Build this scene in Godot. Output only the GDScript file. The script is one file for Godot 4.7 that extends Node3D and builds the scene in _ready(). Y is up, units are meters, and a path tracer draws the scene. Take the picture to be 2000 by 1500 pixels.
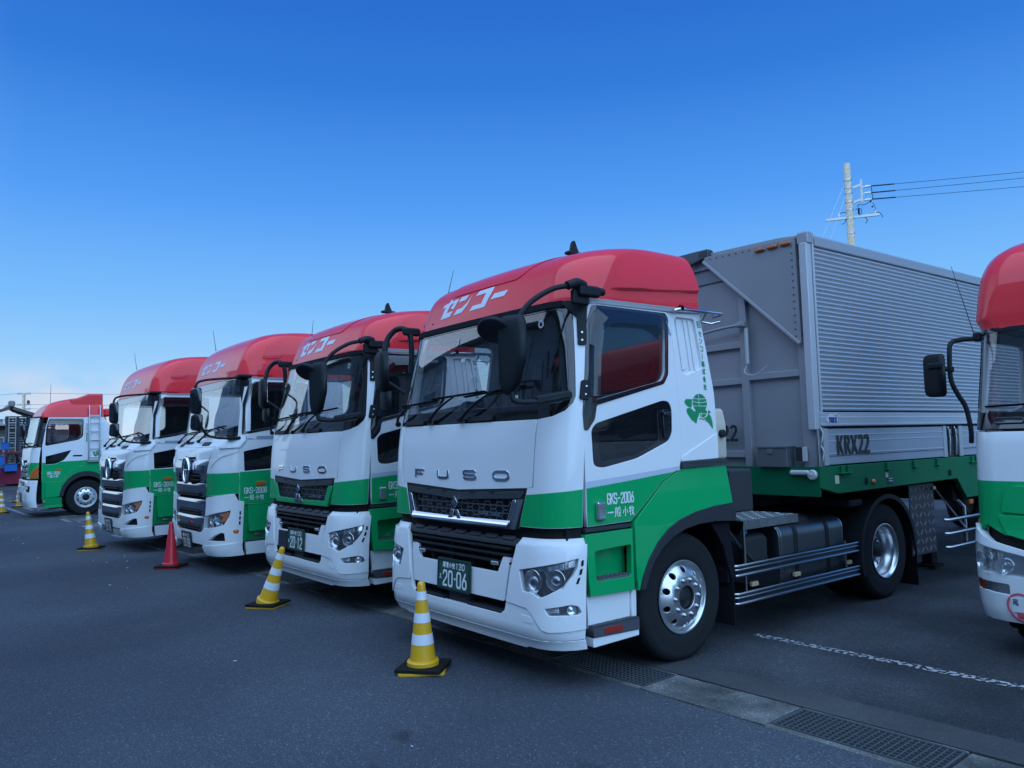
extends Node3D
# A lorry yard in open shade: a row of tractor units behind traffic cones. Metres, y up.
# The row runs along x; the lorries face +z. A point "d deep" lies at z = -d.

# ---------------------------------------------------------------- mesh builder
class MB:
	var v := PackedVector3Array()
	var n := PackedVector3Array()
	var c := PackedColorArray()
	var col := Color(1, 1, 1)
	var xf := Transform3D()

	func tri(a: Vector3, b: Vector3, d: Vector3, na: Vector3, nb: Vector3, nd: Vector3) -> void:
		a = xf * a
		b = xf * b
		d = xf * d
		na = (xf.basis * na).normalized()
		nb = (xf.basis * nb).normalized()
		nd = (xf.basis * nd).normalized()
		var g := (b - a).cross(d - a)
		if g.length_squared() < 1e-16:
			return
		if g.dot(na + nb + nd) >= 0.0:
			v.append(a); v.append(d); v.append(b)
			n.append(na); n.append(nd); n.append(nb)
		else:
			v.append(a); v.append(b); v.append(d)
			n.append(na); n.append(nb); n.append(nd)
		c.append(col); c.append(col); c.append(col)

	func quad(a: Vector3, b: Vector3, d: Vector3, e: Vector3, na: Vector3, nb: Vector3, nd: Vector3, ne: Vector3) -> void:
		tri(a, b, d, na, nb, nd)
		tri(a, d, e, na, nd, ne)

	func flat(a: Vector3, b: Vector3, d: Vector3, e: Vector3, out: Vector3) -> void:
		quad(a, b, d, e, out, out, out, out)

	# a box with chamfered, softly shaded edges
	func box(at: Vector3, size: Vector3, bev := 0.0) -> void:
		var h := size / 2.0
		var b := minf(bev, minf(h.x, minf(h.y, h.z)) * 0.9)
		var ax := [Vector3(1, 0, 0), Vector3(0, 1, 0), Vector3(0, 0, 1)]
		var pt := func(k: int, s: Vector3) -> Vector3:
			var p := Vector3(h.x * s.x, h.y * s.y, h.z * s.z)
			for m in 3:
				if m != k:
					p[m] -= b * s[m]
			return at + p
		for k in 3:
			var i := (k + 1) % 3
			var j := (k + 2) % 3
			for sk: float in [-1.0, 1.0]:
				var nn: Vector3 = ax[k] * sk
				var q := []
				for ij: Array in [[-1, -1], [1, -1], [1, 1], [-1, 1]]:
					var s := Vector3.ZERO
					s[k] = sk
					s[i] = ij[0]
					s[j] = ij[1]
					q.append(pt.call(k, s))
				flat(q[0], q[1], q[2], q[3], nn)
			if b <= 0.0:
				continue
			# edges along axis k, between faces i and j
			for si: float in [-1.0, 1.0]:
				for sj: float in [-1.0, 1.0]:
					var s0 := Vector3.ZERO
					s0[i] = si
					s0[j] = sj
					s0[k] = -1
					var s1 := s0
					s1[k] = 1
					var ni: Vector3 = ax[i] * si
					var nj: Vector3 = ax[j] * sj
					quad(pt.call(i, s0), pt.call(i, s1), pt.call(j, s1), pt.call(j, s0), ni, ni, nj, nj)
		if b > 0.0:
			for sx: float in [-1.0, 1.0]:
				for sy: float in [-1.0, 1.0]:
					for sz: float in [-1.0, 1.0]:
						var s := Vector3(sx, sy, sz)
						tri(pt.call(0, s), pt.call(1, s), pt.call(2, s), Vector3(sx, 0, 0), Vector3(0, sy, 0), Vector3(0, 0, sz))

	# a bar of rectangular section from a to b
	func bar(a: Vector3, b: Vector3, w: float, h: float, bev := 0.0, up := Vector3.UP) -> void:
		var keep := xf
		var f := (b - a).normalized()
		var side := up.cross(f)
		if side.length() < 1e-3:
			side = Vector3.RIGHT.cross(f)
		side = side.normalized()
		xf = xf * Transform3D(Basis(side, f.cross(side), f), (a + b) / 2.0)
		box(Vector3.ZERO, Vector3(w, h, a.distance_to(b)), bev)
		xf = keep

	# a round tube along points; radii may vary
	func tube(pts: Array, r: float, seg := 8, radii := [], flat_y := 1.0) -> void:
		var rings := []
		var norms := []
		var t0: Vector3 = (pts[1] - pts[0]).normalized()
		var u := t0.cross(Vector3.UP)
		if u.length() < 0.05:
			u = t0.cross(Vector3.RIGHT)
		u = u.normalized()
		for i in pts.size():
			var t: Vector3
			if i == 0:
				t = t0
			elif i == pts.size() - 1:
				t = (pts[i] - pts[i - 1]).normalized()
			else:
				t = ((pts[i] - pts[i - 1]).normalized() + (pts[i + 1] - pts[i]).normalized()).normalized()
			u = (u - t * u.dot(t)).normalized()
			var w := t.cross(u)
			var rr: float = radii[i] if radii.size() > i else r
			var ring := []
			var nr := []
			for k in seg:
				var a := TAU * k / seg
				var d := u * cos(a) + w * sin(a) * flat_y
				ring.append(pts[i] + d * rr)
				nr.append((u * cos(a) * flat_y + w * sin(a)).normalized())
			rings.append(ring)
			norms.append(nr)
		for i in pts.size() - 1:
			for k in seg:
				var m := (k + 1) % seg
				quad(rings[i][k], rings[i][m], rings[i + 1][m], rings[i + 1][k], norms[i][k], norms[i][m], norms[i + 1][m], norms[i + 1][k])
		for e in 2:
			var i2: int = 0 if e == 0 else pts.size() - 1
			var nn: Vector3 = -t0 if e == 0 else (pts[i2] - pts[i2 - 1]).normalized()
			for k in seg:
				tri(pts[i2], rings[i2][k], rings[i2][(k + 1) % seg], nn, nn, nn)

	# profile of (radius, height) turned about the y axis of xf
	func lathe(prof: Array, seg := 24, a0 := 0.0, a1 := TAU, sharp := 0.7) -> void:
		var fn := []
		for i in prof.size() - 1:
			var d: Vector2 = prof[i + 1] - prof[i]
			fn.append(Vector2(d.y, -d.x).normalized())
		for i in prof.size() - 1:
			var p: Vector2 = prof[i]
			var q: Vector2 = prof[i + 1]
			var n0: Vector2 = fn[i]
			var n1: Vector2 = fn[i]
			if i > 0 and fn[i - 1].dot(fn[i]) > sharp:
				n0 = (fn[i - 1] + fn[i]).normalized()
			if i < fn.size() - 1 and fn[i + 1].dot(fn[i]) > sharp:
				n1 = (fn[i + 1] + fn[i]).normalized()
			for k in seg:
				var a := a0 + (a1 - a0) * k / seg
				var b := a0 + (a1 - a0) * (k + 1) / seg
				var ca := Vector3(cos(a), 0, sin(a))
				var cb := Vector3(cos(b), 0, sin(b))
				quad(ca * p.x + Vector3(0, p.y, 0), cb * p.x + Vector3(0, p.y, 0), cb * q.x + Vector3(0, q.y, 0), ca * q.x + Vector3(0, q.y, 0),
					ca * n0.x + Vector3(0, n0.y, 0), cb * n0.x + Vector3(0, n0.y, 0), cb * n1.x + Vector3(0, n1.y, 0), ca * n1.x + Vector3(0, n1.y, 0))

	# a flat outline in the xy plane of xf, pushed out from z0 to z1 (the z1 face is chamfered by bev)
	func prism(poly: PackedVector2Array, z0: float, z1: float, bev := 0.0) -> void:
		var p := poly.duplicate()
		if Geometry2D.is_polygon_clockwise(p):
			p.reverse()
		var cnt := p.size()
		var inn := PackedVector2Array()
		var on := PackedVector2Array()
		for i in cnt:
			var e0 := (p[i] - p[(i + cnt - 1) % cnt]).normalized()
			var e1 := (p[(i + 1) % cnt] - p[i]).normalized()
			var n0 := Vector2(e0.y, -e0.x)
			var n1 := Vector2(e1.y, -e1.x)
			var m := (n0 + n1).normalized()
			on.append(m)
			inn.append(p[i] - m * bev / maxf(0.4, m.dot(n0)))
		var tri_i := Geometry2D.triangulate_polygon(inn)
		var zz := signf(z1 - z0)
		var up := Vector3(0, 0, zz)
		for k in range(0, tri_i.size(), 3):
			var a := inn[tri_i[k]]
			var b := inn[tri_i[k + 1]]
			var d := inn[tri_i[k + 2]]
			tri(Vector3(a.x, a.y, z1), Vector3(b.x, b.y, z1), Vector3(d.x, d.y, z1), up, up, up)
		tri_i = Geometry2D.triangulate_polygon(p)
		for k in range(0, tri_i.size(), 3):
			var a := p[tri_i[k]]
			var b := p[tri_i[k + 1]]
			var d := p[tri_i[k + 2]]
			tri(Vector3(a.x, a.y, z0), Vector3(b.x, b.y, z0), Vector3(d.x, d.y, z0), -up, -up, -up)
		var zs := z1 - zz * bev
		for i in cnt:
			var j := (i + 1) % cnt
			var e := (p[j] - p[i]).normalized()
			var nn := Vector2(e.y, -e.x)
			var na := Vector3(nn.x, nn.y, 0)
			var nb := na
			if nn.dot(on[i]) > 0.9:
				na = Vector3(on[i].x, on[i].y, 0)
			if nn.dot(on[j]) > 0.9:
				nb = Vector3(on[j].x, on[j].y, 0)
			quad(Vector3(p[i].x, p[i].y, z0), Vector3(p[j].x, p[j].y, z0), Vector3(p[j].x, p[j].y, zs), Vector3(p[i].x, p[i].y, zs), na, nb, nb, na)
			if bev > 0.0:
				quad(Vector3(p[i].x, p[i].y, zs), Vector3(p[j].x, p[j].y, zs), Vector3(inn[j].x, inn[j].y, z1), Vector3(inn[i].x, inn[i].y, z1), na, nb, up, up)

	# ---- sheets laid on a surface surf(s, y) -> Vector3
	func at(surf: Callable, p: Vector2, off: float, want_n := true) -> Array:
		var o: Vector3 = surf.call(p.x, p.y)
		if not want_n:
			return [o, Vector3.ZERO]
		var e := 0.012
		var ts: Vector3 = surf.call(p.x + e, p.y) - surf.call(p.x - e, p.y)
		var ty: Vector3 = surf.call(p.x, p.y + e) - surf.call(p.x, p.y - e)
		var nn := ts.cross(ty).normalized()
		return [o + nn * off, nn]

	# regs: [[outline, colour], ...]; holes: outlines; rim: outlines that get a rounded edge and a skirt (default: the regions)
	func panel(surf: Callable, regs: Array, holes := [], off := 0.0, thick := 0.02, cell := 0.14, rim: Variant = null) -> void:
		var hb := []
		for h: PackedVector2Array in holes:
			hb.append(bounds(h))
		for reg: Array in regs:
			var poly: PackedVector2Array = reg[0]
			col = reg[1]
			var bb := bounds(poly)
			var nx := maxi(1, ceili(bb.size.x / cell))
			var ny := maxi(1, ceili(bb.size.y / cell))
			var cs := Vector2(bb.size.x / nx, bb.size.y / ny)
			for i in nx:
				for j in ny:
					var r := Rect2(bb.position + Vector2(i * cs.x, j * cs.y), cs)
					var rp := PackedVector2Array([r.position, r.position + Vector2(cs.x, 0), r.end, r.position + Vector2(0, cs.y)])
					var pieces: Array = Geometry2D.intersect_polygons(poly, rp)
					for h in holes.size():
						if not hb[h].grow(0.001).intersects(r):
							continue
						var nxt := []
						for pc: PackedVector2Array in pieces:
							var cut := Geometry2D.clip_polygons(pc, holes[h])
							var inner := false
							for q: PackedVector2Array in cut:
								if Geometry2D.is_polygon_clockwise(q):
									inner = true
							if inner:   # the hole lies inside this cell: halve the cell through it
								var mid: Vector2 = hb[h].get_center()
								for half in 2:
									var hr := Rect2(r.position, Vector2(mid.x - r.position.x, r.size.y)) if half == 0 else Rect2(Vector2(mid.x, r.position.y), Vector2(r.end.x - mid.x, r.size.y))
									var hp := PackedVector2Array([hr.position, hr.position + Vector2(hr.size.x, 0), hr.end, hr.position + Vector2(0, hr.size.y)])
									for w: PackedVector2Array in Geometry2D.intersect_polygons(pc, hp):
										nxt.append_array(Geometry2D.clip_polygons(w, holes[h]))
							else:
								nxt.append_array(cut)
						pieces = nxt
					for pc: PackedVector2Array in pieces:
						if pc.size() < 3 or Geometry2D.is_polygon_clockwise(pc):
							continue
						var ti := Geometry2D.triangulate_polygon(pc)
						if ti.is_empty():
							continue
						var pv := []
						for q in pc:
							pv.append(at(surf, q, off))
						for k in range(0, ti.size(), 3):
							var a: Array = pv[ti[k]]
							var b: Array = pv[ti[k + 1]]
							var d: Array = pv[ti[k + 2]]
							tri(a[0], b[0], d[0], a[1], b[1], d[1])
		if thick <= 0.0:
			return
		var rims: Array = []
		if rim == null:
			for reg: Array in regs:
				rims.append([reg[0], reg[1], false])
		else:
			for q: Array in rim:
				rims.append([q[0], q[1], false])
		for h: PackedVector2Array in holes:
			rims.append([h, rims[0][1] if rim != null else regs[0][1], true])
		for q: Array in rims:
			col = q[1]
			edge(surf, q[0], off, thick, cell, q[2])

	func edge(surf: Callable, poly0: PackedVector2Array, off: float, thick: float, cell: float, is_hole: bool) -> void:
		var p := PackedVector2Array()
		var src := poly0.duplicate()
		if Geometry2D.is_polygon_clockwise(src) != is_hole:
			src.reverse()
		for i in src.size():
			var a := src[i]
			var b := src[(i + 1) % src.size()]
			var k := maxi(1, ceili(a.distance_to(b) / cell))
			for m in k:
				p.append(a.lerp(b, float(m) / k))
		var cnt := p.size()
		var ring := []
		var rd := minf(0.004, thick * 0.4)
		for i in cnt:
			var e0 := (p[i] - p[(i + cnt - 1) % cnt]).normalized()
			var e1 := (p[(i + 1) % cnt] - p[i]).normalized()
			var m := (Vector2(e0.y, -e0.x) + Vector2(e1.y, -e1.x)).normalized()
			var o := at(surf, p[i], off)
			var q := at(surf, p[i] + m * 0.01, off)
			var out3: Vector3 = (q[0] - o[0])
			out3 = (out3 - o[1] * out3.dot(o[1])).normalized()
			ring.append([o[0], o[0] + out3 * rd * 0.7 - o[1] * rd * 0.3, o[0] + out3 * rd - o[1] * rd, o[0] + out3 * rd - o[1] * thick, o[1], out3])
		for i in cnt:
			var a: Array = ring[i]
			var b: Array = ring[(i + 1) % cnt]
			var ma: Vector3 = (a[4] + a[5]).normalized()
			var mb: Vector3 = (b[4] + b[5]).normalized()
			quad(a[0], b[0], b[1], a[1], a[4], b[4], mb, ma)
			quad(a[1], b[1], b[2], a[2], ma, mb, b[5], a[5])
			quad(a[2], b[2], b[3], a[3], a[5], b[5], b[5], a[5])

	func bounds(p: PackedVector2Array) -> Rect2:
		var r := Rect2(p[0], Vector2.ZERO)
		for q in p:
			r = r.expand(q)
		return r

	# a smooth patch of surf over u and w
	func patch(surf: Callable, u0: float, u1: float, nu: int, w0: float, w1: float, nw: int) -> void:
		var g := []
		for i in nu + 1:
			var row := []
			for j in nw + 1:
				row.append(at(surf, Vector2(lerpf(u0, u1, float(i) / nu), lerpf(w0, w1, float(j) / nw)), 0.0))
			g.append(row)
		for i in nu:
			for j in nw:
				var a: Array = g[i][j]
				var b: Array = g[i + 1][j]
				var d: Array = g[i + 1][j + 1]
				var e: Array = g[i][j + 1]
				quad(a[0], b[0], d[0], e[0], a[1], b[1], d[1], e[1])

	# pen strokes (arrays of x, y pairs in a unit box) as flat ribbons lying on surf
	func pen(surf: Callable, strokes: Array, org: Vector2, size: Vector2, w: float, off := 0.002, round := true, step := 0.06) -> void:
		var k := 0
		for s: Array in strokes:
			var line := PackedVector2Array()
			for i in range(0, s.size(), 2):
				line.append(org + Vector2(s[i] * size.x, s[i + 1] * size.y))
			var ends := Geometry2D.END_ROUND if round else Geometry2D.END_BUTT
			var join := Geometry2D.JOIN_ROUND if round else Geometry2D.JOIN_MITER
			if line[0].is_equal_approx(line[line.size() - 1]) and line.size() > 2:
				ends = Geometry2D.END_JOINED
				line.remove_at(line.size() - 1)
			var out := Geometry2D.offset_polyline(scaled(line, 1000.0), w * 500.0, join, ends)
			var outer := []
			var holes := []
			for q: PackedVector2Array in out:
				if Geometry2D.is_polygon_clockwise(q):
					holes.append(scaled(q, 0.001))
				else:
					outer.append([scaled(q, 0.001), col])
			if outer.size():
				panel(surf, outer, holes, off + 0.0002 * k, 0.0, step)
			k += 1

	func scaled(p: PackedVector2Array, f: float) -> PackedVector2Array:
		var q := PackedVector2Array()
		for a in p:
			q.append(a * f)
		return q

	func mesh() -> ArrayMesh:
		var m := ArrayMesh.new()
		if v.is_empty():
			return m
		var a := []
		a.resize(Mesh.ARRAY_MAX)
		a[Mesh.ARRAY_VERTEX] = v
		a[Mesh.ARRAY_NORMAL] = n
		a[Mesh.ARRAY_COLOR] = c
		m.add_surface_from_arrays(Mesh.PRIMITIVE_TRIANGLES, a)
		return m


var M := {}          # materials
var taken := {}      # names in use at top level

# ---------------------------------------------------------------- naming
func numbered(called: String) -> String:
	var k: int = taken.get(called, 0)
	taken[called] = k + 1
	return called if k == 0 else "%s_%03d" % [called, k]

func thing(called: String, label: String, category: String, where := Vector3.ZERO, turn := 0.0, group := "") -> Node3D:
	var o := Node3D.new()
	o.name = numbered(called)
	add_child(o)
	o.position = where
	o.rotation.y = turn
	tag(o, label, category, group)
	return o

func tag(o: Node, label: String, category := "", group := "") -> void:
	o.set_meta("label", label)
	if category:
		o.set_meta("category", category)
	if group:
		o.set_meta("group", group)

var part_names := {}
func part(called: String, b: MB, mat: Material, parent: Node) -> MeshInstance3D:
	var o := MeshInstance3D.new()
	var key := str(parent.get_instance_id()) + called
	var k: int = part_names.get(key, 0)
	part_names[key] = k + 1
	o.name = called if k == 0 else "%s_%03d" % [called, k]
	o.mesh = b.mesh()
	o.material_override = mat
	parent.add_child(o, true)
	return o

func again(src: MeshInstance3D, called: String, parent: Node, xf: Transform3D) -> MeshInstance3D:
	var o := MeshInstance3D.new()
	var key := str(parent.get_instance_id()) + called
	var k: int = part_names.get(key, 0)
	part_names[key] = k + 1
	o.name = called if k == 0 else "%s_%03d" % [called, k]
	o.mesh = src.mesh
	o.material_override = src.material_override
	o.transform = xf
	parent.add_child(o, true)
	return o

func struct(called: String, b: MB, mat: Material, parent: Node = null) -> MeshInstance3D:
	var o := part(called, b, mat, parent if parent else self)
	o.set_meta("kind", "structure")
	return o

func copy_of(o: Node3D, called: String, label: String, where: Vector3, turn: float) -> Node3D:
	var r: Node3D = o.duplicate()
	r.name = numbered(called)
	add_child(r)
	r.position = where
	r.rotation = Vector3(0, turn, 0)
	r.set_meta("label", label)
	return r

# ---------------------------------------------------------------- small shapes
func P(a: Array) -> PackedVector2Array:
	var p := PackedVector2Array()
	for i in range(0, a.size(), 2):
		p.append(Vector2(a[i], a[i + 1]))
	return p

func mir(p: PackedVector2Array) -> PackedVector2Array:
	var q := PackedVector2Array()
	for a in p:
		q.append(Vector2(-a.x, a.y))
	q.reverse()
	return q

# corners of p rounded with radius r
func rnd(p: PackedVector2Array, r: float, seg := 4) -> PackedVector2Array:
	var q := PackedVector2Array()
	var cnt := p.size()
	for i in cnt:
		var a := p[(i + cnt - 1) % cnt]
		var b := p[i]
		var c := p[(i + 1) % cnt]
		var k := minf(r, minf(a.distance_to(b), b.distance_to(c)) * 0.45)
		var s := b + (a - b).normalized() * k
		var e := b + (c - b).normalized() * k
		for m in seg + 1:
			var t := float(m) / seg
			q.append(s.lerp(b, t).lerp(b.lerp(e, t), t))
	return q

func rect(x0: float, y0: float, x1: float, y1: float) -> PackedVector2Array:
	return P([x0, y0, x1, y0, x1, y1, x0, y1])

func ring2(cx: float, cy: float, r: float, seg := 20, ry := -1.0) -> PackedVector2Array:
	var p := PackedVector2Array()
	for k in seg:
		p.append(Vector2(cx + r * cos(TAU * k / seg), cy + (r if ry < 0 else ry) * sin(TAU * k / seg)))
	return p

# value at x in a table [x0, v0, x1, v1, ...], smooth between the knots
func tab(t: Array, x: float) -> float:
	var cnt := t.size() / 2
	if x <= t[0]:
		return t[1]
	for i in cnt - 1:
		if x <= t[2 * i + 2]:
			var x0: float = t[2 * i]
			var x1: float = t[2 * i + 2]
			var y0: float = t[2 * i + 1]
			var y1: float = t[2 * i + 3]
			var m0 := (y1 - y0) / (x1 - x0)
			var m1 := m0
			if i > 0:
				m0 = (y1 - float(t[2 * i - 1])) / (x1 - float(t[2 * i - 2]))
			if i < cnt - 2:
				m1 = (float(t[2 * i + 5]) - y0) / (float(t[2 * i + 4]) - x0)
			var u := (x - x0) / (x1 - x0)
			var h := x1 - x0
			return (2 * u * u * u - 3 * u * u + 1) * y0 + (u * u * u - 2 * u * u + u) * h * m0 + (-2 * u * u * u + 3 * u * u) * y1 + (u * u * u - u * u) * h * m1
	return t[t.size() - 1]

# smooth curve through points
func curve(pts: Array, per := 6) -> Array:
	var out := []
	var c := pts.size()
	for i in c - 1:
		var p0: Vector3 = pts[maxi(0, i - 1)]
		var p1: Vector3 = pts[i]
		var p2: Vector3 = pts[i + 1]
		var p3: Vector3 = pts[mini(c - 1, i + 2)]
		for k in per:
			out.append(p1.cubic_interpolate(p2, p0, p3, float(k) / per))
	out.append(pts[c - 1])
	return out

# ---------------------------------------------------------------- colours (linear, real-world)
const WHITE := Color(0.77, 0.79, 0.81)
const GREEN := Color(0.004, 0.36, 0.115)
const RED := Color(0.80, 0.046, 0.055)
const BLACK := Color(0.022, 0.025, 0.030)
const DARK := Color(0.035, 0.040, 0.048)
const GREY := Color(0.16, 0.17, 0.19)

func mat(called: String, rough: float, metal := 0.0, coat := 0.0, base: Variant = null) -> StandardMaterial3D:
	var m := StandardMaterial3D.new()
	m.resource_name = called
	m.roughness = rough
	m.metallic = metal
	if coat > 0.0:
		m.clearcoat_enabled = true
		m.clearcoat = coat
		m.clearcoat_roughness = 0.04
	if base == null:
		m.vertex_color_use_as_albedo = true
	else:
		m.albedo_color = (base as Color).linear_to_srgb()
	M[called] = m
	return m

func noise_tex(freq: float, oct: int, lo: Color, hi: Color, size := 512, kind := FastNoiseLite.TYPE_SIMPLEX_SMOOTH, sd := 1, normal := false, bump := 4.0, mid := -1.0) -> NoiseTexture2D:
	var f := FastNoiseLite.new()
	f.seed = sd
	f.noise_type = kind
	f.frequency = freq
	f.fractal_octaves = oct
	var t := NoiseTexture2D.new()
	t.width = size
	t.height = size
	t.seamless = true
	t.noise = f
	if normal:
		t.as_normal_map = true
		t.bump_strength = bump
	else:
		var g := Gradient.new()
		g.set_color(0, lo)
		g.set_color(1, hi)
		if mid >= 0.0:
			g.set_offset(0, mid)
		t.color_ramp = g
	return t

# stone chips in bitumen: a speckled albedo and its relief
func chips(size: int, dark: Color, light: Color, share: float, sd: int) -> Array:
	var rng := RandomNumberGenerator.new()
	rng.seed = sd
	var h := PackedFloat32Array()
	h.resize(size * size)
	for i in size * size:
		h[i] = rng.randf() * 0.35
	for k in int(size * size * 0.05):
		var x := rng.randi() % size
		var y := rng.randi() % size
		var w := 1 + rng.randi() % 3
		var hh := 1 + rng.randi() % 2
		var val := 0.35 + 0.4 * rng.randf()
		if rng.randf() < share:
			val = 0.8 + 0.5 * rng.randf()
		for dx in w:
			for dy in hh:
				h[((y + dy) % size) * size + (x + dx) % size] = val
	var al := PackedByteArray()
	al.resize(size * size * 3)
	var bm := PackedByteArray()
	bm.resize(size * size)
	for i in size * size:
		var t := h[i]
		var c := dark.lerp(light, clampf(t, 0.0, 1.3)).linear_to_srgb()
		al[i * 3] = clampi(int(c.r * 255), 0, 255)
		al[i * 3 + 1] = clampi(int(c.g * 255), 0, 255)
		al[i * 3 + 2] = clampi(int(c.b * 255), 0, 255)
		bm[i] = clampi(int(t * 190), 0, 255)
	var a := Image.create_from_data(size, size, false, Image.FORMAT_RGB8, al)
	var b := Image.create_from_data(size, size, false, Image.FORMAT_L8, bm)
	b.convert(Image.FORMAT_RGBA8)
	b.bump_map_to_normal_map(5.0)
	return [ImageTexture.create_from_image(a), ImageTexture.create_from_image(b)]

func grounds(called: String, tex: Array, metres: float, blot: Texture2D, blot_m: float, nscale := 0.6) -> void:
	var m := StandardMaterial3D.new()
	m.resource_name = called
	m.albedo_texture = tex[0]
	m.normal_enabled = true
	m.normal_texture = tex[1]
	m.normal_scale = nscale
	m.roughness = 0.88
	m.metallic_specular = 0.35
	m.uv1_triplanar = true
	m.uv1_world_triplanar = true
	m.uv1_scale = Vector3.ONE / metres
	if blot:
		m.detail_enabled = true
		m.detail_albedo = blot
		m.detail_blend_mode = BaseMaterial3D.BLEND_MODE_MUL
		m.detail_uv_layer = BaseMaterial3D.DETAIL_UV_2
		m.uv2_triplanar = true
		m.uv2_world_triplanar = true
		m.uv2_scale = Vector3.ONE / blot_m
	M[called] = m

func make_materials() -> void:
	mat("paint", 0.42, 0.0, 0.6).metallic_specular = 0.2
	mat("plastic", 0.5).metallic_specular = 0.3
	mat("rubber", 0.8).metallic_specular = 0.2
	mat("matt", 0.85)
	mat("print", 0.45)
	mat("chrome", 0.07, 1.0)
	mat("bright_rim", 0.3, 0.95)
	mat("steel", 0.28, 1.0)
	mat("alu", 0.35, 0.85)
	mat("gloss", 0.1, 0.0, 0.6)
	mat("cone", 0.42, 0.0, 0.35)
	mat("reflector", 0.16, 0.9)
	mat("lens_orange", 0.08, 0.0, 0.8, Color(0.55, 0.13, 0.02))
	mat("lens_red", 0.08, 0.0, 0.8, Color(0.30, 0.03, 0.02))
	var g := mat("glass", 0.0, 0.0, 0.0, Color(0.02, 0.03, 0.035))
	g.transparency = BaseMaterial3D.TRANSPARENCY_ALPHA
	g.albedo_color.a = 0.10
	g.metallic_specular = 0.7
	var t := mat("tinted", 0.0, 0.0, 0.0, Color(0.01, 0.013, 0.016))
	t.transparency = BaseMaterial3D.TRANSPARENCY_ALPHA
	t.albedo_color.a = 0.5
	var s := mat("smoke", 0.02, 0.0, 0.0, Color(0.012, 0.018, 0.024))
	s.transparency = BaseMaterial3D.TRANSPARENCY_ALPHA
	s.albedo_color.a = 0.55
	var cl := mat("clear", 0.02, 0.0, 0.0, Color(0.5, 0.55, 0.6))
	cl.transparency = BaseMaterial3D.TRANSPARENCY_ALPHA
	cl.albedo_color.a = 0.08
	mat("tank", 0.45, 0.0, 0.0, Color(0.55, 0.50, 0.42)).backlight_enabled = true
	M.tank.backlight = Color(0.3, 0.25, 0.2)
	for k: String in ["tyre", "dusty"]:
		var r := mat(k, 0.85, 0.0, 0.0, Color(0.016, 0.018, 0.021))
		r.metallic_specular = 0.3
	# tread plate: raised lozenges are geometry; this is only the scuffed metal
	var al := mat("plate", 0.4, 0.8, 0.0, Color(0.42, 0.44, 0.47))
	al.roughness_texture = noise_tex(0.02, 4, Color(0.3, 0.3, 0.3), Color(1, 1, 1), 256, FastNoiseLite.TYPE_SIMPLEX, 5)
	al.uv1_triplanar = true
	# trailer metals
	var tm := mat("trailer_metal", 0.55, 0.25, 0.0)
	tm.roughness_texture = noise_tex(0.01, 5, Color(0.55, 0.55, 0.55), Color(1, 1, 1), 256, FastNoiseLite.TYPE_SIMPLEX, 7)
	tm.uv1_triplanar = true
	tm.uv1_scale = Vector3.ONE * 0.4
	var co := mat("corrugated", 0.34, 0.45, 0.0, Color(0.50, 0.525, 0.56))
	var a1 := chips(1024, Color(0.044, 0.052, 0.068), Color(0.21, 0.235, 0.275), 0.12, 11)
	var a2 := chips(1024, Color(0.042, 0.047, 0.056), Color(0.20, 0.212, 0.235), 0.2, 12)
	var blot := noise_tex(0.006, 5, Color(0.72, 0.72, 0.74), Color(1, 1, 1), 512, FastNoiseLite.TYPE_SIMPLEX_SMOOTH, 3)
	grounds("asphalt", a1, 5.4, blot, 17.0, 1.0)
	grounds("old_asphalt", a2, 4.8, noise_tex(0.008, 5, Color(0.55, 0.55, 0.57), Color(1, 1, 1), 512, FastNoiseLite.TYPE_SIMPLEX_SMOOTH, 4), 9.0, 0.8)
	var a3 := chips(512, Color(0.055, 0.058, 0.062), Color(0.15, 0.155, 0.16), 0.02, 13)
	grounds("mortar", a3, 1.6, blot, 5.0, 0.25)
	var c1 := chips(512, Color(0.13, 0.135, 0.135), Color(0.46, 0.46, 0.44), 0.35, 14)
	grounds("concrete", c1, 1.9, noise_tex(0.012, 5, Color(0.5, 0.5, 0.5), Color(1, 1, 1), 512, FastNoiseLite.TYPE_SIMPLEX_SMOOTH, 6), 3.0, 0.5)
	var st := mat("soft_stain", 0.6)
	st.transparency = BaseMaterial3D.TRANSPARENCY_ALPHA
	var wl := mat("worn_line", 0.8, 0.0, 0.0, Color(0.36, 0.37, 0.38))
	wl.transparency = BaseMaterial3D.TRANSPARENCY_ALPHA_SCISSOR
	wl.alpha_scissor_threshold = 0.53
	wl.albedo_texture = noise_tex(0.03, 6, Color(1, 1, 1, 0), Color(1, 1, 1, 1), 1024, FastNoiseLite.TYPE_SIMPLEX, 9)
	wl.uv1_triplanar = true
	wl.uv1_world_triplanar = true
	wl.uv1_scale = Vector3.ONE / 1.9
	var wall := mat("siding", 0.6, 0.0, 0.0, Color(0.78, 0.79, 0.79))
	wall.albedo_texture = noise_tex(0.01, 4, Color(0.8, 0.8, 0.8), Color(1, 1, 1), 256, FastNoiseLite.TYPE_SIMPLEX, 10)
	wall.uv1_triplanar = true
	wall.uv1_scale = Vector3.ONE * 0.2
	var pole := mat("concrete_pole", 0.8, 0.0, 0.0, Color(0.80, 0.69, 0.52))
	pole.albedo_texture = noise_tex(0.03, 4, Color(0.75, 0.72, 0.7), Color(1, 1, 1), 256, FastNoiseLite.TYPE_SIMPLEX, 15)
	pole.uv1_triplanar = true

# ---------------------------------------------------------------- camera, sky, light
const CAM_H := 1.8
const EXPOSURE := 3.3   # exposed for the shade
var cam_r: Vector3
var cam_u: Vector3
var cam_f: Vector3

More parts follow.
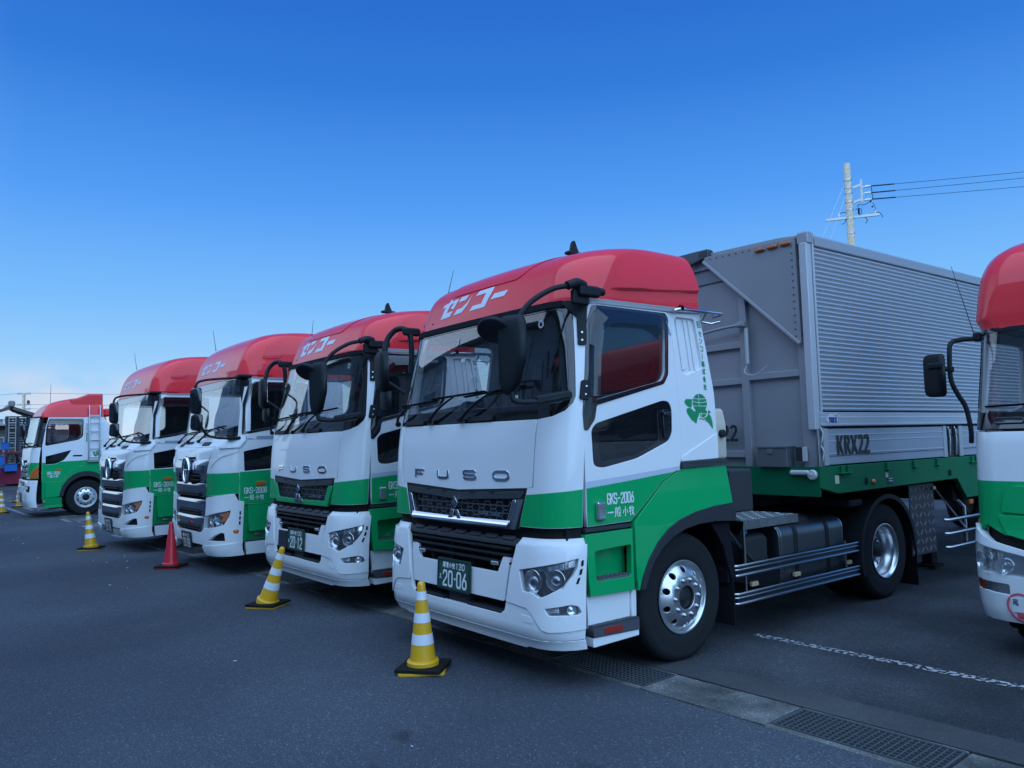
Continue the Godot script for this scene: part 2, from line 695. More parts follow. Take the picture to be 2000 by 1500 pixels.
func make_view() -> void:
	var a := deg_to_rad(36.9)
	var p := deg_to_rad(4.27)
	var r := deg_to_rad(1.5)
	var fw := Vector3(-cos(a), 0, -sin(a))
	var rt := Vector3(sin(a), 0, -cos(a))
	cam_f = fw * cos(p) + Vector3.UP * sin(p)
	var u := -fw * sin(p) + Vector3.UP * cos(p)
	cam_r = rt * cos(r) - u * sin(r)
	cam_u = u * cos(r) + rt * sin(r)
	var cam := Camera3D.new()
	cam.name = "camera"
	cam.transform = Transform3D(Basis(cam_r, cam_u, -cam_f), Vector3(0, CAM_H, 0))
	cam.fov = 2.0 * rad_to_deg(atan(0.5))
	cam.near = 0.1
	cam.far = 1500.0
	add_child(cam)
	cam.make_current()

	var sun_from := Vector3(0.50, 0.75, 0.43).normalized()
	var sun := DirectionalLight3D.new()
	sun.name = "sun"
	sun.light_energy = 0.5
	sun.light_color = Color(0.72, 0.87, 1.0)
	sun.light_angular_distance = 120.0
	sun.shadow_enabled = true
	add_child(sun)
	sun.look_at_from_position(sun_from * 50.0, Vector3.ZERO)

	var glow_at := Vector3(-0.80, 0.28, 0.56).normalized()   # the sky round the low sun, hidden by the warehouse
	# the air: deep blue overhead, pale at the horizon, paler towards the sun; one bank of low cloud
	var w := 1024
	var h := 512
	var t := [[-90.0, 60, 70, 90], [-1.0, 120, 140, 165], [0.0, 178, 212, 240], [2.0, 176, 215, 247], [5.0, 161, 211, 252], [10.0, 124, 190, 252], [17.0, 84, 158, 246], [25.0, 52, 125, 219], [32.0, 40, 107, 206], [50.0, 34, 96, 194], [90.0, 30, 88, 184]]
	var dat := PackedFloat32Array()
	dat.resize(w * h * 3)
	var cl := FastNoiseLite.new()
	cl.seed = 21
	cl.frequency = 0.9
	cl.fractal_octaves = 5
	for j in h:
		var el := 90.0 - 180.0 * (j + 0.5) / h
		var k := 0
		while k < t.size() - 2 and el > t[k + 1][0]:
			k += 1
		var f := clampf((el - t[k][0]) / (t[k + 1][0] - t[k][0]), 0, 1)
		var a0 := Color8(t[k][1], t[k][2], t[k][3]).srgb_to_linear()
		var a1 := Color8(t[k + 1][1], t[k + 1][2], t[k + 1][3]).srgb_to_linear()
		var base := a0.lerp(a1, f)
		for i in w:
			var az := TAU * (i + 0.5) / w
			var dir := Vector3(sin(az) * cos(deg_to_rad(el)), sin(deg_to_rad(el)), -cos(az) * cos(deg_to_rad(el)))
			var s := clampf((dir.dot(glow_at) - 0.79) / 0.21, 0.0, 1.0)
			var c := base + Color(1.1, 1.25, 1.3) * s * s * (1.0 if el > 0.0 else 0.0)
			if el > 0.0 and el < 9.0:
				var q := cl.get_noise_3d(dir.x * 9.0, dir.y * 26.0, dir.z * 9.0) * 0.5 + 0.5
				var near := clampf(1.0 - absf(wrapf(rad_to_deg(az) - 278.0, -180, 180)) / 14.0, 0, 1)
				var amount := clampf((q + near * 0.35 - 0.62) * 4.0, 0, 1) * clampf(el / 0.6, 0, 1) * clampf((6.2 - el) / 2.0, 0, 1) * near
				c = c.lerp(Color(0.78, 0.74, 0.80), amount * 0.75)
			var o := (j * w + i) * 3
			dat[o] = c.r / EXPOSURE
			dat[o + 1] = c.g / EXPOSURE
			dat[o + 2] = c.b / EXPOSURE
	var img := Image.create_from_data(w, h, false, Image.FORMAT_RGBF, dat.to_byte_array())
	var pm := PanoramaSkyMaterial.new()
	pm.panorama = ImageTexture.create_from_image(img)
	var sky := Sky.new()
	sky.sky_material = pm
	var env := Environment.new()
	env.background_mode = Environment.BG_SKY
	env.sky = sky
	env.tonemap_mode = Environment.TONE_MAPPER_LINEAR
	env.tonemap_exposure = EXPOSURE
	env.sdfgi_enabled = true
	env.ssao_enabled = true
	env.ssil_enabled = true
	var we := WorldEnvironment.new()
	we.name = "environment"
	we.environment = env
	add_child(we)

# ---------------------------------------------------------------- ground
const DRAIN_DIR := Vector3(0.99835, 0, -0.0575)   # along the drain, towards +x
const DRAIN_OUT := Vector3(0.0575, 0, 0.99835)    # away from the lorries
const DRAIN_AT := Vector3(-3.53, 0, -4.12)        # on the drain's near edge
const DRAIN_W := 0.47

func dr(u: float, w: float, y := 0.0) -> Vector3:   # u along the drain, w across it towards the lorries
	return DRAIN_AT + DRAIN_DIR * u - DRAIN_OUT * w + Vector3(0, y, 0)

func sheet(u0: float, u1: float, w0: float, w1: float, y: float) -> MB:
	var b := MB.new()
	b.flat(dr(u0, w0, y), dr(u1, w0, y), dr(u1, w1, y), dr(u0, w1, y), Vector3.UP)
	return b

func wobbly(cx: float, cz: float, rx: float, rz: float, sd: int, y: float, c: Color) -> MB:
	var b := MB.new()
	var rng := RandomNumberGenerator.new()
	rng.seed = sd
	var n := 28
	var rr := []
	var ph := rng.randf() * TAU
	for k in n:
		var a := TAU * k / n
		rr.append(1.0 + 0.22 * sin(2 * a + ph) + 0.15 * sin(3 * a + 2.1 * ph) + 0.08 * rng.randf())
	for k in n:
		var k2 := (k + 1) % n
		var a := TAU * k / n
		var d := TAU * k2 / n
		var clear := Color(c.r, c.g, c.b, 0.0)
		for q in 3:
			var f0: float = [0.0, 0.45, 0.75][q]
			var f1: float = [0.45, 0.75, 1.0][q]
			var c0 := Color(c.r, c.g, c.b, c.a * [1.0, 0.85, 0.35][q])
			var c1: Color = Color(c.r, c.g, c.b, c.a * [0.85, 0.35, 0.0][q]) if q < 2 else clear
			var p0 := Vector3(cx + rx * cos(a) * rr[k] * f0, y, cz + rz * sin(a) * rr[k] * f0)
			var p1 := Vector3(cx + rx * cos(d) * rr[k2] * f0, y, cz + rz * sin(d) * rr[k2] * f0)
			var p2 := Vector3(cx + rx * cos(d) * rr[k2] * f1, y, cz + rz * sin(d) * rr[k2] * f1)
			var p3 := Vector3(cx + rx * cos(a) * rr[k] * f1, y, cz + rz * sin(a) * rr[k] * f1)
			for tr: Array in [[p0, p3, p2, c0, c1, c1], [p0, p2, p1, c0, c1, c0]]:
				b.v.append(tr[0]); b.v.append(tr[1]); b.v.append(tr[2])
				b.c.append(tr[3]); b.c.append(tr[4]); b.c.append(tr[5])
				for m in 3:
					b.n.append(Vector3.UP)
	return b

func make_ground() -> void:
	var b := sheet(-700, 700, -700, 0, 0.0)
	struct("asphalt_apron", b, M.asphalt)
	struct("asphalt_parking", sheet(-700, 700, DRAIN_W, 900, 0.0), M.old_asphalt)
	struct("asphalt_patch_strip", sheet(-60, 30, DRAIN_W + 0.005, DRAIN_W + 0.33, 0.004), M.mortar)
	# the drain: a channel with concrete covers and steel gratings
	var ch := MB.new()
	ch.col = Color(0.02, 0.02, 0.022)
	ch.flat(dr(-200, 0, -0.3), dr(60, 0, -0.3), dr(60, DRAIN_W, -0.3), dr(-200, DRAIN_W, -0.3), Vector3.UP)
	ch.flat(dr(-200, 0, -0.3), dr(60, 0, -0.3), dr(60, 0, 0), dr(-200, 0, 0), -DRAIN_OUT)
	ch.flat(dr(-200, DRAIN_W, -0.3), dr(60, DRAIN_W, -0.3), dr(60, DRAIN_W, 0), dr(-200, DRAIN_W, 0), DRAIN_OUT)
	var drain := struct("drain_channel", ch, M.matt)
	var turn := Basis(DRAIN_DIR, Vector3.UP, DRAIN_OUT)
	# covers: a grating a metre long, then two concrete slabs
	var rng := RandomNumberGenerator.new()
	rng.seed = 5
	var gr := MB.new()
	gr.col = Color(0.10, 0.11, 0.125)
	var gw := 0.37
	for k in 26:
		var x := -0.48 + 0.96 * k / 25.0
		gr.box(Vector3(x, -0.018, 0), Vector3(0.006, 0.032, gw - 0.02), 0.0)
	for k in 9:
		var z := -gw / 2 + 0.012 + (gw - 0.024) * k / 8.0
		gr.box(Vector3(0, -0.014, z), Vector3(0.972, 0.026, 0.0055), 0.0)
	gr.box(Vector3(0, -0.015, gw / 2 - 0.004), Vector3(0.985, 0.034, 0.008), 0.0)
	gr.box(Vector3(0, -0.015, -gw / 2 + 0.004), Vector3(0.985, 0.034, 0.008), 0.0)
	gr.box(Vector3(-0.4885, -0.015, 0), Vector3(0.008, 0.033, gw - 0.018), 0.0)
	gr.box(Vector3(0.4885, -0.015, 0), Vector3(0.008, 0.033, gw - 0.018), 0.0)
	var g0 := part("drain_grating", gr, M.alu, drain)
	M.grating = M.alu.duplicate()
	M.grating.metallic = 0.35
	M.grating.roughness = 0.6
	g0.material_override = M.grating
	var slabs := []
	for k in 3:
		var s := MB.new()
		var o := PackedVector2Array()
		for q: Array in [[-0.252, -0.22, 0.252, -0.22], [0.252, -0.22, 0.252, 0.22], [0.252, 0.22, -0.252, 0.22], [-0.252, 0.22, -0.252, -0.22]]:
			for m in 6:
				var p := Vector2(q[0], q[1]).lerp(Vector2(q[2], q[3]), m / 6.0)
				o.append(p * (1.0 - rng.randf() * 0.018))
		s.xf = Transform3D(Basis(Vector3(1, 0, 0), Vector3(0, 0, -1), Vector3(0, 1, 0)), Vector3.ZERO)
		s.prism(o, -0.1, 0.003 + 0.002 * k, 0.006)
		slabs.append(s)
	var kerb := MB.new()
	var first := true
	var slab_src := [null, null, null]
	for k in range(-22, 3):
		var u := 0.52 + 0.49 + 2.02 * k
		if k == -22:
			g0.transform = Transform3D(turn, dr(u, 0.26, 0.003))
		else:
			again(g0, "drain_grating", drain, Transform3D(turn, dr(u, 0.26, 0.003)))
		for m in 2:
			var i := (k * 2 + m + 60) % 3
			var xf := Transform3D(turn * Basis(Vector3.UP, PI * ((k + m) % 2)), dr(u - 1.02 + 0.51 * m + 0.255 - 0.0, 0.235, 0.0))
			xf.origin = dr(u + 0.505 + 0.255 + 0.507 * m, 0.235, 0.0)
			if slab_src[i] == null:
				slab_src[i] = part("concrete_slab", slabs[i], M.concrete, drain)
				slab_src[i].transform = xf
			else:
				again(slab_src[i], "concrete_slab", drain, xf)
		for w: float in [0.035, 0.455]:
			kerb.xf = Transform3D(turn, dr(u, w, 0.0))
			kerb.box(Vector3(0, -0.05, 0), Vector3(1.0, 0.104, 0.062 if w < 0.2 else 0.026), 0.004)
	part("drain_ledge", kerb, M.concrete, drain)
	# painted lines
	struct("painted_line", sheet(-.75, 22, 1.84, 1.94, 0.005), M.worn_line)
	struct("painted_line_far", sheet(-60, -23, -0.62, -0.5, 0.005), M.worn_line)
	for q: Array in [[-24.0, 1.6], [-20.9, 1.2], [-18.2, 0.9], [-15.2, 0.7], [-12.4, 0.8], [-27.5, 1.8]]:
		struct("painted_dash", sheet(q[0], q[0] + q[1], -0.18, -0.06, 0.005), M.worn_line)
	# wear
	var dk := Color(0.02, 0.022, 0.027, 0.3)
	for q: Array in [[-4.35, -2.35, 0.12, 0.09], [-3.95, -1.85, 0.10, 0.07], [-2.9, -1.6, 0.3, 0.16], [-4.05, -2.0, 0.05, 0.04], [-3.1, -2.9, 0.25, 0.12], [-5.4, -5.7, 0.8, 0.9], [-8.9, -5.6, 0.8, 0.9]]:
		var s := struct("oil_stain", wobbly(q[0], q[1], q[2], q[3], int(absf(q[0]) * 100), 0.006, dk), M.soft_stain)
		s.set_meta("kind", "structure")
	# scraps lying about
	var sc := MB.new()
	for k in 26:
		sc.xf = Transform3D(Basis(Vector3.UP, rng.randf() * TAU), Vector3(-3.0 - 22.0 * rng.randf(), 0.004, -0.6 - 2.4 * rng.randf()))
		sc.col = Color(0.6, 0.6, 0.6) * (0.6 + 0.5 * rng.randf())
		var sz := 0.006 + 0.010 * rng.randf()
		sc.box(Vector3.ZERO, Vector3(sz * 2.2, 0.005, sz), 0.002)
	var scr := part("litter_scraps", sc, M.matt, self)
	scr.set_meta("kind", "stuff")
	tag(scr, "pale scraps of grit scattered over the open asphalt", "grit")

# ---------------------------------------------------------------- lettering: pen strokes in a unit box
const PEN := {
	"G": [[1, .8, .85, 1, .15, 1, 0, .85, 0, .15, .15, 0, .85, 0, 1, .15, 1, .48, .55, .48]],
	"K": [[0, 0, 0, 1], [1, 1, .08, .45], [.36, .62, 1, 0]],
	"S": [[1, .82, .85, 1, .15, 1, 0, .87, 0, .62, .12, .53, .88, .47, 1, .38, 1, .13, .85, 0, .15, 0, 0, .18]],
	"-": [[.1, .5, .9, .5]],
	"2": [[0, .8, .15, 1, .85, 1, 1, .85, 1, .62, 0, .12, 0, 0, 1, 0]],
	"0": [[.15, 1, .85, 1, 1, .85, 1, .15, .85, 0, .15, 0, 0, .15, 0, .85, .15, 1]],
	"1": [[.35, .82, .6, 1, .6, 0]],
	"3": [[0, .85, .15, 1, .85, 1, 1, .85, 1, .62, .85, .52, .4, .52], [.85, .52, 1, .4, 1, .15, .85, 0, .15, 0, 0, .15]],
	"6": [[.75, 1, .12, .5, 0, .28, .06, .1, .25, 0, .75, 0, .94, .1, 1, .28, .94, .47, .75, .57, .3, .56]],
	"8": [[.2, 1, .8, 1, .95, .9, .95, .62, .8, .52, .2, .52, .05, .62, .05, .9, .2, 1], [.15, .5, .85, .5, 1, .38, 1, .12, .85, 0, .15, 0, 0, .12, 0, .38, .15, .5]],
	"F": [[0, 0, 0, .62, .0, 1, 1, 1], [0, .5, .85, .5]],
	"U": [[0, 1, 0, .15, .15, 0, .85, 0, 1, .15, 1, 1]],
	"O": [[.2, 1, .8, 1, 1, .75, 1, .25, .8, 0, .2, 0, 0, .25, 0, .75, .2, 1]],
	"一": [[0, .5, 1, .5]],
	"般": [[.25, 1, .15, .85], [.08, .85, .08, .2, 0, .02], [.08, .85, .42, .85, .42, .05], [0, .5, .5, .5], [.25, .75, .25, .62], [.25, .4, .25, .25], [.6, .95, .6, .75, .52, .6], [.6, .95, .85, .95, .85, .65, 1, .65], [.58, .45, .92, .45, .75, .2, .55, .02], [.62, .4, .78, .18, 1, .02]],
	"小": [[.5, 1, .5, .05, .38, .1], [.25, .7, .05, .3], [.75, .7, .97, .3]],
	"牧": [[.15, .9, .05, .6], [.1, .75, .45, .75], [0, .42, .48, .48], [.27, 1, .27, 0], [.65, 1, .52, .6], [.6, .78, 1, .78], [.9, .78, .75, .35, .48, .02], [.62, .6, .78, .25, 1, .02]],
	"尾": [[.1, .95, .9, .95, .9, .72, .1, .72], [.1, .95, .1, .5, 0, .05], [.75, .62, .3, .54], [.25, .4, .9, .44], [.22, .22, .95, .26], [.52, .58, .52, .1, .6, .03, .95, .03, .95, .12]],
	"張": [[.05, .95, .38, .95, .38, .7, .05, .7, .05, .45, .38, .45, .36, .1, .25, .02], [.55, 1, .55, .5], [.55, .95, .9, .95], [.55, .8, .85, .8], [.55, .65, .85, .65], [.45, .5, 1, .5], [.6, .5, .6, .05, .75, .15], [.7, .45, .8, .2, 1, .02]],
	"え": [[.35, .95, .6, .88], [.2, .7, .75, .7, .1, .05], [.45, .4, .55, .35, .6, .08, .95, .08]],
	"あ": [[.1, .78, .9, .8], [.42, 1, .4, .4, .48, .1], [.7, .65, .5, .2, .2, .08, .12, .3, .4, .52, .75, .5, .95, .3, .85, .1, .65, .03]],
	"株": [[0, .7, .4, .7], [.2, 1, .2, 0], [.2, .65, 0, .25], [.22, .6, .38, .4], [.6, .95, .5, .65], [.55, .78, .95, .78], [.45, .5, 1, .5], [.73, 1, .73, 0], [.7, .5, .45, .12], [.76, .5, 1, .12]],
	"式": [[0, .78, 1, .78], [.1, .5, .55, .5], [.33, .5, .33, .12], [.05, .08, .58, .16], [.65, 1, .7, .4, .9, .03, 1, .2], [.8, 1, .92, .88]],
	"会": [[.5, 1, .02, .6], [.5, 1, .98, .6], [.3, .62, .7, .62], [.15, .42, .85, .42], [.45, .4, .25, .08, .8, .12], [.65, .28, .88, .02]],
	"社": [[.2, 1, .25, .85], [.02, .75, .4, .75, .05, .35], [.22, .55, .22, 0], [.28, .5, .4, .38], [.55, .6, .98, .6], [.76, .95, .76, .08], [.48, .06, 1, .06]],
	"セ": [[0, .58, 1, .72, .72, .4], [.33, 1, .33, .15, .42, .05, .95, .05]],
	"ン": [[.08, .9, .38, .75], [.05, .05, .5, .2, .8, .45, .98, .85]],
	"コ": [[.05, .9, .92, .9, .92, .08], [0, .08, 1.0, .08]],
	"ー": [[0, .5, 1, .5]],
	"|": [[.5, 0, .5, 1]],
}

# write s along surf from org (lower left); box of each letter wd x ht, pen width w, step from letter to letter adv
func write(b: MB, surf: Callable, s: String, org: Vector2, wd: float, ht: float, w: float, adv: float, off := 0.002, down := false, round := true) -> void:
	var at := org
	for ch in s:
		if PEN.has(ch):
			b.pen(surf, PEN[ch], at, Vector2(wd, ht), w, off, round, 0.25)
		at += Vector2(0, -adv) if down else Vector2(adv, 0)

# lettering in type: a TextMesh whose capitals stand cap metres high, its middle at where, on the plane facing out
func type_set(parent: Node, called: String, s: String, cap: float, where: Vector3, out: Vector3, material: Material, squeeze := 1.0, up := Vector3.UP, slant := 0.0, bold := true) -> void:
	var f := SystemFont.new()
	f.font_names = PackedStringArray(["Droid Sans"])
	f.font_weight = 700 if bold else 400
	var t := TextMesh.new()
	t.font = f
	t.font_size = 64
	t.pixel_size = cap / 46.0
	t.depth = 0.004
	t.curve_step = 1.5
	t.text = s
	var o := MeshInstance3D.new()
	o.name = called
	o.mesh = t
	o.material_override = material
	var z := out.normalized()
	var x := up.cross(z).normalized()
	var y := z.cross(x)
	o.transform = Transform3D(Basis(x * squeeze, y + x * slant, z), where + z * 0.003)
	parent.add_child(o, true)

func ink(c: Color, called: String) -> StandardMaterial3D:
	if not M.has(called):
		mat(called, 0.5, 0.0, 0.0, c)
	return M[called]

# the company's emblem: a figure carrying a globe, cut from green film; unit box
func emblem(b: MB, surf: Callable, org: Vector2, sx: float, sy: float) -> void:
	var sc := func(p: PackedVector2Array) -> PackedVector2Array:
		var q := PackedVector2Array()
		for a in p:
			q.append(org + Vector2(a.x * sx, a.y * sy))
		return q
	var g := Color(0.004, 0.26, 0.10)
	var globe := ring2(.565, .74, .265, 26, .26)
	var cuts := [P([.525, .4, .545, .4, .545, 1.0, .525, 1.0])]
	for k: Array in [[.90, .05], [.80, .05], [.665, .0]]:
		var a := PackedVector2Array()
		var c := PackedVector2Array()
		for i in 9:
			var x := .28 + .58 * i / 8.0
			var y: float = k[0] - k[1] * 3.0 * (0.25 - (x - .565) * (x - .565) * 3.4)
			a.append(Vector2(x, y))
			c.append(Vector2(x, y - .022))
		c.reverse()
		a.append_array(c)
		cuts.append(a)
	var pieces := [globe]
	for h: PackedVector2Array in cuts:
		var nxt := []
		for q: PackedVector2Array in pieces:
			nxt.append_array(Geometry2D.clip_polygons(q, h))
		pieces = nxt
	var regs := []
	for q: PackedVector2Array in pieces:
		regs.append([sc.call(q), g])
	# head, arms with the hand before the globe, cloak
	for q: PackedVector2Array in [P([0, .76, .06, .845, .30, .845, .275, .77, .26, .635, .225, .605, .16, .625, .07, .665, .03, .73]),
			P([.09, .59, .18, .61, .27, .56, .36, .485, .40, .57, .43, .63, .455, .645, .475, .655, .50, .645, .53, .655, .56, .63, .595, .61, .61, .575, .545, .455, .455, .32, .395, .16, .30, .23, .225, .27, .115, .41, .06, .515]),
			P([.62, .565, .75, .56, .82, .50, .78, .41, .70, .335, .61, .33, .56, .36, .55, .44]),
			P([.86, .545, .945, .50, .94, .455, .87, .44, .95, .365, 1.0, .18, 1.0, .0, .885, .135, .70, .255, .50, .29, .545, .325, .70, .315, .80, .36, .84, .42])]:
		var parts: Array = [q]
		for h: PackedVector2Array in [P([.59, .0, .61, .0, .61, .56, .59, .56]), P([.5, .43, .83, .43, .83, .45, .5, .45]), P([.19, .44, .30, .33, .315, .345, .215, .455]), P([.30, .33, .40, .46, .385, .475, .29, .35]), P([.60, .33, .80, .20, .86, .13, .87, .15, .81, .22, .62, .345])]:
			var nx := []
			for w: PackedVector2Array in parts:
				nx.append_array(Geometry2D.clip_polygons(w, h))
			parts = nx
		for w: PackedVector2Array in parts:
			regs.append([sc.call(w), g])
	b.panel(surf, regs, [], 0.002, 0.0, 0.3)

func plate_on(parent: Node, surf: Callable, cx: float, cy: float, number: String, kana: String) -> void:
	var b := MB.new()
	b.panel(surf, [[rnd(rect(cx - .23, cy - .117, cx + .23, cy + .117), .012), Color(0.012, 0.075, 0.055)]], [], 0.012, 0.012, 0.25)
	var pl := part("licence_plate", b, M.print, parent)
	var f := MB.new()
	f.col = Color(0.02, 0.05, 0.045)
	f.panel(surf, [[rnd(rect(cx - .237, cy - .124, cx + .237, cy + .124), .014), f.col]], [rnd(rect(cx - .222, cy - .109, cx + .222, cy + .109), .012)], 0.017, 0.012, 0.25)
	part("plate_frame", f, M.plastic, pl)
	var t := MB.new()
	t.col = Color(0.78, 0.80, 0.80)
	write(t, surf, "尾張小牧", Vector2(cx - .155, cy + .052), .040, .042, .0065, .046, .014)
	write(t, surf, "130", Vector2(cx + .035, cy + .052), .030, .044, .008, .046, .014)
	write(t, surf, kana, Vector2(cx - .205, cy - .045), .032, .040, .007, .04, .014)
	var x := cx - .150
	for ch in number:
		if ch == "-":
			t.pen(surf, [[0, 0, 1, 0]], Vector2(x + .004, cy - .03), Vector2(.022, 1), .016, .014, false)
			x += .042
		else:
			t.pen(surf, PEN[ch], Vector2(x + .004, cy - .092), Vector2(.052, .116), .018, .014)
			x += .080
	part("plate_number", t, M.print, pl)

# ---------------------------------------------------------------- lorry kit
# A cab's outer skin: at each height a bowed front, two rounded corners, two straight sides.
class Cab:
	var d0 := []      # depth of the front's middle, by height
	var w := []       # half width, by height
	var r := []       # corner radius, by height
	var bow := 0.02
	var an := 0.95    # nominal half length of the front along s
	var cn := 0.42    # nominal length of a corner along s
	var back := 1.78
	var T: Callable
	func front(s: float, y: float) -> Vector3:
		var ww: float = T.call(w, y)
		var rr: float = T.call(r, y)
		var dd: float = T.call(d0, y)
		var a := absf(s)
		var x: float
		var d: float
		if a <= an:
			x = a / an * (ww - rr)
			d = dd + bow * (a / an) * (a / an)
		elif a <= an + cn:
			var f := (a - an) / cn * PI / 2
			x = ww - rr + rr * sin(f)
			d = dd + bow + rr * (1.0 - cos(f))
		else:
			x = ww
			d = dd + bow + rr + a - an - cn
		return Vector3(x * signf(s) if s != 0.0 else 0.0, y, -d)
	func side(d: float, y: float) -> Vector3:
		var ww: float = T.call(w, y)
		var rr: float = T.call(r, y)
		var de: float = T.call(d0, y) + bow + rr
		var x := ww
		if d < de:
			var u := minf(1.0, (de - d) / rr)
			x = ww - rr + rr * sqrt(maxf(0.0, 1.0 - u * u))
		return Vector3(x, y, -d)
	func lside(s: float, y: float) -> Vector3:
		var p := side(-s, y)
		return Vector3(-p.x, p.y, p.z)

# outline p cut along the line y = a.y.. through pts (left to right): [[upper, cu], [lower, cl]]
func two_tone(p: PackedVector2Array, line: Array, cu: Color, cl: Color) -> Array:
	var low := PackedVector2Array([Vector2(-9, -9)])
	low.append(Vector2(-9, line[1]))
	for i in range(0, line.size(), 2):
		low.append(Vector2(line[i], line[i + 1]))
	low.append(Vector2(9, line[line.size() - 1]))
	low.append(Vector2(9, -9))
	if Geometry2D.is_polygon_clockwise(low):
		low.reverse()
	var out := []
	for q: PackedVector2Array in Geometry2D.intersect_polygons(p, low):
		out.append([q, cl])
	for q: PackedVector2Array in Geometry2D.clip_polygons(p, low):
		out.append([q, cu])
	return out

func axle_at(x: float, y: float, d: float, s: float) -> Transform3D:
	# y axis of the lathe points outwards along +x (s = 1) or -x
	return Transform3D(Basis(Vector3(0, 0, s), Vector3(s, 0, 0), Vector3(0, 1, 0)), Vector3(x, y, -d))

# style 0: bright alloy, dished outwards; 1: steel rear wheel, dished inwards; 2: painted steel, dished outwards
func make_wheel(parent: Node, x: float, d: float, s: float, style: int, wide := 0.28) -> Node3D:
	var R := 0.515
	var wh := Node3D.new()
	wh.name = "wheel"
	parent.add_child(wh, true)
	wh.transform = axle_at(x, R - 0.006, d, s)
	var t := MB.new()
	var prof := [Vector2(.287, -.03), Vector2(.305, -.012), Vector2(.33, -.004), Vector2(.40, .0), Vector2(.445, -.006), Vector2(.452, -.004), Vector2(.478, -.014), Vector2(.497, -.028), Vector2(.506, -.045)]
	var grooves := 4
	for g in grooves:
		var y0 := -.05 - (wide - .1) * (g + .7) / grooves
		prof.append_array([Vector2(.515, y0 + .010), Vector2(.503, y0 + .007), Vector2(.503, y0 - .003), Vector2(.515, y0 - .006)])
	prof.append_array([Vector2(.506, -wide + .05), Vector2(.49, -wide + .02), Vector2(.40, -wide), Vector2(.28, -wide + .02)])
	t.lathe(prof, 56, 0, TAU, 0.5)
	part("tyre", t, M.tyre, wh)
	var m := MB.new()
	m.col = Color(0.72, 0.74, 0.77)
	var outer := style != 1
	m.lathe([Vector2(.288, -.20), Vector2(.272, -.06), Vector2(.276, -.026), Vector2(.292, -.016), Vector2(.294, -.006), Vector2(.284, -.003), Vector2(.276, -.008), Vector2(.262, -.045)], 48, 0, TAU, 0.3)
	var holes := []
	var n := 10
	if outer:
		var dish := func(u: float, v: float) -> Vector3:
			var q := sqrt(u * u + v * v)
			var hh := tab([.10, .032, .165, .034, .185, .026, .225, .004, .250, -.022, .268, -.05], q)
			return Vector3(u, hh, -v)
		for k in n:
			var a := TAU * (k + .5) / n
			holes.append(ring2(.222 * cos(a), .222 * sin(a), .029, 14))
		holes.append(ring2(0, 0, .098, 28))
		m.panel(dish, [[ring2(0, 0, .266, 48), m.col]], holes, 0.0, 0.02, 0.045)
	else:
		m.lathe([Vector2(.262, -.045), Vector2(.257, -.09), Vector2(.245, -.105), Vector2(.235, -.16)], 48, 0, TAU, 0.4)
		var dish2 := func(u: float, v: float) -> Vector3:
			return Vector3(u, -.165 + .04 * maxf(0, (.17 - sqrt(u * u + v * v)) / .17), -v)
		for k in n:
			var a := TAU * (k + .5) / n
			holes.append(ring2(.205 * cos(a), .205 * sin(a), .024, 12))
		holes.append(ring2(0, 0, .08, 24))
		m.panel(dish2, [[ring2(0, 0, .24, 40), m.col]], holes, 0.0, 0.015, 0.06)
	var rim := part("rim", m, M.bright_rim if style == 0 else (M.steel if style == 1 else M.alu), wh)
	var hb := MB.new()
	hb.col = BLACK
	var hy := .0 if outer else -.15
	hb.lathe([Vector2(.0, hy - .02), Vector2(.26, hy - .075)], 32)
	if outer:
		hb.lathe([Vector2(.0, hy + .020), Vector2(.045, hy + .020), Vector2(.055, hy + .012), Vector2(.085, hy + .010), Vector2(.098, hy - .01)], 28, 0, TAU, 0.4)
	else:
		hb.lathe([Vector2(.0, hy + .09), Vector2(.06, hy + .085), Vector2(.075, hy + .075), Vector2(.082, hy + .03), Vector2(.11, hy + .01)], 28, 0, TAU, 0.4)
	part("hub", hb, M.plastic, wh)
	var nut0: MeshInstance3D = null
	for k in n:
		var a := TAU * k / n
		var rr := .142 if outer else .13
		var xf := Transform3D(Basis.IDENTITY, Vector3(rr * cos(a), (.032 if outer else -.15), rr * sin(a)))
		if nut0 == null:
			var nb := MB.new()
			nb.col = Color(0.5, 0.52, 0.55)
			nb.lathe([Vector2(.021, 0), Vector2(.021, .006), Vector2(.016, .008), Vector2(.016, .018), Vector2(.012, .021), Vector2(.007, .022), Vector2(.007, .028), Vector2(0, .029)], 10, 0, TAU, 0.3)
			nut0 = part("wheel_nut", nb, M.steel, wh)
			nut0.transform = xf
		else:
			again(nut0, "wheel_nut", wh, xf)
	return wh

# a tread plate: a sheet with raised lozenges, in the xz plane
func tread(b: MB, x0: float, x1: float, z0: float, z1: float, y: float, pitch := 0.055) -> void:
	var c0 := b.col
	b.col = c0 * .55
	b.box(Vector3((x0 + x1) / 2, y - .004, (z0 + z1) / 2), Vector3(x1 - x0, .008, z1 - z0), 0.002)
	b.col = c0 * 1.7
	var keep := b.xf
	var i := 0
	var x := x0 + pitch * .5
	while x < x1 - pitch * .3:
		var z := z0 + pitch * .5
		var j := 0
		while z < z1 - pitch * .3:
			b.xf = keep * Transform3D(Basis(Vector3.UP, PI / 4 if (i + j) % 2 else -PI / 4), Vector3(x, y + .001, z))
			b.box(Vector3.ZERO, Vector3(pitch * .72, .005, pitch * .24), 0.002)
			z += pitch
			j += 1
		x += pitch
		i += 1
	b.xf = keep
	b.col = c0

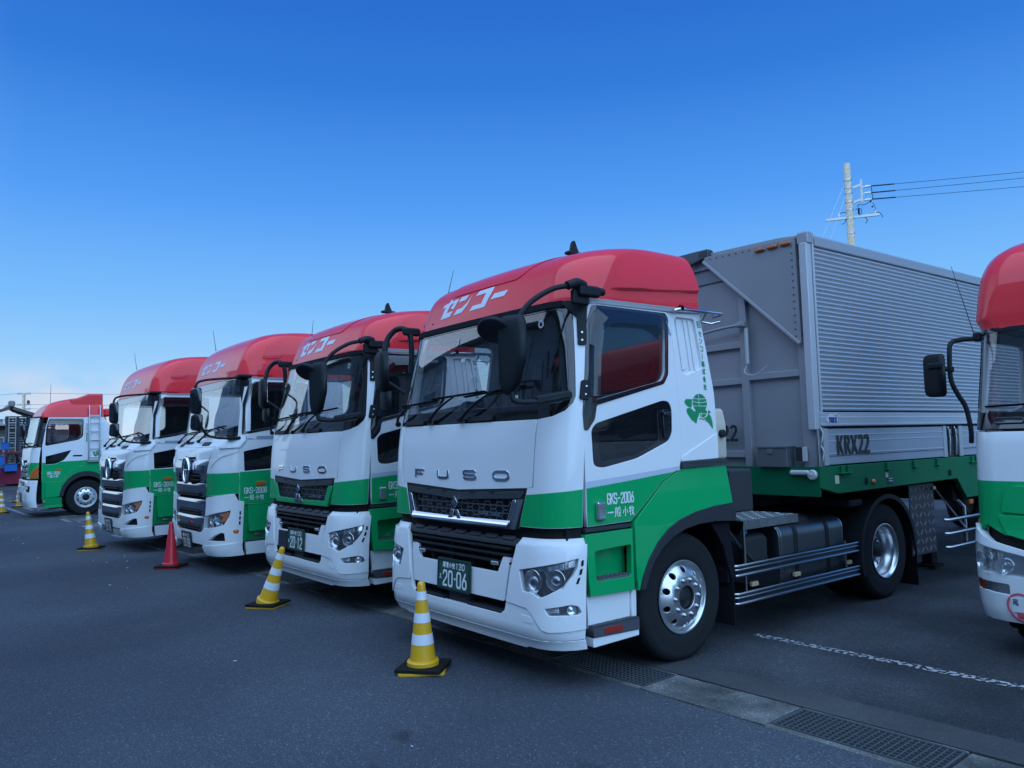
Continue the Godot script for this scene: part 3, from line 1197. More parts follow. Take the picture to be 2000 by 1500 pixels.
# a door mirror head: rounded shield of width w, height h in its own xy plane, its glass towards -z
func mirror_head(b: MB, xf: Transform3D, outline: PackedVector2Array, depth: float) -> void:
	var keep := b.xf
	b.xf = keep * xf
	var c := Vector2.ZERO
	for q in outline:
		c += q
	c /= outline.size()
	var n := outline.size()
	var rings := [[1.0, 0.0], [1.0, .35], [.95, .68], [.82, .9], [.55, 1.0], [.0, 1.02]]
	for i in rings.size() - 1:
		for k in n:
			var p := []
			for e: Array in [[i, k], [i, (k + 1) % n], [i + 1, (k + 1) % n], [i + 1, k]]:
				var f: float = rings[e[0]][0]
				var q: Vector2 = c + (outline[e[1]] - c) * f
				var rad := (outline[e[1]] - c).normalized()
				var nz: float = [0.0, .25, .6, .85, .97, 1.0][e[0]]
				p.append([Vector3(q.x, q.y, rings[e[0]][1] * depth), Vector3(rad.x * (1 - nz), rad.y * (1 - nz), nz + .001)])
			b.quad(p[0][0], p[1][0], p[2][0], p[3][0], p[0][1], p[1][1], p[2][1], p[3][1])
	var t := Geometry2D.triangulate_polygon(outline)
	for k in range(0, t.size(), 3):
		b.tri(Vector3(outline[t[k]].x, outline[t[k]].y, 0), Vector3(outline[t[k + 1]].x, outline[t[k + 1]].y, 0), Vector3(outline[t[k + 2]].x, outline[t[k + 2]].y, 0), Vector3.FORWARD, Vector3.FORWARD, Vector3.FORWARD)
	b.xf = keep

func mirror_glass(parent: Node, xf: Transform3D, outline: PackedVector2Array) -> void:
	var g := MB.new()
	g.col = Color(0.85, 0.88, 0.9)
	g.xf = xf
	var c := Vector2.ZERO
	for q in outline:
		c += q
	c /= outline.size()
	var o := PackedVector2Array()
	for q in outline:
		o.append(c + (q - c) * .9)
	g.prism(o, 0.0, -.004, 0.0)
	part("mirror_glass", g, M.chrome, parent)

# three wipers lying along the foot of the windscreen; each [pivot s, y, tip s, tip y]
func wipers(parent: Node, surf: Callable, list: Array) -> void:
	for q: Array in list:
		var b := MB.new()
		b.col = Color(0.012, 0.013, 0.016)
		var pts := []
		var wid := []
		for k in 9:
			var t := k / 8.0
			var s: float = lerpf(q[0], q[2], t)
			var y: float = lerpf(q[1], q[3], t)
			var o := b.at(surf, Vector2(s, y), .035 + .03 * sin(t * PI))
			pts.append(o[0])
			wid.append(lerpf(.016, .007, t))
		b.tube(pts, .01, 6, wid)
		b.box(pts[0], Vector3(.05, .05, .05), .015)
		var w := part("wiper", b, M.plastic, parent)
		var bl := MB.new()
		bl.col = Color(0.012, 0.013, 0.016)
		var bp := []
		for k in 11:
			var t := k / 10.0 - .5
			var o := bl.at(surf, Vector2(q[2] + t * q[4], q[3] + t * q[5]), .018)
			bp.append(o[0])
		bl.tube(bp, .008, 6)
		var bp2 := []
		for p: Vector3 in bp:
			bp2.append(p + Vector3(0, .004, .016))
		bl.tube(bp2, .005, 6)
		part("wiper_blade", bl, M.rubber, w)

# what is seen through the glass: floor, dash, wheel, seats, back wall
func interior(parent: Node, y_floor: float, y_dash: float, y_roof: float, d_front: float, d_back: float, wheel_x: float, hw := 1.16) -> void:
	var b := MB.new()
	b.col = Color(0.018, 0.02, 0.024)
	b.box(Vector3(0, y_floor, -(d_front + d_back) / 2), Vector3(hw * 2, .05, d_back - d_front - .1))
	b.col = Color(0.05, 0.054, 0.06)
	b.box(Vector3(0, (y_floor + y_roof) / 2, -d_back + .03), Vector3(hw * 2, y_roof - y_floor, .04))
	b.col = Color(0.09, 0.095, 0.1)
	b.box(Vector3(0, y_roof, -(d_front + .32 + d_back) / 2), Vector3(hw * 2 - .1, .03, d_back - d_front - .35))
	part("cab_lining", b, M.matt, parent)
	b = MB.new()
	b.col = Color(0.022, 0.024, 0.028)
	b.box(Vector3(0, y_dash - .22, -(d_front + .24)), Vector3(hw * 2 - .06, .44, .40), .09)
	b.box(Vector3(wheel_x, y_dash + .03, -(d_front + .30)), Vector3(.5, .14, .2), .06)
	b.box(Vector3(0, y_dash - .25, -(d_front + .52)), Vector3(.5, .4, .3), .08)
	b.col = Color(0.10, 0.105, 0.11)
	b.box(Vector3(.35 * signf(-wheel_x), y_dash - .08, -(d_front + .445)), Vector3(.34, .12, .01), .004)
	part("dashboard", b, M.plastic, parent)
	b = MB.new()
	b.col = Color(0.02, 0.022, 0.025)
	var c := Vector3(wheel_x, y_dash + .06, -(d_front + .50))
	var tilt := Basis(Vector3(1, 0, 0), deg_to_rad(52))
	var pts := []
	for k in 25:
		pts.append(c + tilt * Vector3(.22 * cos(TAU * k / 24.0), .22 * sin(TAU * k / 24.0), 0))
	b.tube(pts, .016, 8)
	b.bar(c + tilt * Vector3(-.2, 0, 0), c + tilt * Vector3(.2, 0, 0), .03, .03, .01)
	b.bar(c, c + tilt * Vector3(0, -.2, 0), .03, .03, .01)
	b.tube([c, c + tilt * Vector3(0, 0, .35)], .035, 8)
	part("steering_wheel", b, M.plastic, parent)
	for s: float in [-1.0, 1.0]:
		b = MB.new()
		b.col = Color(0.032, 0.036, 0.044)
		var x := s * .62
		b.box(Vector3(x, y_floor + .32, -(d_front + 1.05)), Vector3(.5, .22, .5), .08)
		b.xf = Transform3D(Basis(Vector3(1, 0, 0), deg_to_rad(-10)), Vector3(x, y_floor + .40, -(d_front + 1.27)))
		b.box(Vector3(0, .33, 0), Vector3(.48, .66, .14), .06)
		b.box(Vector3(0, .76, .01), Vector3(.28, .2, .1), .04)
		part("seat", b, M.matt, parent)

func whip(parent: Node, called: String, a: Vector3, z: Vector3, r := .004) -> void:
	var b := MB.new()
	b.col = BLACK
	b.tube([a, a.lerp(z, .08), z], r, 6, [r * 2.2, r * 1.2, r * .7])
	part(called, b, M.plastic, parent)

# ---------------------------------------------------------------- the two tractors with the wide flat grille
func flat_cab() -> Cab:
	var c := Cab.new()
	c.T = tab
	c.d0 = [1.08, .065, 1.15, .06, 1.45, .07, 1.75, .085, 1.95, .11, 2.1, .14, 2.5, .215, 2.88, .29, 3.0, .325, 3.15, .385, 3.24, .47, 3.305, .60, 3.355, .78, 3.39, .98, 3.415, 1.22, 3.435, 1.6]
	c.w = [1.1, 1.245, 2.0, 1.245, 2.5, 1.222, 2.84, 1.198, 2.90, 1.205, 3.05, 1.203, 3.2, 1.18, 3.28, 1.155, 3.335, 1.125, 3.38, 1.065, 3.415, .93, 3.435, .6]
	c.r = [1.1, .25, 1.95, .27, 2.5, .30, 2.88, .33, 3.15, .36, 3.36, .36, 3.435, .36]
	return c

func flat_bumper() -> Cab:
	var c := Cab.new()
	c.T = tab
	c.d0 = [.28, .06, .345, .035, .37, .012, .40, .0, .55, .0, .8, .012, 1.0, .035, 1.05, .045, 1.09, .085]
	c.w = [.28, 1.235, .4, 1.25, 1.0, 1.25, 1.09, 1.235]
	c.r = [.28, .30, 1.09, .30]
	c.bow = 0.012
	c.cn = 0.47
	return c

func make_flat_tractor() -> Node3D:
	var t := thing("tractor_unit", "white tractor unit", "truck", Vector3.ZERO, 0.0, "white, green and red tractor units parked in a row")
	var cab := flat_cab()
	var bum := flat_bumper()
	var F := cab.front
	var B := bum.front
	var b: MB
	var door := P([.342, 1.165, .80, 1.172, .945, 1.277, 1.18, 1.458, 1.39, 1.548, 1.425, 1.66, 1.418, 2.1, 1.40, 2.74, 1.375, 2.835, .50, 2.835, .495, 2.82, .375, 2.25, .342, 2.0, .342, 1.5])
	var win := rnd(P([.455, 2.085, 1.235, 2.255, 1.285, 2.32, 1.345, 2.775, 1.29, 2.80, .545, 2.795, .475, 2.68, .405, 2.16]), .04)
	var low := rnd(P([.42, 1.60, .52, 1.58, .90, 1.64, 1.27, 1.765, 1.325, 1.83, 1.335, 2.03, 1.30, 2.095, 1.22, 2.10, .46, 1.92, .41, 1.87]), .05)
	var panel_w := P([-.936, 1.955, -.902, 1.463, -.86, 1.452, 0, 1.413, .86, 1.452, .902, 1.463, .936, 1.955])
	var corner := P([.765, 1.162, 1.332, 1.17, 1.338, 1.6, 1.340, 2.0, 1.315, 2.3, 1.215, 2.845, 1.165, 2.845, 1.205, 2.45, 1.238, 2.12, 1.225, 2.07, 1.17, 2.01, 1.08, 1.972, .955, 1.955, .918, 1.455, .855, 1.445])
	# inner body: dark shells just inside the skins, so that gaps and openings read dark
	b = MB.new()
	b.panel(F, [[P([-1.36, 1.06, 1.36, 1.06, 1.36, 1.96, -1.36, 1.96]), Color(.008, .009, .011)]], [], -.045, 0.0, .12)
	b.panel(B, [[P([-1.36, .42, 1.36, .42, 1.36, 1.16, -1.36, 1.16]), Color(.008, .009, .011)]], [], -.13, 0.0, .12)
	b.col = Color(.01, .011, .013)
	b.box(Vector3(0, 1.12, -.8), Vector3(2.36, .1, 1.2))
	b.box(Vector3(0, .78, -.55), Vector3(1.9, .7, .5))
	part("inner_shell", b, M.matt, t)
	# front panel with its name
	b = MB.new()
	b.panel(F, [[panel_w, WHITE]], [], .004, .012, .12)
	var fp := part("front_panel", b, M.paint, t)
	for q: Array in [["F", -.675, .14], ["U", -.305, .15], ["S", .075, .16], ["O", .465, .18]]:
		b = MB.new()
		b.col = Color(.62, .64, .67)
		for st: Array in PEN[q[0]]:
			var line := PackedVector2Array()
			for k in range(0, st.size(), 2):
				line.append(Vector2(q[1] + st[k] * q[2], 1.505 + st[k + 1] * .062) * 1000.0)
			var ends := Geometry2D.END_BUTT
			if line[0].is_equal_approx(line[line.size() - 1]):
				ends = Geometry2D.END_JOINED
				line.remove_at(line.size() - 1)
			var outer := []
			var holes := []
			for o: PackedVector2Array in Geometry2D.offset_polyline(line, 8.5, Geometry2D.JOIN_MITER, ends):
				if Geometry2D.is_polygon_clockwise(o):
					holes.append(b.scaled(o, .001))
				else:
					outer.append([b.scaled(o, .001), b.col])
			b.panel(F, outer, holes, .012, .010, .1)
		part("letter", b, M.chrome, fp)
	# corner panels: white above, green below
	for s: float in [1.0, -1.0]:
		b = MB.new()
		var c := corner if s > 0 else mir(corner)
		var line := [-1.6, 1.445, -1.345, 1.44, -.8, 1.395, .8, 1.395, 1.345, 1.44, 1.6, 1.445]
		b.panel(F, two_tone(c, line, WHITE, GREEN), [], .004, .012, .09, [[c, WHITE]])
		part("corner_panel", b, M.paint, t)
	# grille
	var gr := MB.new()
	var g_out := P([-.845, 1.44, -.76, 1.14, .76, 1.14, .845, 1.44, 0, 1.400])
	gr.panel(F, [[g_out, Color(.012, .013, .016)]], [], -.03, .0, .15)
	gr.panel(F, [[g_out, BLACK]], [P([-.72, 1.362, -.635, 1.178, .635, 1.178, .72, 1.362])], .0, .03, .1)
	var grille := part("grille", gr, M.plastic, t)
	b = MB.new()
	b.col = Color(.075, .085, .10)
	for row in 3:
		for k in 9:
			var x := -.60 + k * .15 + (.075 if row % 2 else .0)
			if row == 0 and absf(x) > .60:
				continue
			if absf(x) > .62:
				continue
			var y := 1.192 + row * .056
			b.pen(F, [[-.05, .028, -.03, .056, .03, .056, .05, .028, .03, 0, -.03, 0, -.05, .028]], Vector2(x, y), Vector2.ONE, .009, -.006, false, .2)
			b.pen(F, [[.05, 0, .10, 0]], Vector2(x, y + .028), Vector2.ONE, .009, -.0055, false, .2)
	part("grille_mesh", b, M.plastic, grille)
	b = MB.new()
	b.panel(F, [[P([-.815, 1.415, -.78, 1.372, 0, 1.335, .78, 1.372, .815, 1.42, 0, 1.385]), Color(.05, .055, .063)]], [], .012, .02, .1)
	b.col = BLACK
	for x: float in [-.45, -.2, .2, .45]:
		b.panel(F, [[rect(x - .03, 1.385 + absf(x) * .03, x + .03, 1.402 + absf(x) * .03), BLACK]], [], .015, .004, .2)
	part("grille_bar", b, M.plastic, grille)
	b = MB.new()
	b.col = Color(.75, .77, .8)
	b.panel(F, [[P([-.01, 1.356, .030, 1.302, -.01, 1.248, -.050, 1.302]), b.col], [P([-.015, 1.244, -.058, 1.246, -.105, 1.168, -.055, 1.168]), b.col], [P([-.005, 1.244, .038, 1.246, .085, 1.168, .035, 1.168]), b.col]], [], .04, .035, .2)
	b.panel(F, [[P([-.10, 1.188, -.118, 1.142, .098, 1.142, .08, 1.188]), Color(.45, .47, .5)]], [], .024, .02, .2)
	part("badge", b, M.chrome, grille)
	type_set(grille, "model_lettering", "SUPER   GREAT", .028, Vector3(.44, 1.235, -.062), Vector3(0, 0, 1), M.chrome, 1.1, Vector3.UP, .25)
	# bumper
	b = MB.new()
	var notch := P([-1.385, .378, 1.385, .378, 1.40, .44, 1.40, 1.05, 1.36, 1.085, .83, 1.08, .795, 1.02, .735, .84, .69, .60, .672, .535, .62, .498, -.62, .498, -.672, .535, -.69, .60, -.735, .84, -.795, 1.02, -.83, 1.08, -1.36, 1.085, -1.40, 1.05, -1.40, .44])
	var hl := rnd(P([.835, .853, 1.336, .952, 1.33, .88, 1.295, .82, 1.22, .745, 1.10, .685, 1.05, .668, .985, .70, .885, .697]), .012)
	var fog := rnd(P([1.085, .602, 1.285, .632, 1.34, .615, 1.37, .565, 1.345, .55, 1.12, .547]), .012)
	var holes := [hl, mir(hl), fog, mir(fog)]
	b.panel(B, [[notch, WHITE]], holes, .0, .03, .085)
	var bumper := part("bumper", b, M.paint, t)
	for s: float in [1.0, -1.0]:
		b = MB.new()
		var pod := P([.80, 1.03, .745, .85, .698, .606, .925, .588, .985, .555, 1.07, .45, 1.12, .437, 1.398, .45, 1.398, 1.04])
		var hh := [hl, fog]
		if s < 0:
			pod = mir(pod)
			hh = [mir(hl), mir(fog)]
		b.panel(B, [[pod, WHITE]], hh, .009, .012, .085)
		part("headlight_surround", b, M.paint, bumper)
	b = MB.new()
	b.panel(B, [[P([-1.37, .30, -.9, .30, -.86, .285, .86, .285, .9, .30, 1.37, .30, 1.385, .367, -1.385, .367]), WHITE]], [], .003, .04, .1)
	part("bumper_lip", b, M.paint, bumper)
	for s: float in [1.0, -1.0]:
		b = MB.new()
		var vent := [P([1.352, .93, 1.372, .935, 1.372, .895, 1.352, .89]), P([1.345, .87, 1.366, .875, 1.36, .835, 1.338, .83]), P([1.33, .81, 1.352, .815, 1.335, .77, 1.315, .77])]
		for v: PackedVector2Array in vent:
			b.panel(B, [[v if s > 0 else mir(v), Color(.01, .011, .013)]], [], .0105, .0, .2)
		var cap := rnd(P([.86, .53, .965, .53, .99, .485, .875, .485]), .012)
		b.panel(B, [[cap if s > 0 else mir(cap), WHITE * .97]], [], .003, .003, .2)
		part("bumper_cap", b, M.plastic, bumper)
	# the dark middle of the bumper: top bar, slats, white U, steps
	b = MB.new()
	b.panel(B, [[P([-.82, 1.075, -.80, 1.015, .80, 1.015, .82, 1.075]), Color(.045, .05, .058)]], [], -.012, .03, .1)
	for k in 7:
		var x := -.66 + k * .22
		b.panel(B, [[P([x - .075, 1.083, x - .062, 1.062, x + .062, 1.062, x + .075, 1.083]), Color(.06, .065, .075)]], [], -.004, .012, .2)
	b.col = Color(.018, .02, .024)
	for y: float in [.985, .935, .88]:
		b.box(Vector3(0, y, -.06), Vector3(1.42, .022, .05), .006)
	b.col = Color(.012, .013, .016)
	for x: float in [-.45, -.15, .15, .45]:
		b.box(Vector3(x, .9, -.10), Vector3(.05, .2, .04), .006)
	b.col = Color(.03, .033, .04)
	b.box(Vector3(0, .555, -.075), Vector3(.3, .14, .08), .02)
	for s: float in [1.0, -1.0]:
		b.box(Vector3(.40 * s, .512, -.06), Vector3(.46, .02, .11), .005)
		for k in 7:
			b.box(Vector3((.2 + k * .065) * s, .524, -.06), Vector3(.03, .006, .09), .002)
	part("lower_grille", b, M.plastic, bumper)
	b = MB.new()
	b.panel(B, [[rnd(P([-.708, .925, -.655, .60, .655, .60, .708, .925, .628, .925, .57, .80, -.57, .80, -.628, .925]), .015), WHITE]], [], -.008, .03, .1)
	part("plate_carrier", b, M.paint, bumper)
	for s: float in [1.0, -1.0]:
		b = MB.new()
		b.col = Color(.7, .72, .75)
		b.box(Vector3(.53 * s, .868, -.03), Vector3(.095, .036, .03), .012)
		part("marker_lamp", b, M.reflector, bumper)
	# headlights and fog lights
	for s: float in [1.0, -1.0]:
		var h: PackedVector2Array = hl if s > 0 else mir(hl)
		b = MB.new()
		b.panel(B, [[h, Color(.010, .011, .014)]], [], -.06, 0, .1)
		var lamp := part("headlight", b, M.gloss, t)
		b = MB.new()
		for q: Array in [[.985, .782, .088], [1.185, .80, .075]]:
			var o := b.at(B, Vector2(q[0] * s, q[1]), -.055)
			var nn: Vector3 = (o[1] * .6 + Vector3(0, 0, .4)).normalized()
			var tx := Vector3.UP.cross(nn).normalized()
			b.xf = Transform3D(Basis(tx, nn, tx.cross(nn)), o[0])
			b.col = Color(.62, .65, .68)
			var R: float = q[2]
			b.lathe([Vector2(R, .05), Vector2(R * .97, .052), Vector2(R * .93, .04), Vector2(R * .8, .015), Vector2(R * .5, .004), Vector2(R * .3, .0)], 28, 0, TAU, 0.6)
			b.col = Color(.25, .27, .3)
			b.lathe([Vector2(R * .55, .0), Vector2(R * .58, .028), Vector2(R * .48, .045), Vector2(R * .25, .058), Vector2(0, .062)], 24, 0, TAU, 0.6)
			b.xf = Transform3D()
		b.col = Color(.55, .57, .6)
		var brow := P([.86, .845, 1.325, .938, 1.322, .885, 1.13, .855, 1.06, .862, .98, .855])
		b.panel(B, [[brow if s > 0 else mir(brow), Color(.20, .24, .30)]], [], -.028, .02, .1)
		var drl := P([1.10, .888, 1.225, .912, 1.225, .875, 1.12, .862])
		b.panel(B, [[drl if s > 0 else mir(drl), Color(.7, .74, .8)]], [], -.018, .012, .05)
		var drl2 := P([1.265, .922, 1.318, .932, 1.318, .892, 1.265, .884])
		b.panel(B, [[drl2 if s > 0 else mir(drl2), Color(.7, .74, .8)]], [], -.018, .012, .05)
		part("reflector", b, M.reflector, lamp)
		b = MB.new()
		b.panel(B, [[h, Color.WHITE]], [], .002, .0, .06)
		part("lens", b, M.clear, lamp)
		var g: PackedVector2Array = fog if s > 0 else mir(fog)
		b = MB.new()
		b.panel(B, [[g, Color(.05, .055, .06)]], [], -.035, .0, .1)
		var fl := part("fog_light", b, M.gloss, t)
		b = MB.new()
		b.col = Color(.55, .57, .6)
		var bars := P([1.10, .595, 1.19, .608, 1.20, .56, 1.125, .557])
		b.panel(B, [[bars if s > 0 else mir(bars), Color(.3, .33, .37)]], [], -.02, .012, .1)
		for k in 3:
			var ln := P([1.115, .570 + k * .011, 1.193, .573 + k * .011, 1.193, .578 + k * .011, 1.115, .575 + k * .011])
			b.panel(B, [[ln if s > 0 else mir(ln), Color(.8, .82, .85)]], [], -.008, .01, .1)
		var o2 := b.at(B, Vector2(1.29 * s, .588), -.03)
		var tx2 := Vector3.UP.cross(o2[1]).normalized()
		b.xf = Transform3D(Basis(tx2, o2[1], tx2.cross(o2[1])), o2[0])
		b.lathe([Vector2(.036, .025), Vector2(.030, .012), Vector2(.0, .004)], 20, 0, TAU, .9)
		b.lathe([Vector2(.016, .004), Vector2(.014, .02), Vector2(0, .026)], 14, 0, TAU, .6)
		b.xf = Transform3D()
		part("reflector", b, M.reflector, fl)
		b = MB.new()
		b.panel(B, [[g, Color.WHITE]], [], .002, .0, .08)
		part("lens", b, M.clear, fl)
	# windscreen
	var ws := P([-1.232, 2.11, -1.222, 2.07, -1.16, 2.01, -1.08, 1.975, -.94, 1.962, .94, 1.962, 1.08, 1.975, 1.16, 2.01, 1.222, 2.07, 1.232, 2.11, 1.20, 2.44, 1.16, 2.862, -1.16, 2.862, -1.20, 2.44])
	var ws_in := rnd(P([-1.185, 2.12, -1.13, 2.075, 1.13, 2.075, 1.19, 2.12, 1.155, 2.44, 1.105, 2.80, -1.105, 2.80, -1.155, 2.44]), .05)
	b = MB.new()
	b.panel(F, [[ws, Color(.008, .009, .011)]], [ws_in], -.004, .012, .1)
	var frame := part("windscreen_surround", b, M.gloss, t)
	b = MB.new()
	b.panel(F, [[ws_in, Color.WHITE]], [], -.006, .0, .08)
	b.panel(F, [[ws_in, Color.WHITE]], [], -.011, .0, .08)
	part("windscreen", b, M.glass, t)
	for q: PackedVector2Array in [rect(-.28, 2.66, -.24, 2.72), rect(-.16, 2.50, -.09, 2.53), rect(.60, 2.12, .70, 2.16)]:
		b = MB.new()
		b.panel(F, [[q, Color(.45, .47, .48)]], [], -.003, .0, .2)
		part("sticker", b, M.print, frame)
	b = MB.new()
	for k in 12:
		var a := TAU * k / 12.0
		b.col = Color(.55, .55, .6)
		b.pen(F, [[.018 * cos(a), .018 * sin(a), .033 * cos(a), .033 * sin(a)]], Vector2(.93, 2.70), Vector2.ONE, .008, -.003, false)
	part("round_sticker", b, M.print, frame).set_meta("kind", "stuff")
	b = MB.new()
	b.panel(F, [[rnd(P([-1.12, 2.815, 1.12, 2.815, 1.10, 2.862, -1.10, 2.862]), .01), Color(.014, .016, .02)]], [], .008, .012, .1)
	part("windscreen_rubber", b, M.rubber, frame)
	for x: float in [.10, -.92]:
		b = MB.new()
		b.panel(F, [[rnd(rect(x, 1.972, x + .32, 2.005), .01), Color(.02, .022, .026)]], [], .02, .02, .2)
		part("grab_handle", b, M.plastic, frame)
	wipers(t, F, [[-1.10, 1.985, -.80, 2.16, .78, .03], [-.47, 1.99, -.10, 2.20, .8, .02], [.02, 1.985, .42, 2.20, .8, .04]])
	# roof fairing
	var roofy := func(v: float) -> float: return tab([0, 2.868, .3, 3.05, .55, 3.22, .72, 3.31, .82, 3.357, .9, 3.39, .96, 3.418, 1.0, 3.435], v)
	var roof := func(u: float, v: float) -> Vector3:
		var y: float = roofy.call(v)
		var a := absf(u)
		var ww: float = tab(cab.w, y)
		var rr: float = tab(cab.r, y)
		var dd: float = tab(cab.d0, y) + .0
		var bw := .05
		var dend := 1.785 - maxf(0.0, y - 3.05) * .09
		var p: Vector3
		if a <= .95:
			p = Vector3(a / .95 * (ww - rr), y, -(dd + bw * (a / .95) * (a / .95)))
		elif a <= 1.37:
			var f := (a - .95) / .42 * PI / 2
			p = Vector3(ww - rr + rr * sin(f), y, -minf(dend, dd + bw + rr * (1 - cos(f))))
		else:
			var d1 := minf(dend, dd + bw + rr)
			var q := clampf((a - 1.37) / 1.0, 0, 1)
			p = Vector3(ww + .02 * sin(q * PI) * 0.0, y, -lerpf(d1, dend, q))
			# the moulded step along the side
			var cr := 2.965 + .08 * q
			if y > cr:
				p.x += .022 * smoothstep(0.0, .12, q) * (1.0 - smoothstep(cr, cr + .32, y))
		p.x *= signf(u) if u != 0.0 else 0.0
		return p
	b = MB.new()
	b.col = RED
	var us := [-2.37]
	for k in 9: us.append(-2.37 + (k + 1) * .1111)
	for k in 8: us.append(-1.37 + (k + 1) * .0525)
	for k in 14: us.append(-.95 + (k + 1) * 1.9 / 14)
	for k in 8: us.append(.95 + (k + 1) * .0525)
	for k in 9: us.append(1.37 + (k + 1) * .1111)
	var vs := []
	for k in 61: vs.append(k / 60.0)
	var grid := []
	for u: float in us:
		var row := []
		for v: float in vs:
			row.append(b.at(roof, Vector2(u, v), 0.0))
		grid.append(row)
	for i in us.size() - 1:
		for j in vs.size() - 1:
			var a: Array = grid[i][j]
			var c: Array = grid[i + 1][j]
			var d: Array = grid[i + 1][j + 1]
			var e: Array = grid[i][j + 1]
			b.quad(a[0], c[0], d[0], e[0], a[1], c[1], d[1], e[1])
	# top and rear closing faces
	for i in us.size() - 1:
		var a: Vector3 = grid[i][60][0]
		var c: Vector3 = grid[i + 1][60][0]
		b.tri(a, c, Vector3(0, 3.440, -1.70), Vector3.UP, Vector3.UP, Vector3.UP)
	for j in vs.size() - 1:
		var a: Vector3 = grid[0][j][0]
		var c: Vector3 = grid[us.size() - 1][j][0]
		var d: Vector3 = grid[us.size() - 1][j + 1][0]
		var e: Vector3 = grid[0][j + 1][0]
		b.flat(a, c, d, e, Vector3(0, 0, -1))
	var fairing := part("roof_fairing", b, M.paint, t)
	b = MB.new()
	var Rf := func(s: float, y: float) -> Vector3:
		var p := cab.front(s, y)
		var a := absf(s)
		if a <= .95:
			p.z -= .03 * (a / .95) * (a / .95)
		return p
	b.panel(Rf, [[rnd(P([-.60, 3.17, -.56, 3.143, .50, 3.143, .57, 3.17, .68, 3.27, .80, 3.355, -.80, 3.355, -.68, 3.27]), .04), RED]], [], .008, .012, .06)
	part("roof_hatch", b, M.paint, fairing)
	b = MB.new()
	b.col = WHITE
	var sign_c := Color(.66, .72, .80)
	for q: PackedVector2Array in [
			P([-.735, 3.055, -.715, 3.09, -.62, 3.098, -.60, 3.125, -.555, 3.120, -.565, 3.103, -.43, 3.115, -.475, 3.02, -.55, 3.04, -.50, 3.085, -.575, 3.075, -.60, 3.0, -.48, 3.005, -.51, 2.955, -.70, 2.948, -.665, 3.065]),
			P([-.415, 3.075, -.385, 3.118, -.24, 3.122, -.28, 3.078]), P([-.44, 2.955, -.40, 3.005, -.31, 3.01, -.235, 3.045, -.18, 3.115, -.215, 3.02, -.29, 2.965]),
			P([-.10, 3.085, -.06, 3.125, .19, 3.13, .10, 2.96, -.15, 2.955, -.11, 2.998, .03, 3.0, .07, 3.09]),
			P([.17, 3.015, .215, 3.062, .42, 3.065, .375, 3.018])]:
		b.panel(Rf, [[q, sign_c]], [], .003, .0, .15)
	part("roof_lettering", b, M.print, fairing)
	b = MB.new()
	b.col = BLACK
	b.xf = Transform3D(Basis(Vector3.UP, 0), Vector3(.52, 3.41, -.98))
	b.box(Vector3(0, .012, 0), Vector3(.07, .03, .18), .012)
	b.xf = Transform3D(Basis(Vector3(0, 0, 1), Vector3(0, 1, 0), Vector3(-1, 0, 0)), Vector3(.52, 3.41, -.98))
	b.prism(P([-.05, .02, .05, .02, .03, .10, .01, .125, -.005, .12, -.025, .07]), -.016, .016, .006)
	part("fin_aerial", b, M.plastic, t)
	whip(t, "whip_aerial", Vector3(-.93, 3.28, -.62), Vector3(-.74, 3.47, -.56), .003)
	for q: Array in [[-.86, 2.93], [-.98, 2.925]]:
		b = MB.new()
		b.col = Color(.25, .02, .03)
		var o := b.at(Rf, Vector2(q[0], q[1]), .0)
		b.xf = Transform3D(Basis(Vector3(1, 0, 0), Vector3(0, 0, 1), Vector3(0, -1, 0)), o[0])
		b.lathe([Vector2(.009, 0), Vector2(.008, .005), Vector2(0, .006)], 10)
		part("roof_plug", b, M.plastic, fairing)
	# doors, quarters, steps, wings on both flanks
	for s: float in [1.0, -1.0]:
		var S: Callable = cab.side if s > 0 else cab.lside
		var m := func(p: PackedVector2Array) -> PackedVector2Array: return p if s > 0 else mir(p)
		var lr := func(a: Array) -> Array:
			if s > 0:
				return a
			var o := []
			for k in range(a.size() - 2, -1, -2):
				o.append(-a[k])
				o.append(a[k + 1])
			return o
		b = MB.new()
		var line: Array = lr.call([.2, 1.43, .32, 1.44, .75, 1.472, 1.40, 1.528, 1.9, 1.55])
		b.panel(S, two_tone(m.call(door), line, WHITE, GREEN), [m.call(win), m.call(low)], .004, .035, .1, [[m.call(door), WHITE]])
		var dr_ := part("door", b, M.paint, t)
		b = MB.new()
		var band := PackedVector2Array()
		for q: Vector2 in [Vector2(.335, 1.443), Vector2(.75, 1.474), Vector2(1.392, 1.531), Vector2(1.40, 1.565), Vector2(.75, 1.515), Vector2(.335, 1.49)]:
			band.append(q)
		b.panel(S, [[m.call(band), Color(.50, .56, .66)]], [], .0055, .0, .1)
		part("reflective_band", b, M.reflector.duplicate(), dr_).material_override = M.print
		# window glass, weather strip and the smoked deflector
		b = MB.new()
		b.panel(S, [[m.call(win), Color.WHITE]], [], -.012, .0, .12)
		b.panel(S, [[m.call(win), Color.WHITE]], [], -.017, .0, .12)
		part("door_window", b, M.glass, dr_)
		b = MB.new()
		b.panel(S, [[m.call(low), Color.WHITE]], [], -.008, .0, .12)
		part("lower_window", b, M.tinted, dr_)
		b = MB.new()
		var win_o := rnd(P([.375, 1.87, .45, 1.95, .475, 2.055, 1.25, 2.235, 1.31, 2.31, 1.375, 2.78, 1.35, 2.822, .525, 2.822, .46, 2.68, .345, 2.0, .345, 1.87]), .02)
		b.panel(S, [[m.call(win_o), Color(.012, .014, .018)]], [m.call(win)], .010, .012, .1)
		part("window_frame", b, M.gloss, dr_)
		b = MB.new()
		var low_in := rnd(P([.50, 1.635, .90, 1.675, 1.16, 1.76, 1.16, 2.05, .55, 1.90, .48, 1.85]), .04)
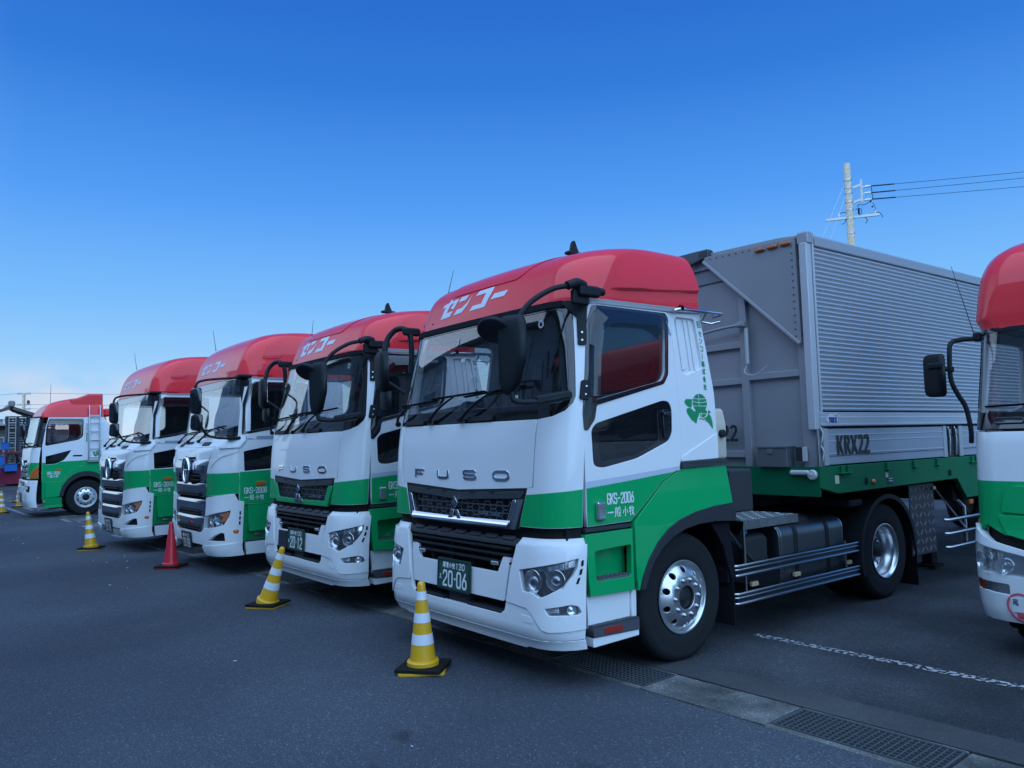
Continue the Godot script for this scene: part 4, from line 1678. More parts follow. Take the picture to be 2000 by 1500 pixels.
		b.panel(S, [[m.call(low), Color(.010, .011, .014)]], [m.call(low_in)], -.002, .006, .1)
		b.panel(S, [[m.call(rnd(rect(1.215, 1.80, 1.285, 2.02), .02)), Color(.018, .02, .024)]], [], .012, .02, .2)
		b.col = Color(.03, .033, .038)
		var hn := b.at(S, Vector2(1.25 * s, 1.99), .02)
		b.box(hn[0], Vector3(.03, .03, .09), .01)
		part("door_handle", b, M.gloss, dr_)
		b = MB.new()
		var vis := func(u: float, v: float) -> Vector3:
			# a smoked strip that follows the window's upper edge and stands off from it
			var path := [Vector2(.40, 2.12), Vector2(.44, 2.45), Vector2(.485, 2.72), Vector2(.56, 2.795), Vector2(.9, 2.806), Vector2(1.26, 2.806), Vector2(1.345, 2.78), Vector2(1.37, 2.70)]
			var inn := [Vector2(.47, 2.12), Vector2(.51, 2.42), Vector2(.565, 2.62), Vector2(.66, 2.685), Vector2(.92, 2.70), Vector2(1.18, 2.70), Vector2(1.26, 2.665), Vector2(1.33, 2.62)]
			var k := clampi(int(u * 7), 0, 6)
			var f := u * 7 - k
			var o: Vector2 = path[k].lerp(path[k + 1], f)
			var i2: Vector2 = inn[k].lerp(inn[k + 1], f)
			var q := o.lerp(i2, v)
			var p := cab.side(q.x, q.y)
			p.x += .014 + .045 * sin(v * PI * .5)
			p.x *= s
			return p
		for i in 28:
			for j in 3:
				var c4 := []
				for e: Array in [[i, j], [i + 1, j], [i + 1, j + 1], [i, j + 1]]:
					c4.append(vis.call(e[0] / 28.0, e[1] / 3.0))
				var nn: Vector3 = (c4[1] - c4[0]).cross(c4[3] - c4[0]).normalized()
				if nn.x * s < 0:
					nn = -nn
				b.quad(c4[0], c4[1], c4[2], c4[3], nn, nn, nn, nn)
		part("wind_deflector", b, M.smoke, dr_)
		b = MB.new()
		b.panel(S, [[m.call(P([.49, 2.838, 1.40, 2.845, 1.80, 2.865, 1.80, 2.885, .50, 2.872])), Color(.35, .37, .40)]], [], .014, .02, .15)
		part("drip_rail", b, M.paint, t)
		# rear quarter
		var quarter := P([1.412, 1.60, 1.895, 1.61, 1.905, 1.82, 1.90, 2.17, 1.80, 2.86, 1.39, 2.84, 1.415, 2.74, 1.43, 2.1, 1.437, 1.66])
		var rp := rnd(P([1.49, 2.34, 1.55, 2.31, 1.765, 2.375, 1.775, 2.45, 1.73, 2.81, 1.49, 2.81, 1.46, 2.78]), .03)
		b = MB.new()
		b.panel(S, [[m.call(quarter), WHITE]], [m.call(rp)], .0, .03, .12)
		var qp := part("quarter_panel", b, M.paint, t)
		b = MB.new()
		b.panel(S, [[m.call(rp), WHITE]], [], -.028, .0, .15)
		for q: Array in [[1.50, 1.555], [1.60, 1.62], [1.66, 1.685]]:
			var rib := rnd(P([q[0], 2.79, q[0] + .03, 2.36, q[1] + .03, 2.38, q[1], 2.79]), .012)
			b.panel(S, [[m.call(rib), WHITE]], [], -.012, .016, .2)
		part("locker_lid", b, M.paint, qp)
		b = MB.new()
		b.panel(S, [[m.call(P([1.42, 1.605, 1.905, 1.615, 1.908, 1.825, 1.42, 1.63])), WHITE]], [], .007, .008, .2)
		part("quarter_crease", b, M.paint, qp)
		b = MB.new()
		if s > 0:
			emblem(b, S, Vector2(1.495, 1.86), .36, .30)
			b.col = Color(.004, .26, .10)
			b.panel(S, [[P([1.752, 2.79, 1.80, 2.79, 1.808, 2.735, 1.76, 2.735]), b.col]], [], .002, .0, .2)
			write(b, S, "センコ|株式会社", Vector2(1.768, 2.66), .034, .046, .008, .066, .002, true)
			b.col = Color(.7, .75, .8)
			b.pen(S, [PEN["S"][0]], Vector2(1.772, 2.745), Vector2(.02, .034), .006, .003)
		else:
			emblem(b, S, Vector2(-1.855, 1.86), .36, .30)
		part("company_marks", b, M.print, qp)
		b = MB.new()
		b.panel(S, [[m.call(P([1.412, 1.545, 2.005, 1.562, 2.01, 1.597, 1.412, 1.594])), Color(.05, .055, .063)]], [], .02, .05, .15)
		for k in 9:
			b.panel(S, [[m.call(rect(1.52 + k * .05, 1.574, 1.548 + k * .05, 1.59)), Color(.03, .034, .04)]], [], .021, .001, .2)
		part("sill_step", b, M.plastic, t)
		# green wing over the front wheel with its grey flare
		var outer := [Vector2(.858, .648), Vector2(.89, .735), Vector2(.965, .86), Vector2(1.08, .985), Vector2(1.20, 1.07), Vector2(1.34, 1.13), Vector2(1.55, 1.18), Vector2(1.80, 1.21), Vector2(2.06, 1.222)]
		var inner := [Vector2(.905, .648), Vector2(.945, .735), Vector2(1.02, .85), Vector2(1.13, .945), Vector2(1.25, 1.01), Vector2(1.40, 1.06), Vector2(1.58, 1.085), Vector2(1.80, 1.09), Vector2(2.085, 1.07)]
		var wing := PackedVector2Array([Vector2(1.412, 1.538), Vector2(1.20, 1.446), Vector2(.965, 1.264), Vector2(.832, 1.158), Vector2(.828, .9), Vector2(.84, .648)])
		for q: Vector2 in outer:
			wing.append(q)
		wing.append(Vector2(2.035, 1.40))
		wing.append(Vector2(2.01, 1.54))
		b = MB.new()
		var SW := func(u: float, y: float) -> Vector3:
			var p: Vector3 = S.call(u, y)
			p.x = s * (1.245 + .018 * (1.0 - smoothstep(1.1, 1.54, y)))
			return p
		b.panel(SW, [[m.call(wing), GREEN]], [], .004, .05, .1)
		var wg := part("front_wing", b, M.paint, t)
		b = MB.new()
		var fl := PackedVector2Array()
		for q: Vector2 in outer:
			fl.append(q)
		for k in range(inner.size() - 1, -1, -1):
			fl.append(inner[k])
		b.panel(SW, [[m.call(fl), Color(.032, .037, .046)]], [], .018, .06, .1)
		part("wing_flare", b, M.plastic, wg)
		# step box
		b = MB.new()
		var box := P([.325, 1.105, .815, 1.11, .815, .652, .355, .665])
		var pocket := rnd(P([.405, .985, .80, .998, .79, .752, .415, .757]), .03)
		b.panel(S, [[m.call(box), GREEN]], [m.call(pocket)], .004, .05, .12)
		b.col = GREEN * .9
		b.box(Vector3(1.13 * s, .87, -.60), Vector3(.02, .28, .46))
		var sb := part("step_box", b, M.paint, t)
		b = MB.new()
		b.col = Color(.10, .11, .125)
		tread(b, (1.13 if s > 0 else -1.235), (1.235 if s > 0 else -1.13), -.79, -.415, .775, .045)
		b.box(Vector3(1.232 * s, .755, -.60), Vector3(.02, .04, .38), .005)
		part("upper_step", b, M.plastic, sb)
		b = MB.new()
		b.col = Color(.045, .05, .058)
		b.panel(S, [[m.call(P([.33, 1.125, .80, 1.128, .80, 1.15, .33, 1.15])), b.col]], [], .0, .04, .2)
		part("door_sill", b, M.plastic, t)
		b = MB.new()
		b.panel(S, [[m.call(P([.355, .655, .83, .642, .815, .36, .365, .36])), WHITE]], [], -.035, .03, .12)
		b.panel(S, [[m.call(P([.80, .645, .845, .642, .835, .38, .79, .38])), WHITE]], [], -.012, .04, .2)
		var skirt := part("side_skirt", b, M.paint, t)
		b = MB.new()
		b.panel(S, [[m.call(rnd(P([.362, .305, .835, .315, .835, .352, .362, .368]), .008)), WHITE]], [], .012, .12, .2)
		part("skirt_lip", b, M.paint, skirt)
		b = MB.new()
		b.col = Color(.075, .082, .095)
		var x0 := 1.10 if s > 0 else -1.265
		tread(b, x0, x0 + .165, -.835, -.36, .452, .05)
		b.panel(S, [[m.call(P([.362, .372, .838, .356, .838, .445, .362, .447])), b.col]], [], .018, .14, .2)
		var ls := part("lower_step", b, M.plastic, t)
		b = MB.new()
		b.panel(S, [[m.call(rnd(P([.47, .385, .65, .378, .65, .418, .47, .425]), .006)), Color.WHITE]], [], .024, .01, .3)
		part("side_reflector", b, M.lens_red, ls)
		b = MB.new()
		b.col = Color(.62, .65, .68)
		var lc := b.at(S, Vector2(.468 * s, 1.272), .02)
		b.box(lc[0], Vector3(.045, .145, .095), .018)
		var sl := part("side_lamp", b, M.reflector, t)
		b = MB.new()
		b.box(lc[0] + Vector3(.012 * s, 0, 0), Vector3(.05, .125, .078), .018)
		part("lens", b, M.clear, sl)
		# chromed rail behind the roof
		b = MB.new()
		b.col = Color(.72, .74, .77)
		b.tube([Vector3(1.255 * s, 2.845, -1.40), Vector3(1.275 * s, 2.86, -1.45), Vector3(1.275 * s, 2.868, -2.0), Vector3(1.25 * s, 2.865, -2.04), Vector3(1.16 * s, 2.86, -2.04)], .017, 10)
		b.tube([Vector3(1.22 * s, 2.80, -1.80), Vector3(1.27 * s, 2.855, -1.80)], .012, 8)
		b.tube([Vector3(1.17 * s, 2.80, -1.79), Vector3(1.17 * s, 2.79, -2.0), Vector3(1.25 * s, 2.80, -2.03)], .010, 8)
		b.col = BLACK
		b.box(Vector3(1.275 * s, 2.87, -1.47), Vector3(.045, .05, .06), .015)
		part("roof_rail", b, M.chrome, t)
	# mirrors: on the near flank a shield on a hooped arm before the windscreen, with a kerb mirror
	var shield := rnd(P([-.105, .27, -.06, .30, .085, .30, .105, .25, .10, -.02, .04, -.22, -.02, -.275, -.075, -.27, -.10, -.16]), .03)
	b = MB.new()
	b.col = Color(.018, .021, .027)
	var arm := curve([Vector3(1.10, 2.68, .13), Vector3(1.13, 2.80, .04), Vector3(1.20, 2.905, -.12), Vector3(1.25, 2.935, -.28), Vector3(1.255, 2.925, -.44)], 5)
	b.tube(arm, .021, 10)
	b.tube(curve([Vector3(1.25, 2.93, -.22), Vector3(1.262, 2.96, -.30), Vector3(1.258, 2.945, -.38)], 4), .035, 10)
	b.box(Vector3(1.262, 2.905, -.42), Vector3(.07, .085, .22), .02)
	b.tube([Vector3(1.265, 2.915, -.48), Vector3(1.265, 2.912, -.57)], .03, 10)
	b.box(Vector3(1.232, 2.86, -.36), Vector3(.05, .12, .18), .02)
	b.tube(curve([Vector3(1.09, 2.15, .20), Vector3(1.10, 2.09, .19), Vector3(1.14, 2.075, .10), Vector3(1.20, 2.09, -.06), Vector3(1.235, 2.12, -.20)], 5), .022, 8)
	b.bar(Vector3(1.165, 2.085, .05), Vector3(1.24, 2.13, -.24), .05, .07, .02)
	b.panel(F, [[rnd(P([1.265, 2.235, 1.325, 2.235, 1.325, 2.09, 1.265, 2.10]), .012), Color(.014, .016, .02)], [rnd(P([1.215, 2.63, 1.262, 2.63, 1.27, 2.51, 1.22, 2.51]), .012), Color(.014, .016, .02)]], [], .022, .025, .1)
	b.panel(F, [[P([1.10, 2.84, 1.245, 2.86, 1.262, 2.56, 1.215, 2.56, 1.20, 2.72]), Color(.014, .016, .02)]], [], .02, .02, .1)
	var armp := part("mirror_arm", b, M.plastic, t)
	for q: Vector2 in [Vector2(1.235, 2.60), Vector2(1.24, 2.54), Vector2(1.30, 2.19), Vector2(1.30, 2.13)]:
		b = MB.new()
		b.col = Color(.6, .62, .65)
		var o := b.at(F, q, .024)
		var tx := Vector3.UP.cross(o[1]).normalized()
		b.xf = Transform3D(Basis(tx, o[1], tx.cross(o[1])), o[0])
		b.lathe([Vector2(.008, -.02), Vector2(.008, .004), Vector2(0, .006)], 10)
		part("bolt", b, M.steel, armp)
	b = MB.new()
	b.col = Color(.018, .021, .027)
	var mx := Transform3D(Basis(Vector3.UP, deg_to_rad(22)), Vector3(1.09, 2.40, .17))
	mirror_head(b, mx, shield, .085)
	var mh := part("door_mirror", b, M.plastic, t)
	mirror_glass(mh, mx, shield)
	b = MB.new()
	b.col = Color(.016, .019, .026)
	b.xf = Transform3D(Basis(Vector3(1, 0, 0), deg_to_rad(-35)) * Basis(Vector3(0, 0, 1), deg_to_rad(22)), Vector3(1.0, 2.60, .28))
	b.lathe([Vector2(0, .062), Vector2(.05, .058), Vector2(.095, .04), Vector2(.118, .01), Vector2(.12, -.012), Vector2(.11, -.02), Vector2(0, -.018)], 28, 0, TAU, .5)
	b.xf = Transform3D()
	b.tube([Vector3(1.0, 2.62, .26), Vector3(1.08, 2.70, .13)], .016, 8)
	part("kerb_mirror", b, M.plastic, t)
	# far flank: an arched arm and a shorter head
	b = MB.new()
	b.col = Color(.018, .021, .027)
	b.tube(curve([Vector3(-1.42, 2.74, -.17), Vector3(-1.43, 2.86, -.21), Vector3(-1.38, 2.945, -.27), Vector3(-1.29, 2.95, -.32), Vector3(-1.245, 2.88, -.36), Vector3(-1.235, 2.70, -.37), Vector3(-1.24, 2.5, -.36)], 5), .028, 10)
	b.box(Vector3(-1.25, 2.92, -.38), Vector3(.06, .08, .2), .02)
	b.tube([Vector3(-1.41, 2.42, -.2), Vector3(-1.28, 2.30, -.32)], .018, 8)
	part("mirror_arm", b, M.plastic, t)
	b = MB.new()
	b.col = Color(.018, .021, .027)
	var sh2 := rnd(P([-.10, .18, -.07, .205, .08, .205, .10, .17, .10, -.16, .06, -.20, -.07, -.20, -.10, -.17]), .03)
	var mx2 := Transform3D(Basis(Vector3.UP, deg_to_rad(-8)), Vector3(-1.42, 2.53, -.17))
	mirror_head(b, mx2, sh2, .085)
	var mh2 := part("door_mirror", b, M.plastic, t)
	mirror_glass(mh2, mx2, sh2)
	b = MB.new()
	b.col = Color(.018, .021, .027)
	var mx3 := Transform3D(Basis(Vector3.UP, deg_to_rad(-8)), Vector3(-1.41, 2.24, -.2))
	mirror_head(b, mx3, rnd(rect(-.085, -.09, .085, .09), .03), .07)
	part("lower_mirror", b, M.plastic, t)
	# cab back, lining, seats
	b = MB.new()
	b.col = WHITE
	b.flat(Vector3(-1.2, 1.6, -1.89), Vector3(1.2, 1.6, -1.89), Vector3(1.19, 2.87, -1.785), Vector3(-1.19, 2.87, -1.785), Vector3(0, 0, -1))
	part("cab_back", b, M.paint, t)
	b = MB.new()
	for s: float in [1.0, -1.0]:
		var S2: Callable = cab.side if s > 0 else cab.lside
		var dl := P([.42, 1.2, 1.7, 1.2, 1.7, 2.82, .62, 2.82, .42, 2.1])
		b.panel(S2, [[dl if s > 0 else mir(dl), Color(.12, .125, .13)]], [win if s > 0 else mir(win), low if s > 0 else mir(low)], -.06, .0, .15)
	part("door_lining", b, M.matt, t)
	interior(t, 1.30, 1.98, 2.84, .26, 1.75, -.60)
	flat_chassis(t)
	return t

# frame, wheels, tank, rails behind the cab
func flat_chassis(t: Node3D) -> void:
	var b := MB.new()
	b.col = Color(.014, .015, .018)
	for s: float in [1.0, -1.0]:
		b.box(Vector3(.42 * s, .86, -3.1), Vector3(.09, .26, 5.2))
	for d: float in [1.0, 2.2, 3.3, 4.3, 5.5]:
		b.box(Vector3(0, .86, -d), Vector3(.8, .2, .1))
	b.box(Vector3(0, .52, -1.41), Vector3(1.7, .14, .14), .03)
	b.tube([Vector3(-.9, .515, -4.83), Vector3(.9, .515, -4.83)], .13, 12)
	b.box(Vector3(0, .6, -4.83), Vector3(.4, .36, .4), .1)
	b.box(Vector3(0, .75, -1.6), Vector3(.9, .7, 1.3), .1)
	part("chassis_frame", b, M.rubber, t)
	b = MB.new()
	b.col = Color(.03, .032, .036)
	b.xf = Transform3D(Basis(), Vector3(0, 1.10, -4.65))
	b.lathe([Vector2(0, .03), Vector2(.43, .03), Vector2(.46, .01), Vector2(.46, -.04), Vector2(0, -.05)], 32)
	b.xf = Transform3D()
	b.box(Vector3(0, 1.02, -4.65), Vector3(.7, .12, .7), .03)
	part("fifth_wheel", b, M.rubber, t)
	for s: float in [1.0, -1.0]:
		make_wheel(t, 1.225 * s, 1.41, s, 0)
		make_wheel(t, 1.20 * s, 4.83, s, 1, .27)
		make_wheel(t, .88 * s, 4.83, s, 1, .27)
		# inner arch of the front wheel and its flap
		b = MB.new()
		b.col = Color(.012, .013, .016)
		var arch := func(u: float, v: float) -> Vector3:
			var a := lerpf(2.75, .35, v)
			return Vector3(s * lerpf(.62, 1.22, u), .50 + .60 * sin(a), -1.41 + .62 * cos(a) * -1.0 * -1.0)
		b.patch(arch, 0, 1, 2, 0, 1, 18)
		b.box(Vector3(.95 * s, .80, -2.03), Vector3(.52, .52, .03))
		b.xf = Transform3D(Basis(), Vector3(s * 1.20, 0, 0)) * Transform3D(Basis(Vector3(0, 0, -1), Vector3(0, 1, 0), Vector3(1, 0, 0)), Vector3.ZERO)
		b.prism(P([1.80, 1.06, 2.06, 1.05, 2.06, .95, 2.12, .57, 2.05, .56, 1.95, .86]), -.03, .03, .01)
		b.xf = Transform3D()
		part("wheel_arch", b, M.rubber, t)
		b = MB.new()
		b.col = Color(.016, .017, .02)
		b.box(Vector3(.98 * s, .40, -2.07), Vector3(.5, .46, .012), .003)
		part("mud_flap", b, M.rubber, t)
		# rear wing and flap
		b = MB.new()
		b.col = Color(.018, .02, .024)
		var rw := func(u: float, v: float) -> Vector3:
			var a := lerpf(3.15, -.35, v)
			return Vector3(s * lerpf(.62, 1.25, u), .515 + .61 * sin(a), -(4.83 - .62 * cos(a)))
		b.patch(rw, 0, 1, 2, 0, 1, 26)
		var rw2 := func(u: float, v: float) -> Vector3:
			var a := lerpf(3.15, -.35, v)
			var q := lerpf(.0, .05, u)
			return Vector3(s * 1.25, .515 + (.61 - q) * sin(a), -(4.83 - (.62 - q) * cos(a)))
		b.patch(rw2, 0, 1, 1, 0, 1, 26)
		b.box(Vector3(.94 * s, 1.06, -4.28), Vector3(.5, .10, .3), .03)
		part("rear_wing", b, M.plastic, t)
		b = MB.new()
		b.col = Color(.014, .015, .018)
		b.box(Vector3(.95 * s, .36, -5.47), Vector3(.56, .60, .012), .003)
		part("mud_flap", b, M.rubber, t)
	# near flank: air box, deck plate, fuel tank, guard rails
	b = MB.new()
	b.col = Color(.04, .044, .052)
	b.box(Vector3(.98, 1.31, -2.28), Vector3(.46, .38, .34), .02)
	b.col = Color(.025, .028, .034)
	b.box(Vector3(.95, .98, -2.22), Vector3(.14, .34, .14), .02)
	b.tube([Vector3(1.1, 1.0, -2.15), Vector3(1.15, .8, -2.3), Vector3(1.17, .6, -2.55)], .018, 8)
	b.tube(curve([Vector3(1.0, .95, -2.1), Vector3(1.1, .9, -2.2), Vector3(1.13, .75, -2.35), Vector3(1.1, .6, -2.4)], 5), .022, 8)
	part("air_box", b, M.plastic, t)
	b = MB.new()
	tread(b, .35, 1.12, -3.28, -2.40, 1.025, .075)
	b.box(Vector3(1.12, .985, -2.84), Vector3(.012, .08, .88), .003)
	part("deck_plate", b, M.plate, t)
	for s: float in [1.0, -1.0]:
		var prof := rnd(rect(-.30, -.29, .30, .29), .12, 6)
		b = MB.new()
		b.col = Color(.15, .165, .19)
		b.xf = Transform3D(Basis(), Vector3(.86 * s, .655, -4.02))
		b.prism(prof, .0, 1.14, .03)
		var tk := part("fuel_tank", b, M.alu, t)
		b = MB.new()
		b.col = Color(.02, .022, .026)
		for z: float in [.30, .86]:
			var band2 := PackedVector2Array()
			for q in prof:
				band2.append(q * 1.022)
			b.xf = Transform3D(Basis(), Vector3(.86 * s, .655, -4.02 + z))
			b.prism(band2, -.03, .03, .004)
			part("tank_strap", b, M.plastic, tk)
			b = MB.new()
			b.col = Color(.02, .022, .026)
		b.col = Color(.4, .42, .45)
		for z: float in [.01, 1.10, 1.135]:
			var rim := PackedVector2Array()
			for q in prof:
				rim.append(q * 1.012)
			b.xf = Transform3D(Basis(), Vector3(.86 * s, .655, -4.02 + z))
			b.prism(rim, -.008, .008, .003)
			part("tank_seam", b, M.steel, tk)
			b = MB.new()
			b.col = Color(.4, .42, .45)
		b = MB.new()
		b.col = Color(.03, .033, .04)
		b.xf = Transform3D(Basis(Vector3(0, 0, 1), deg_to_rad(-30 * s)), Vector3(.98 * s, .92, -3.55))
		b.lathe([Vector2(.07, 0), Vector2(.07, .05), Vector2(.06, .06), Vector2(0, .06)], 18)
		part("tank_cap", b, M.plastic, tk)
		b = MB.new()
		b.col = Color(.03, .033, .038)
		b.xf = Transform3D()
		b.box(Vector3(.93 * s, .72, -2.62), Vector3(.36, .34, .38), .05)
		b.col = Color(.08, .2, .4)
		b.xf = Transform3D(Basis(), Vector3(1.0 * s, .89, -2.56))
		b.lathe([Vector2(.035, 0), Vector2(.035, .035), Vector2(0, .04)], 14)
		b.xf = Transform3D()
		part("additive_tank", b, M.plastic, t)
		for y: float in [.62, .38]:
			b = MB.new()
			b.col = Color(.50, .52, .55)
			for q: Array in [[.045, .012], [.012, .008], [-.038, .012]]:
				b.tube([Vector3(1.05 * s, y + q[0], -2.10), Vector3(1.20 * s, y + q[0], -2.11), Vector3(1.225 * s, y + q[0], -2.15), Vector3(1.225 * s, y + q[0], -4.19)], q[1], 8)
			b.col = Color(.22, .24, .27)
			b.box(Vector3(1.214 * s, y + .004, -3.16), Vector3(.006, .085, 2.05))
			b.box(Vector3(1.12 * s, y + .004, -2.105), Vector3(.18, .08, .006))
			part("guard_rail", b, M.steel, t)
		for d: float in [2.30, 4.0]:
			b = MB.new()
			b.col = Color(.3, .31, .33)
			b.tube([Vector3(1.19 * s, .35, -d), Vector3(1.19 * s, 1.0 if d < 3 else .7, -d)], .014, 8)
			b.tube([Vector3(1.19 * s, .62, -d), Vector3(.5 * s, .72, -d)], .016, 8)
			part("rail_post", b, M.steel, t)
		for d: float in [2.42, 3.1, 4.05]:
			b = MB.new()
			b.col = Color(.45, .38, .22)
			b.box(Vector3(1.19 * s, .475, -d), Vector3(.04, .045, .10), .01)
			part("marker_lamp", b, M.gloss, t)
	b = MB.new()
	b.col = Color.WHITE
	b.xf = Transform3D(Basis(), Vector3(1.17, 1.60, -1.98))
	var jug := rnd(P([-.06, 0, .06, 0, .065, .30, .04, .42, .02, .44, -.06, .44]), .03)
	b.prism(jug, -.07, .07, .025)
	var jg := part("water_bottle", b, M.tank, t)
	b = MB.new()
	b.col = BLACK
	b.xf = Transform3D(Basis(Vector3(0, 1, 0), Vector3(1, 0, 0), Vector3(0, 0, -1)), Vector3(1.235, 1.82, -1.98))
	b.lathe([Vector2(.035, 0), Vector2(.035, .03), Vector2(.028, .035), Vector2(0, .035)], 14)
	part("bottle_cap", b, M.plastic, jg)

# what tells one flat-grille tractor from the other
func dress_flat(t: Node3D, number: String, unit: String, kana: String, bright: bool) -> void:
	var cab := flat_cab()
	var bum := flat_bumper()
	plate_on(t, bum.front, 0.0, .715, number, kana)
	var b := MB.new()
	var u := P([-.80, 1.362, -.735, 1.355, -.645, 1.184, 0, 1.178, .645, 1.184, .735, 1.355, .80, 1.362, .715, 1.136, 0, 1.134, -.715, 1.136])
	if bright:
		var inner := P([-.745, 1.355, -.715, 1.35, -.645, 1.184, 0, 1.178, .645, 1.184, .715, 1.35, .745, 1.355, .665, 1.15, 0, 1.146, -.665, 1.15])
		b.panel(cab.front, [[u, Color(.10, .115, .14)]], [], .014, .03, .1)
		var trim := part("grille_surround", b, M.plastic, t)
		b = MB.new()
		var wedge := func(x: float, y: float) -> Vector3:
			var p := cab.front(x, y)
			p.z += clampf((1.19 - y) * .8, 0.0, .03)
			return p
		b.panel(wedge, [[inner, Color(.82, .84, .87)]], [], .026, .014, .03)
		part("bright_trim", b, M.chrome, trim)
	else:
		b.panel(cab.front, [[u, GREEN]], [], .02, .03, .1)
		part("grille_surround", b, M.paint, t)
		b = MB.new()
		b.panel(bum.front, [[rnd(rect(-.55, .60, -.28, .79), .01), Color(.012, .014, .017)]], [], .008, .012, .2)
		part("sensor_cover", b, M.gloss, t)
	b = MB.new()
	b.col = Color(.72, .76, .80)
	write(b, cab.side, unit, Vector2(.555, 1.315), .026, .074, .011, .0365, .006)
	b.pen(cab.side, PEN["一"], Vector2(.556, 1.215), Vector2(.056, .07), .010, .006)
	write(b, cab.side, "般", Vector2(.63, 1.212), .062, .076, .0072, .07, .006, false, false)
	write(b, cab.side, "小牧", Vector2(.716, 1.212), .055, .074, .0078, .066, .006, false, false)
	part("unit_lettering", b, M.print, t)

# ---------------------------------------------------------------- shared pieces of the other cabs
# red shell over the cab: contours at rising heights, closed at the top and behind
func roof_shell(called: String, parent: Node, cab: Cab, ys: Array, dend: float, lean: float, rows: int, red := RED) -> MeshInstance3D:
	var b := MB.new()
	b.col = red
	var us := []
	for k in 31: us.append(-2.37 + 4.74 * k / 30.0)
	var roof := func(u: float, v: float) -> Vector3:
		var f := v * (ys.size() - 1)
		var i := clampi(int(f), 0, ys.size() - 2)
		var y: float = lerpf(ys[i], ys[i + 1], f - i)
		var a := absf(u)
		var ww: float = tab(cab.w, y)
		var rr: float = tab(cab.r, y)
		var dd: float = tab(cab.d0, y)
		var de: float = dend - (y - float(ys[0])) * lean
		var p: Vector3
		if a <= .95:
			p = Vector3(a / .95 * (ww - rr), y, -minf(de, dd + cab.bow * (a / .95) * (a / .95)))
		elif a <= 1.37:
			var g := (a - .95) / .42 * PI / 2
			p = Vector3(ww - rr + rr * sin(g), y, -minf(de, dd + cab.bow + rr * (1 - cos(g))))
		else:
			p = Vector3(ww, y, -lerpf(minf(de, dd + cab.bow + rr), de, clampf(a - 1.37, 0, 1)))
		p.x *= signf(u) if u != 0.0 else 0.0
		return p
	var grid := []
	for u: float in us:
		var row := []
		for k in rows + 1:
			row.append(b.at(roof, Vector2(u, clampf(float(k) / rows, .0, 1.0)), 0.0))
		grid.append(row)
	for i in us.size() - 1:
		for j in rows:
			var a: Array = grid[i][j]
			var c: Array = grid[i + 1][j]
			var d: Array = grid[i + 1][j + 1]
			var e: Array = grid[i][j + 1]
			b.quad(a[0], c[0], d[0], e[0], a[1], c[1], d[1], e[1])
	var top: Vector3 = grid[0][rows][0]
	for i in us.size() - 1:
		b.tri(grid[i][rows][0], grid[i + 1][rows][0], Vector3(0, top.y + .004, top.z), Vector3.UP, Vector3.UP, Vector3.UP)
	for j in rows:
		b.flat(grid[0][j][0], grid[us.size() - 1][j][0], grid[us.size() - 1][j + 1][0], grid[0][j + 1][0], Vector3(0, 0, -1))
	return part(called, b, M.paint, parent)

func roof_sign(parent: Node, surf: Callable, cx: float, y0: float, sc: float, c: Color) -> void:
	var b := MB.new()
	for q: PackedVector2Array in [
			P([-.735, 3.055, -.715, 3.09, -.62, 3.098, -.60, 3.125, -.555, 3.120, -.565, 3.103, -.43, 3.115, -.475, 3.02, -.55, 3.04, -.50, 3.085, -.575, 3.075, -.60, 3.0, -.48, 3.005, -.51, 2.955, -.70, 2.948, -.665, 3.065]),
			P([-.415, 3.075, -.385, 3.118, -.24, 3.122, -.28, 3.078]), P([-.44, 2.955, -.40, 3.005, -.31, 3.01, -.235, 3.045, -.18, 3.115, -.215, 3.02, -.29, 2.965]),
			P([-.10, 3.085, -.06, 3.125, .19, 3.13, .10, 2.96, -.15, 2.955, -.11, 2.998, .03, 3.0, .07, 3.09]),
			P([.17, 3.015, .215, 3.062, .42, 3.065, .375, 3.018])]:
		var o := PackedVector2Array()
		for a in q:
			o.append(Vector2(cx + (a.x + .155) * sc, y0 + (a.y - 2.95) * sc))
		b.panel(surf, [[o, c]], [], .003, .0, .15)
	part("roof_lettering", b, M.print, parent)

func lamp_round(parent: Node, called: String, surf: Callable, at: Vector2, r: float, material: Material) -> void:
	var b := MB.new()
	b.col = Color(.3, .3, .3)
	var o := b.at(surf, at, .0)
	var tx := Vector3.UP.cross(o[1]).normalized()
	b.xf = Transform3D(Basis(tx, o[1], tx.cross(o[1])), o[0])
	b.lathe([Vector2(r, .0), Vector2(r * .98, .012), Vector2(r * .6, .02), Vector2(0, .023)], 18, 0, TAU, .5)
	part(called, b, material, parent)

# ---------------------------------------------------------------- the two tractors with the chrome faces
func chrome_cab() -> Cab:
	var c := Cab.new()
	c.T = tab
	c.d0 = [.28, .05, .34, .02, .50, .0, 1.1, .02, 1.5, .0, 1.66, .02, 1.82, .05, 1.90, .12, 1.97, .18, 2.4, .25, 2.78, .315, 2.84, .33, 3.02, .37, 3.20, .43, 3.35, .53, 3.46, .68, 3.53, .86, 3.575, 1.1, 3.61, 1.45]
	c.w = [.28, 1.235, 1.0, 1.245, 2.0, 1.245, 2.84, 1.22, 3.08, 1.20, 3.28, 1.175, 3.43, 1.13, 3.53, 1.06, 3.59, .90, 3.61, .6]
	c.r = [.28, .33, 1.5, .32, 2.0, .28, 2.84, .24, 3.2, .24, 3.61, .3]
	c.bow = .03
	c.an = .92
	c.cn = .50
	return c

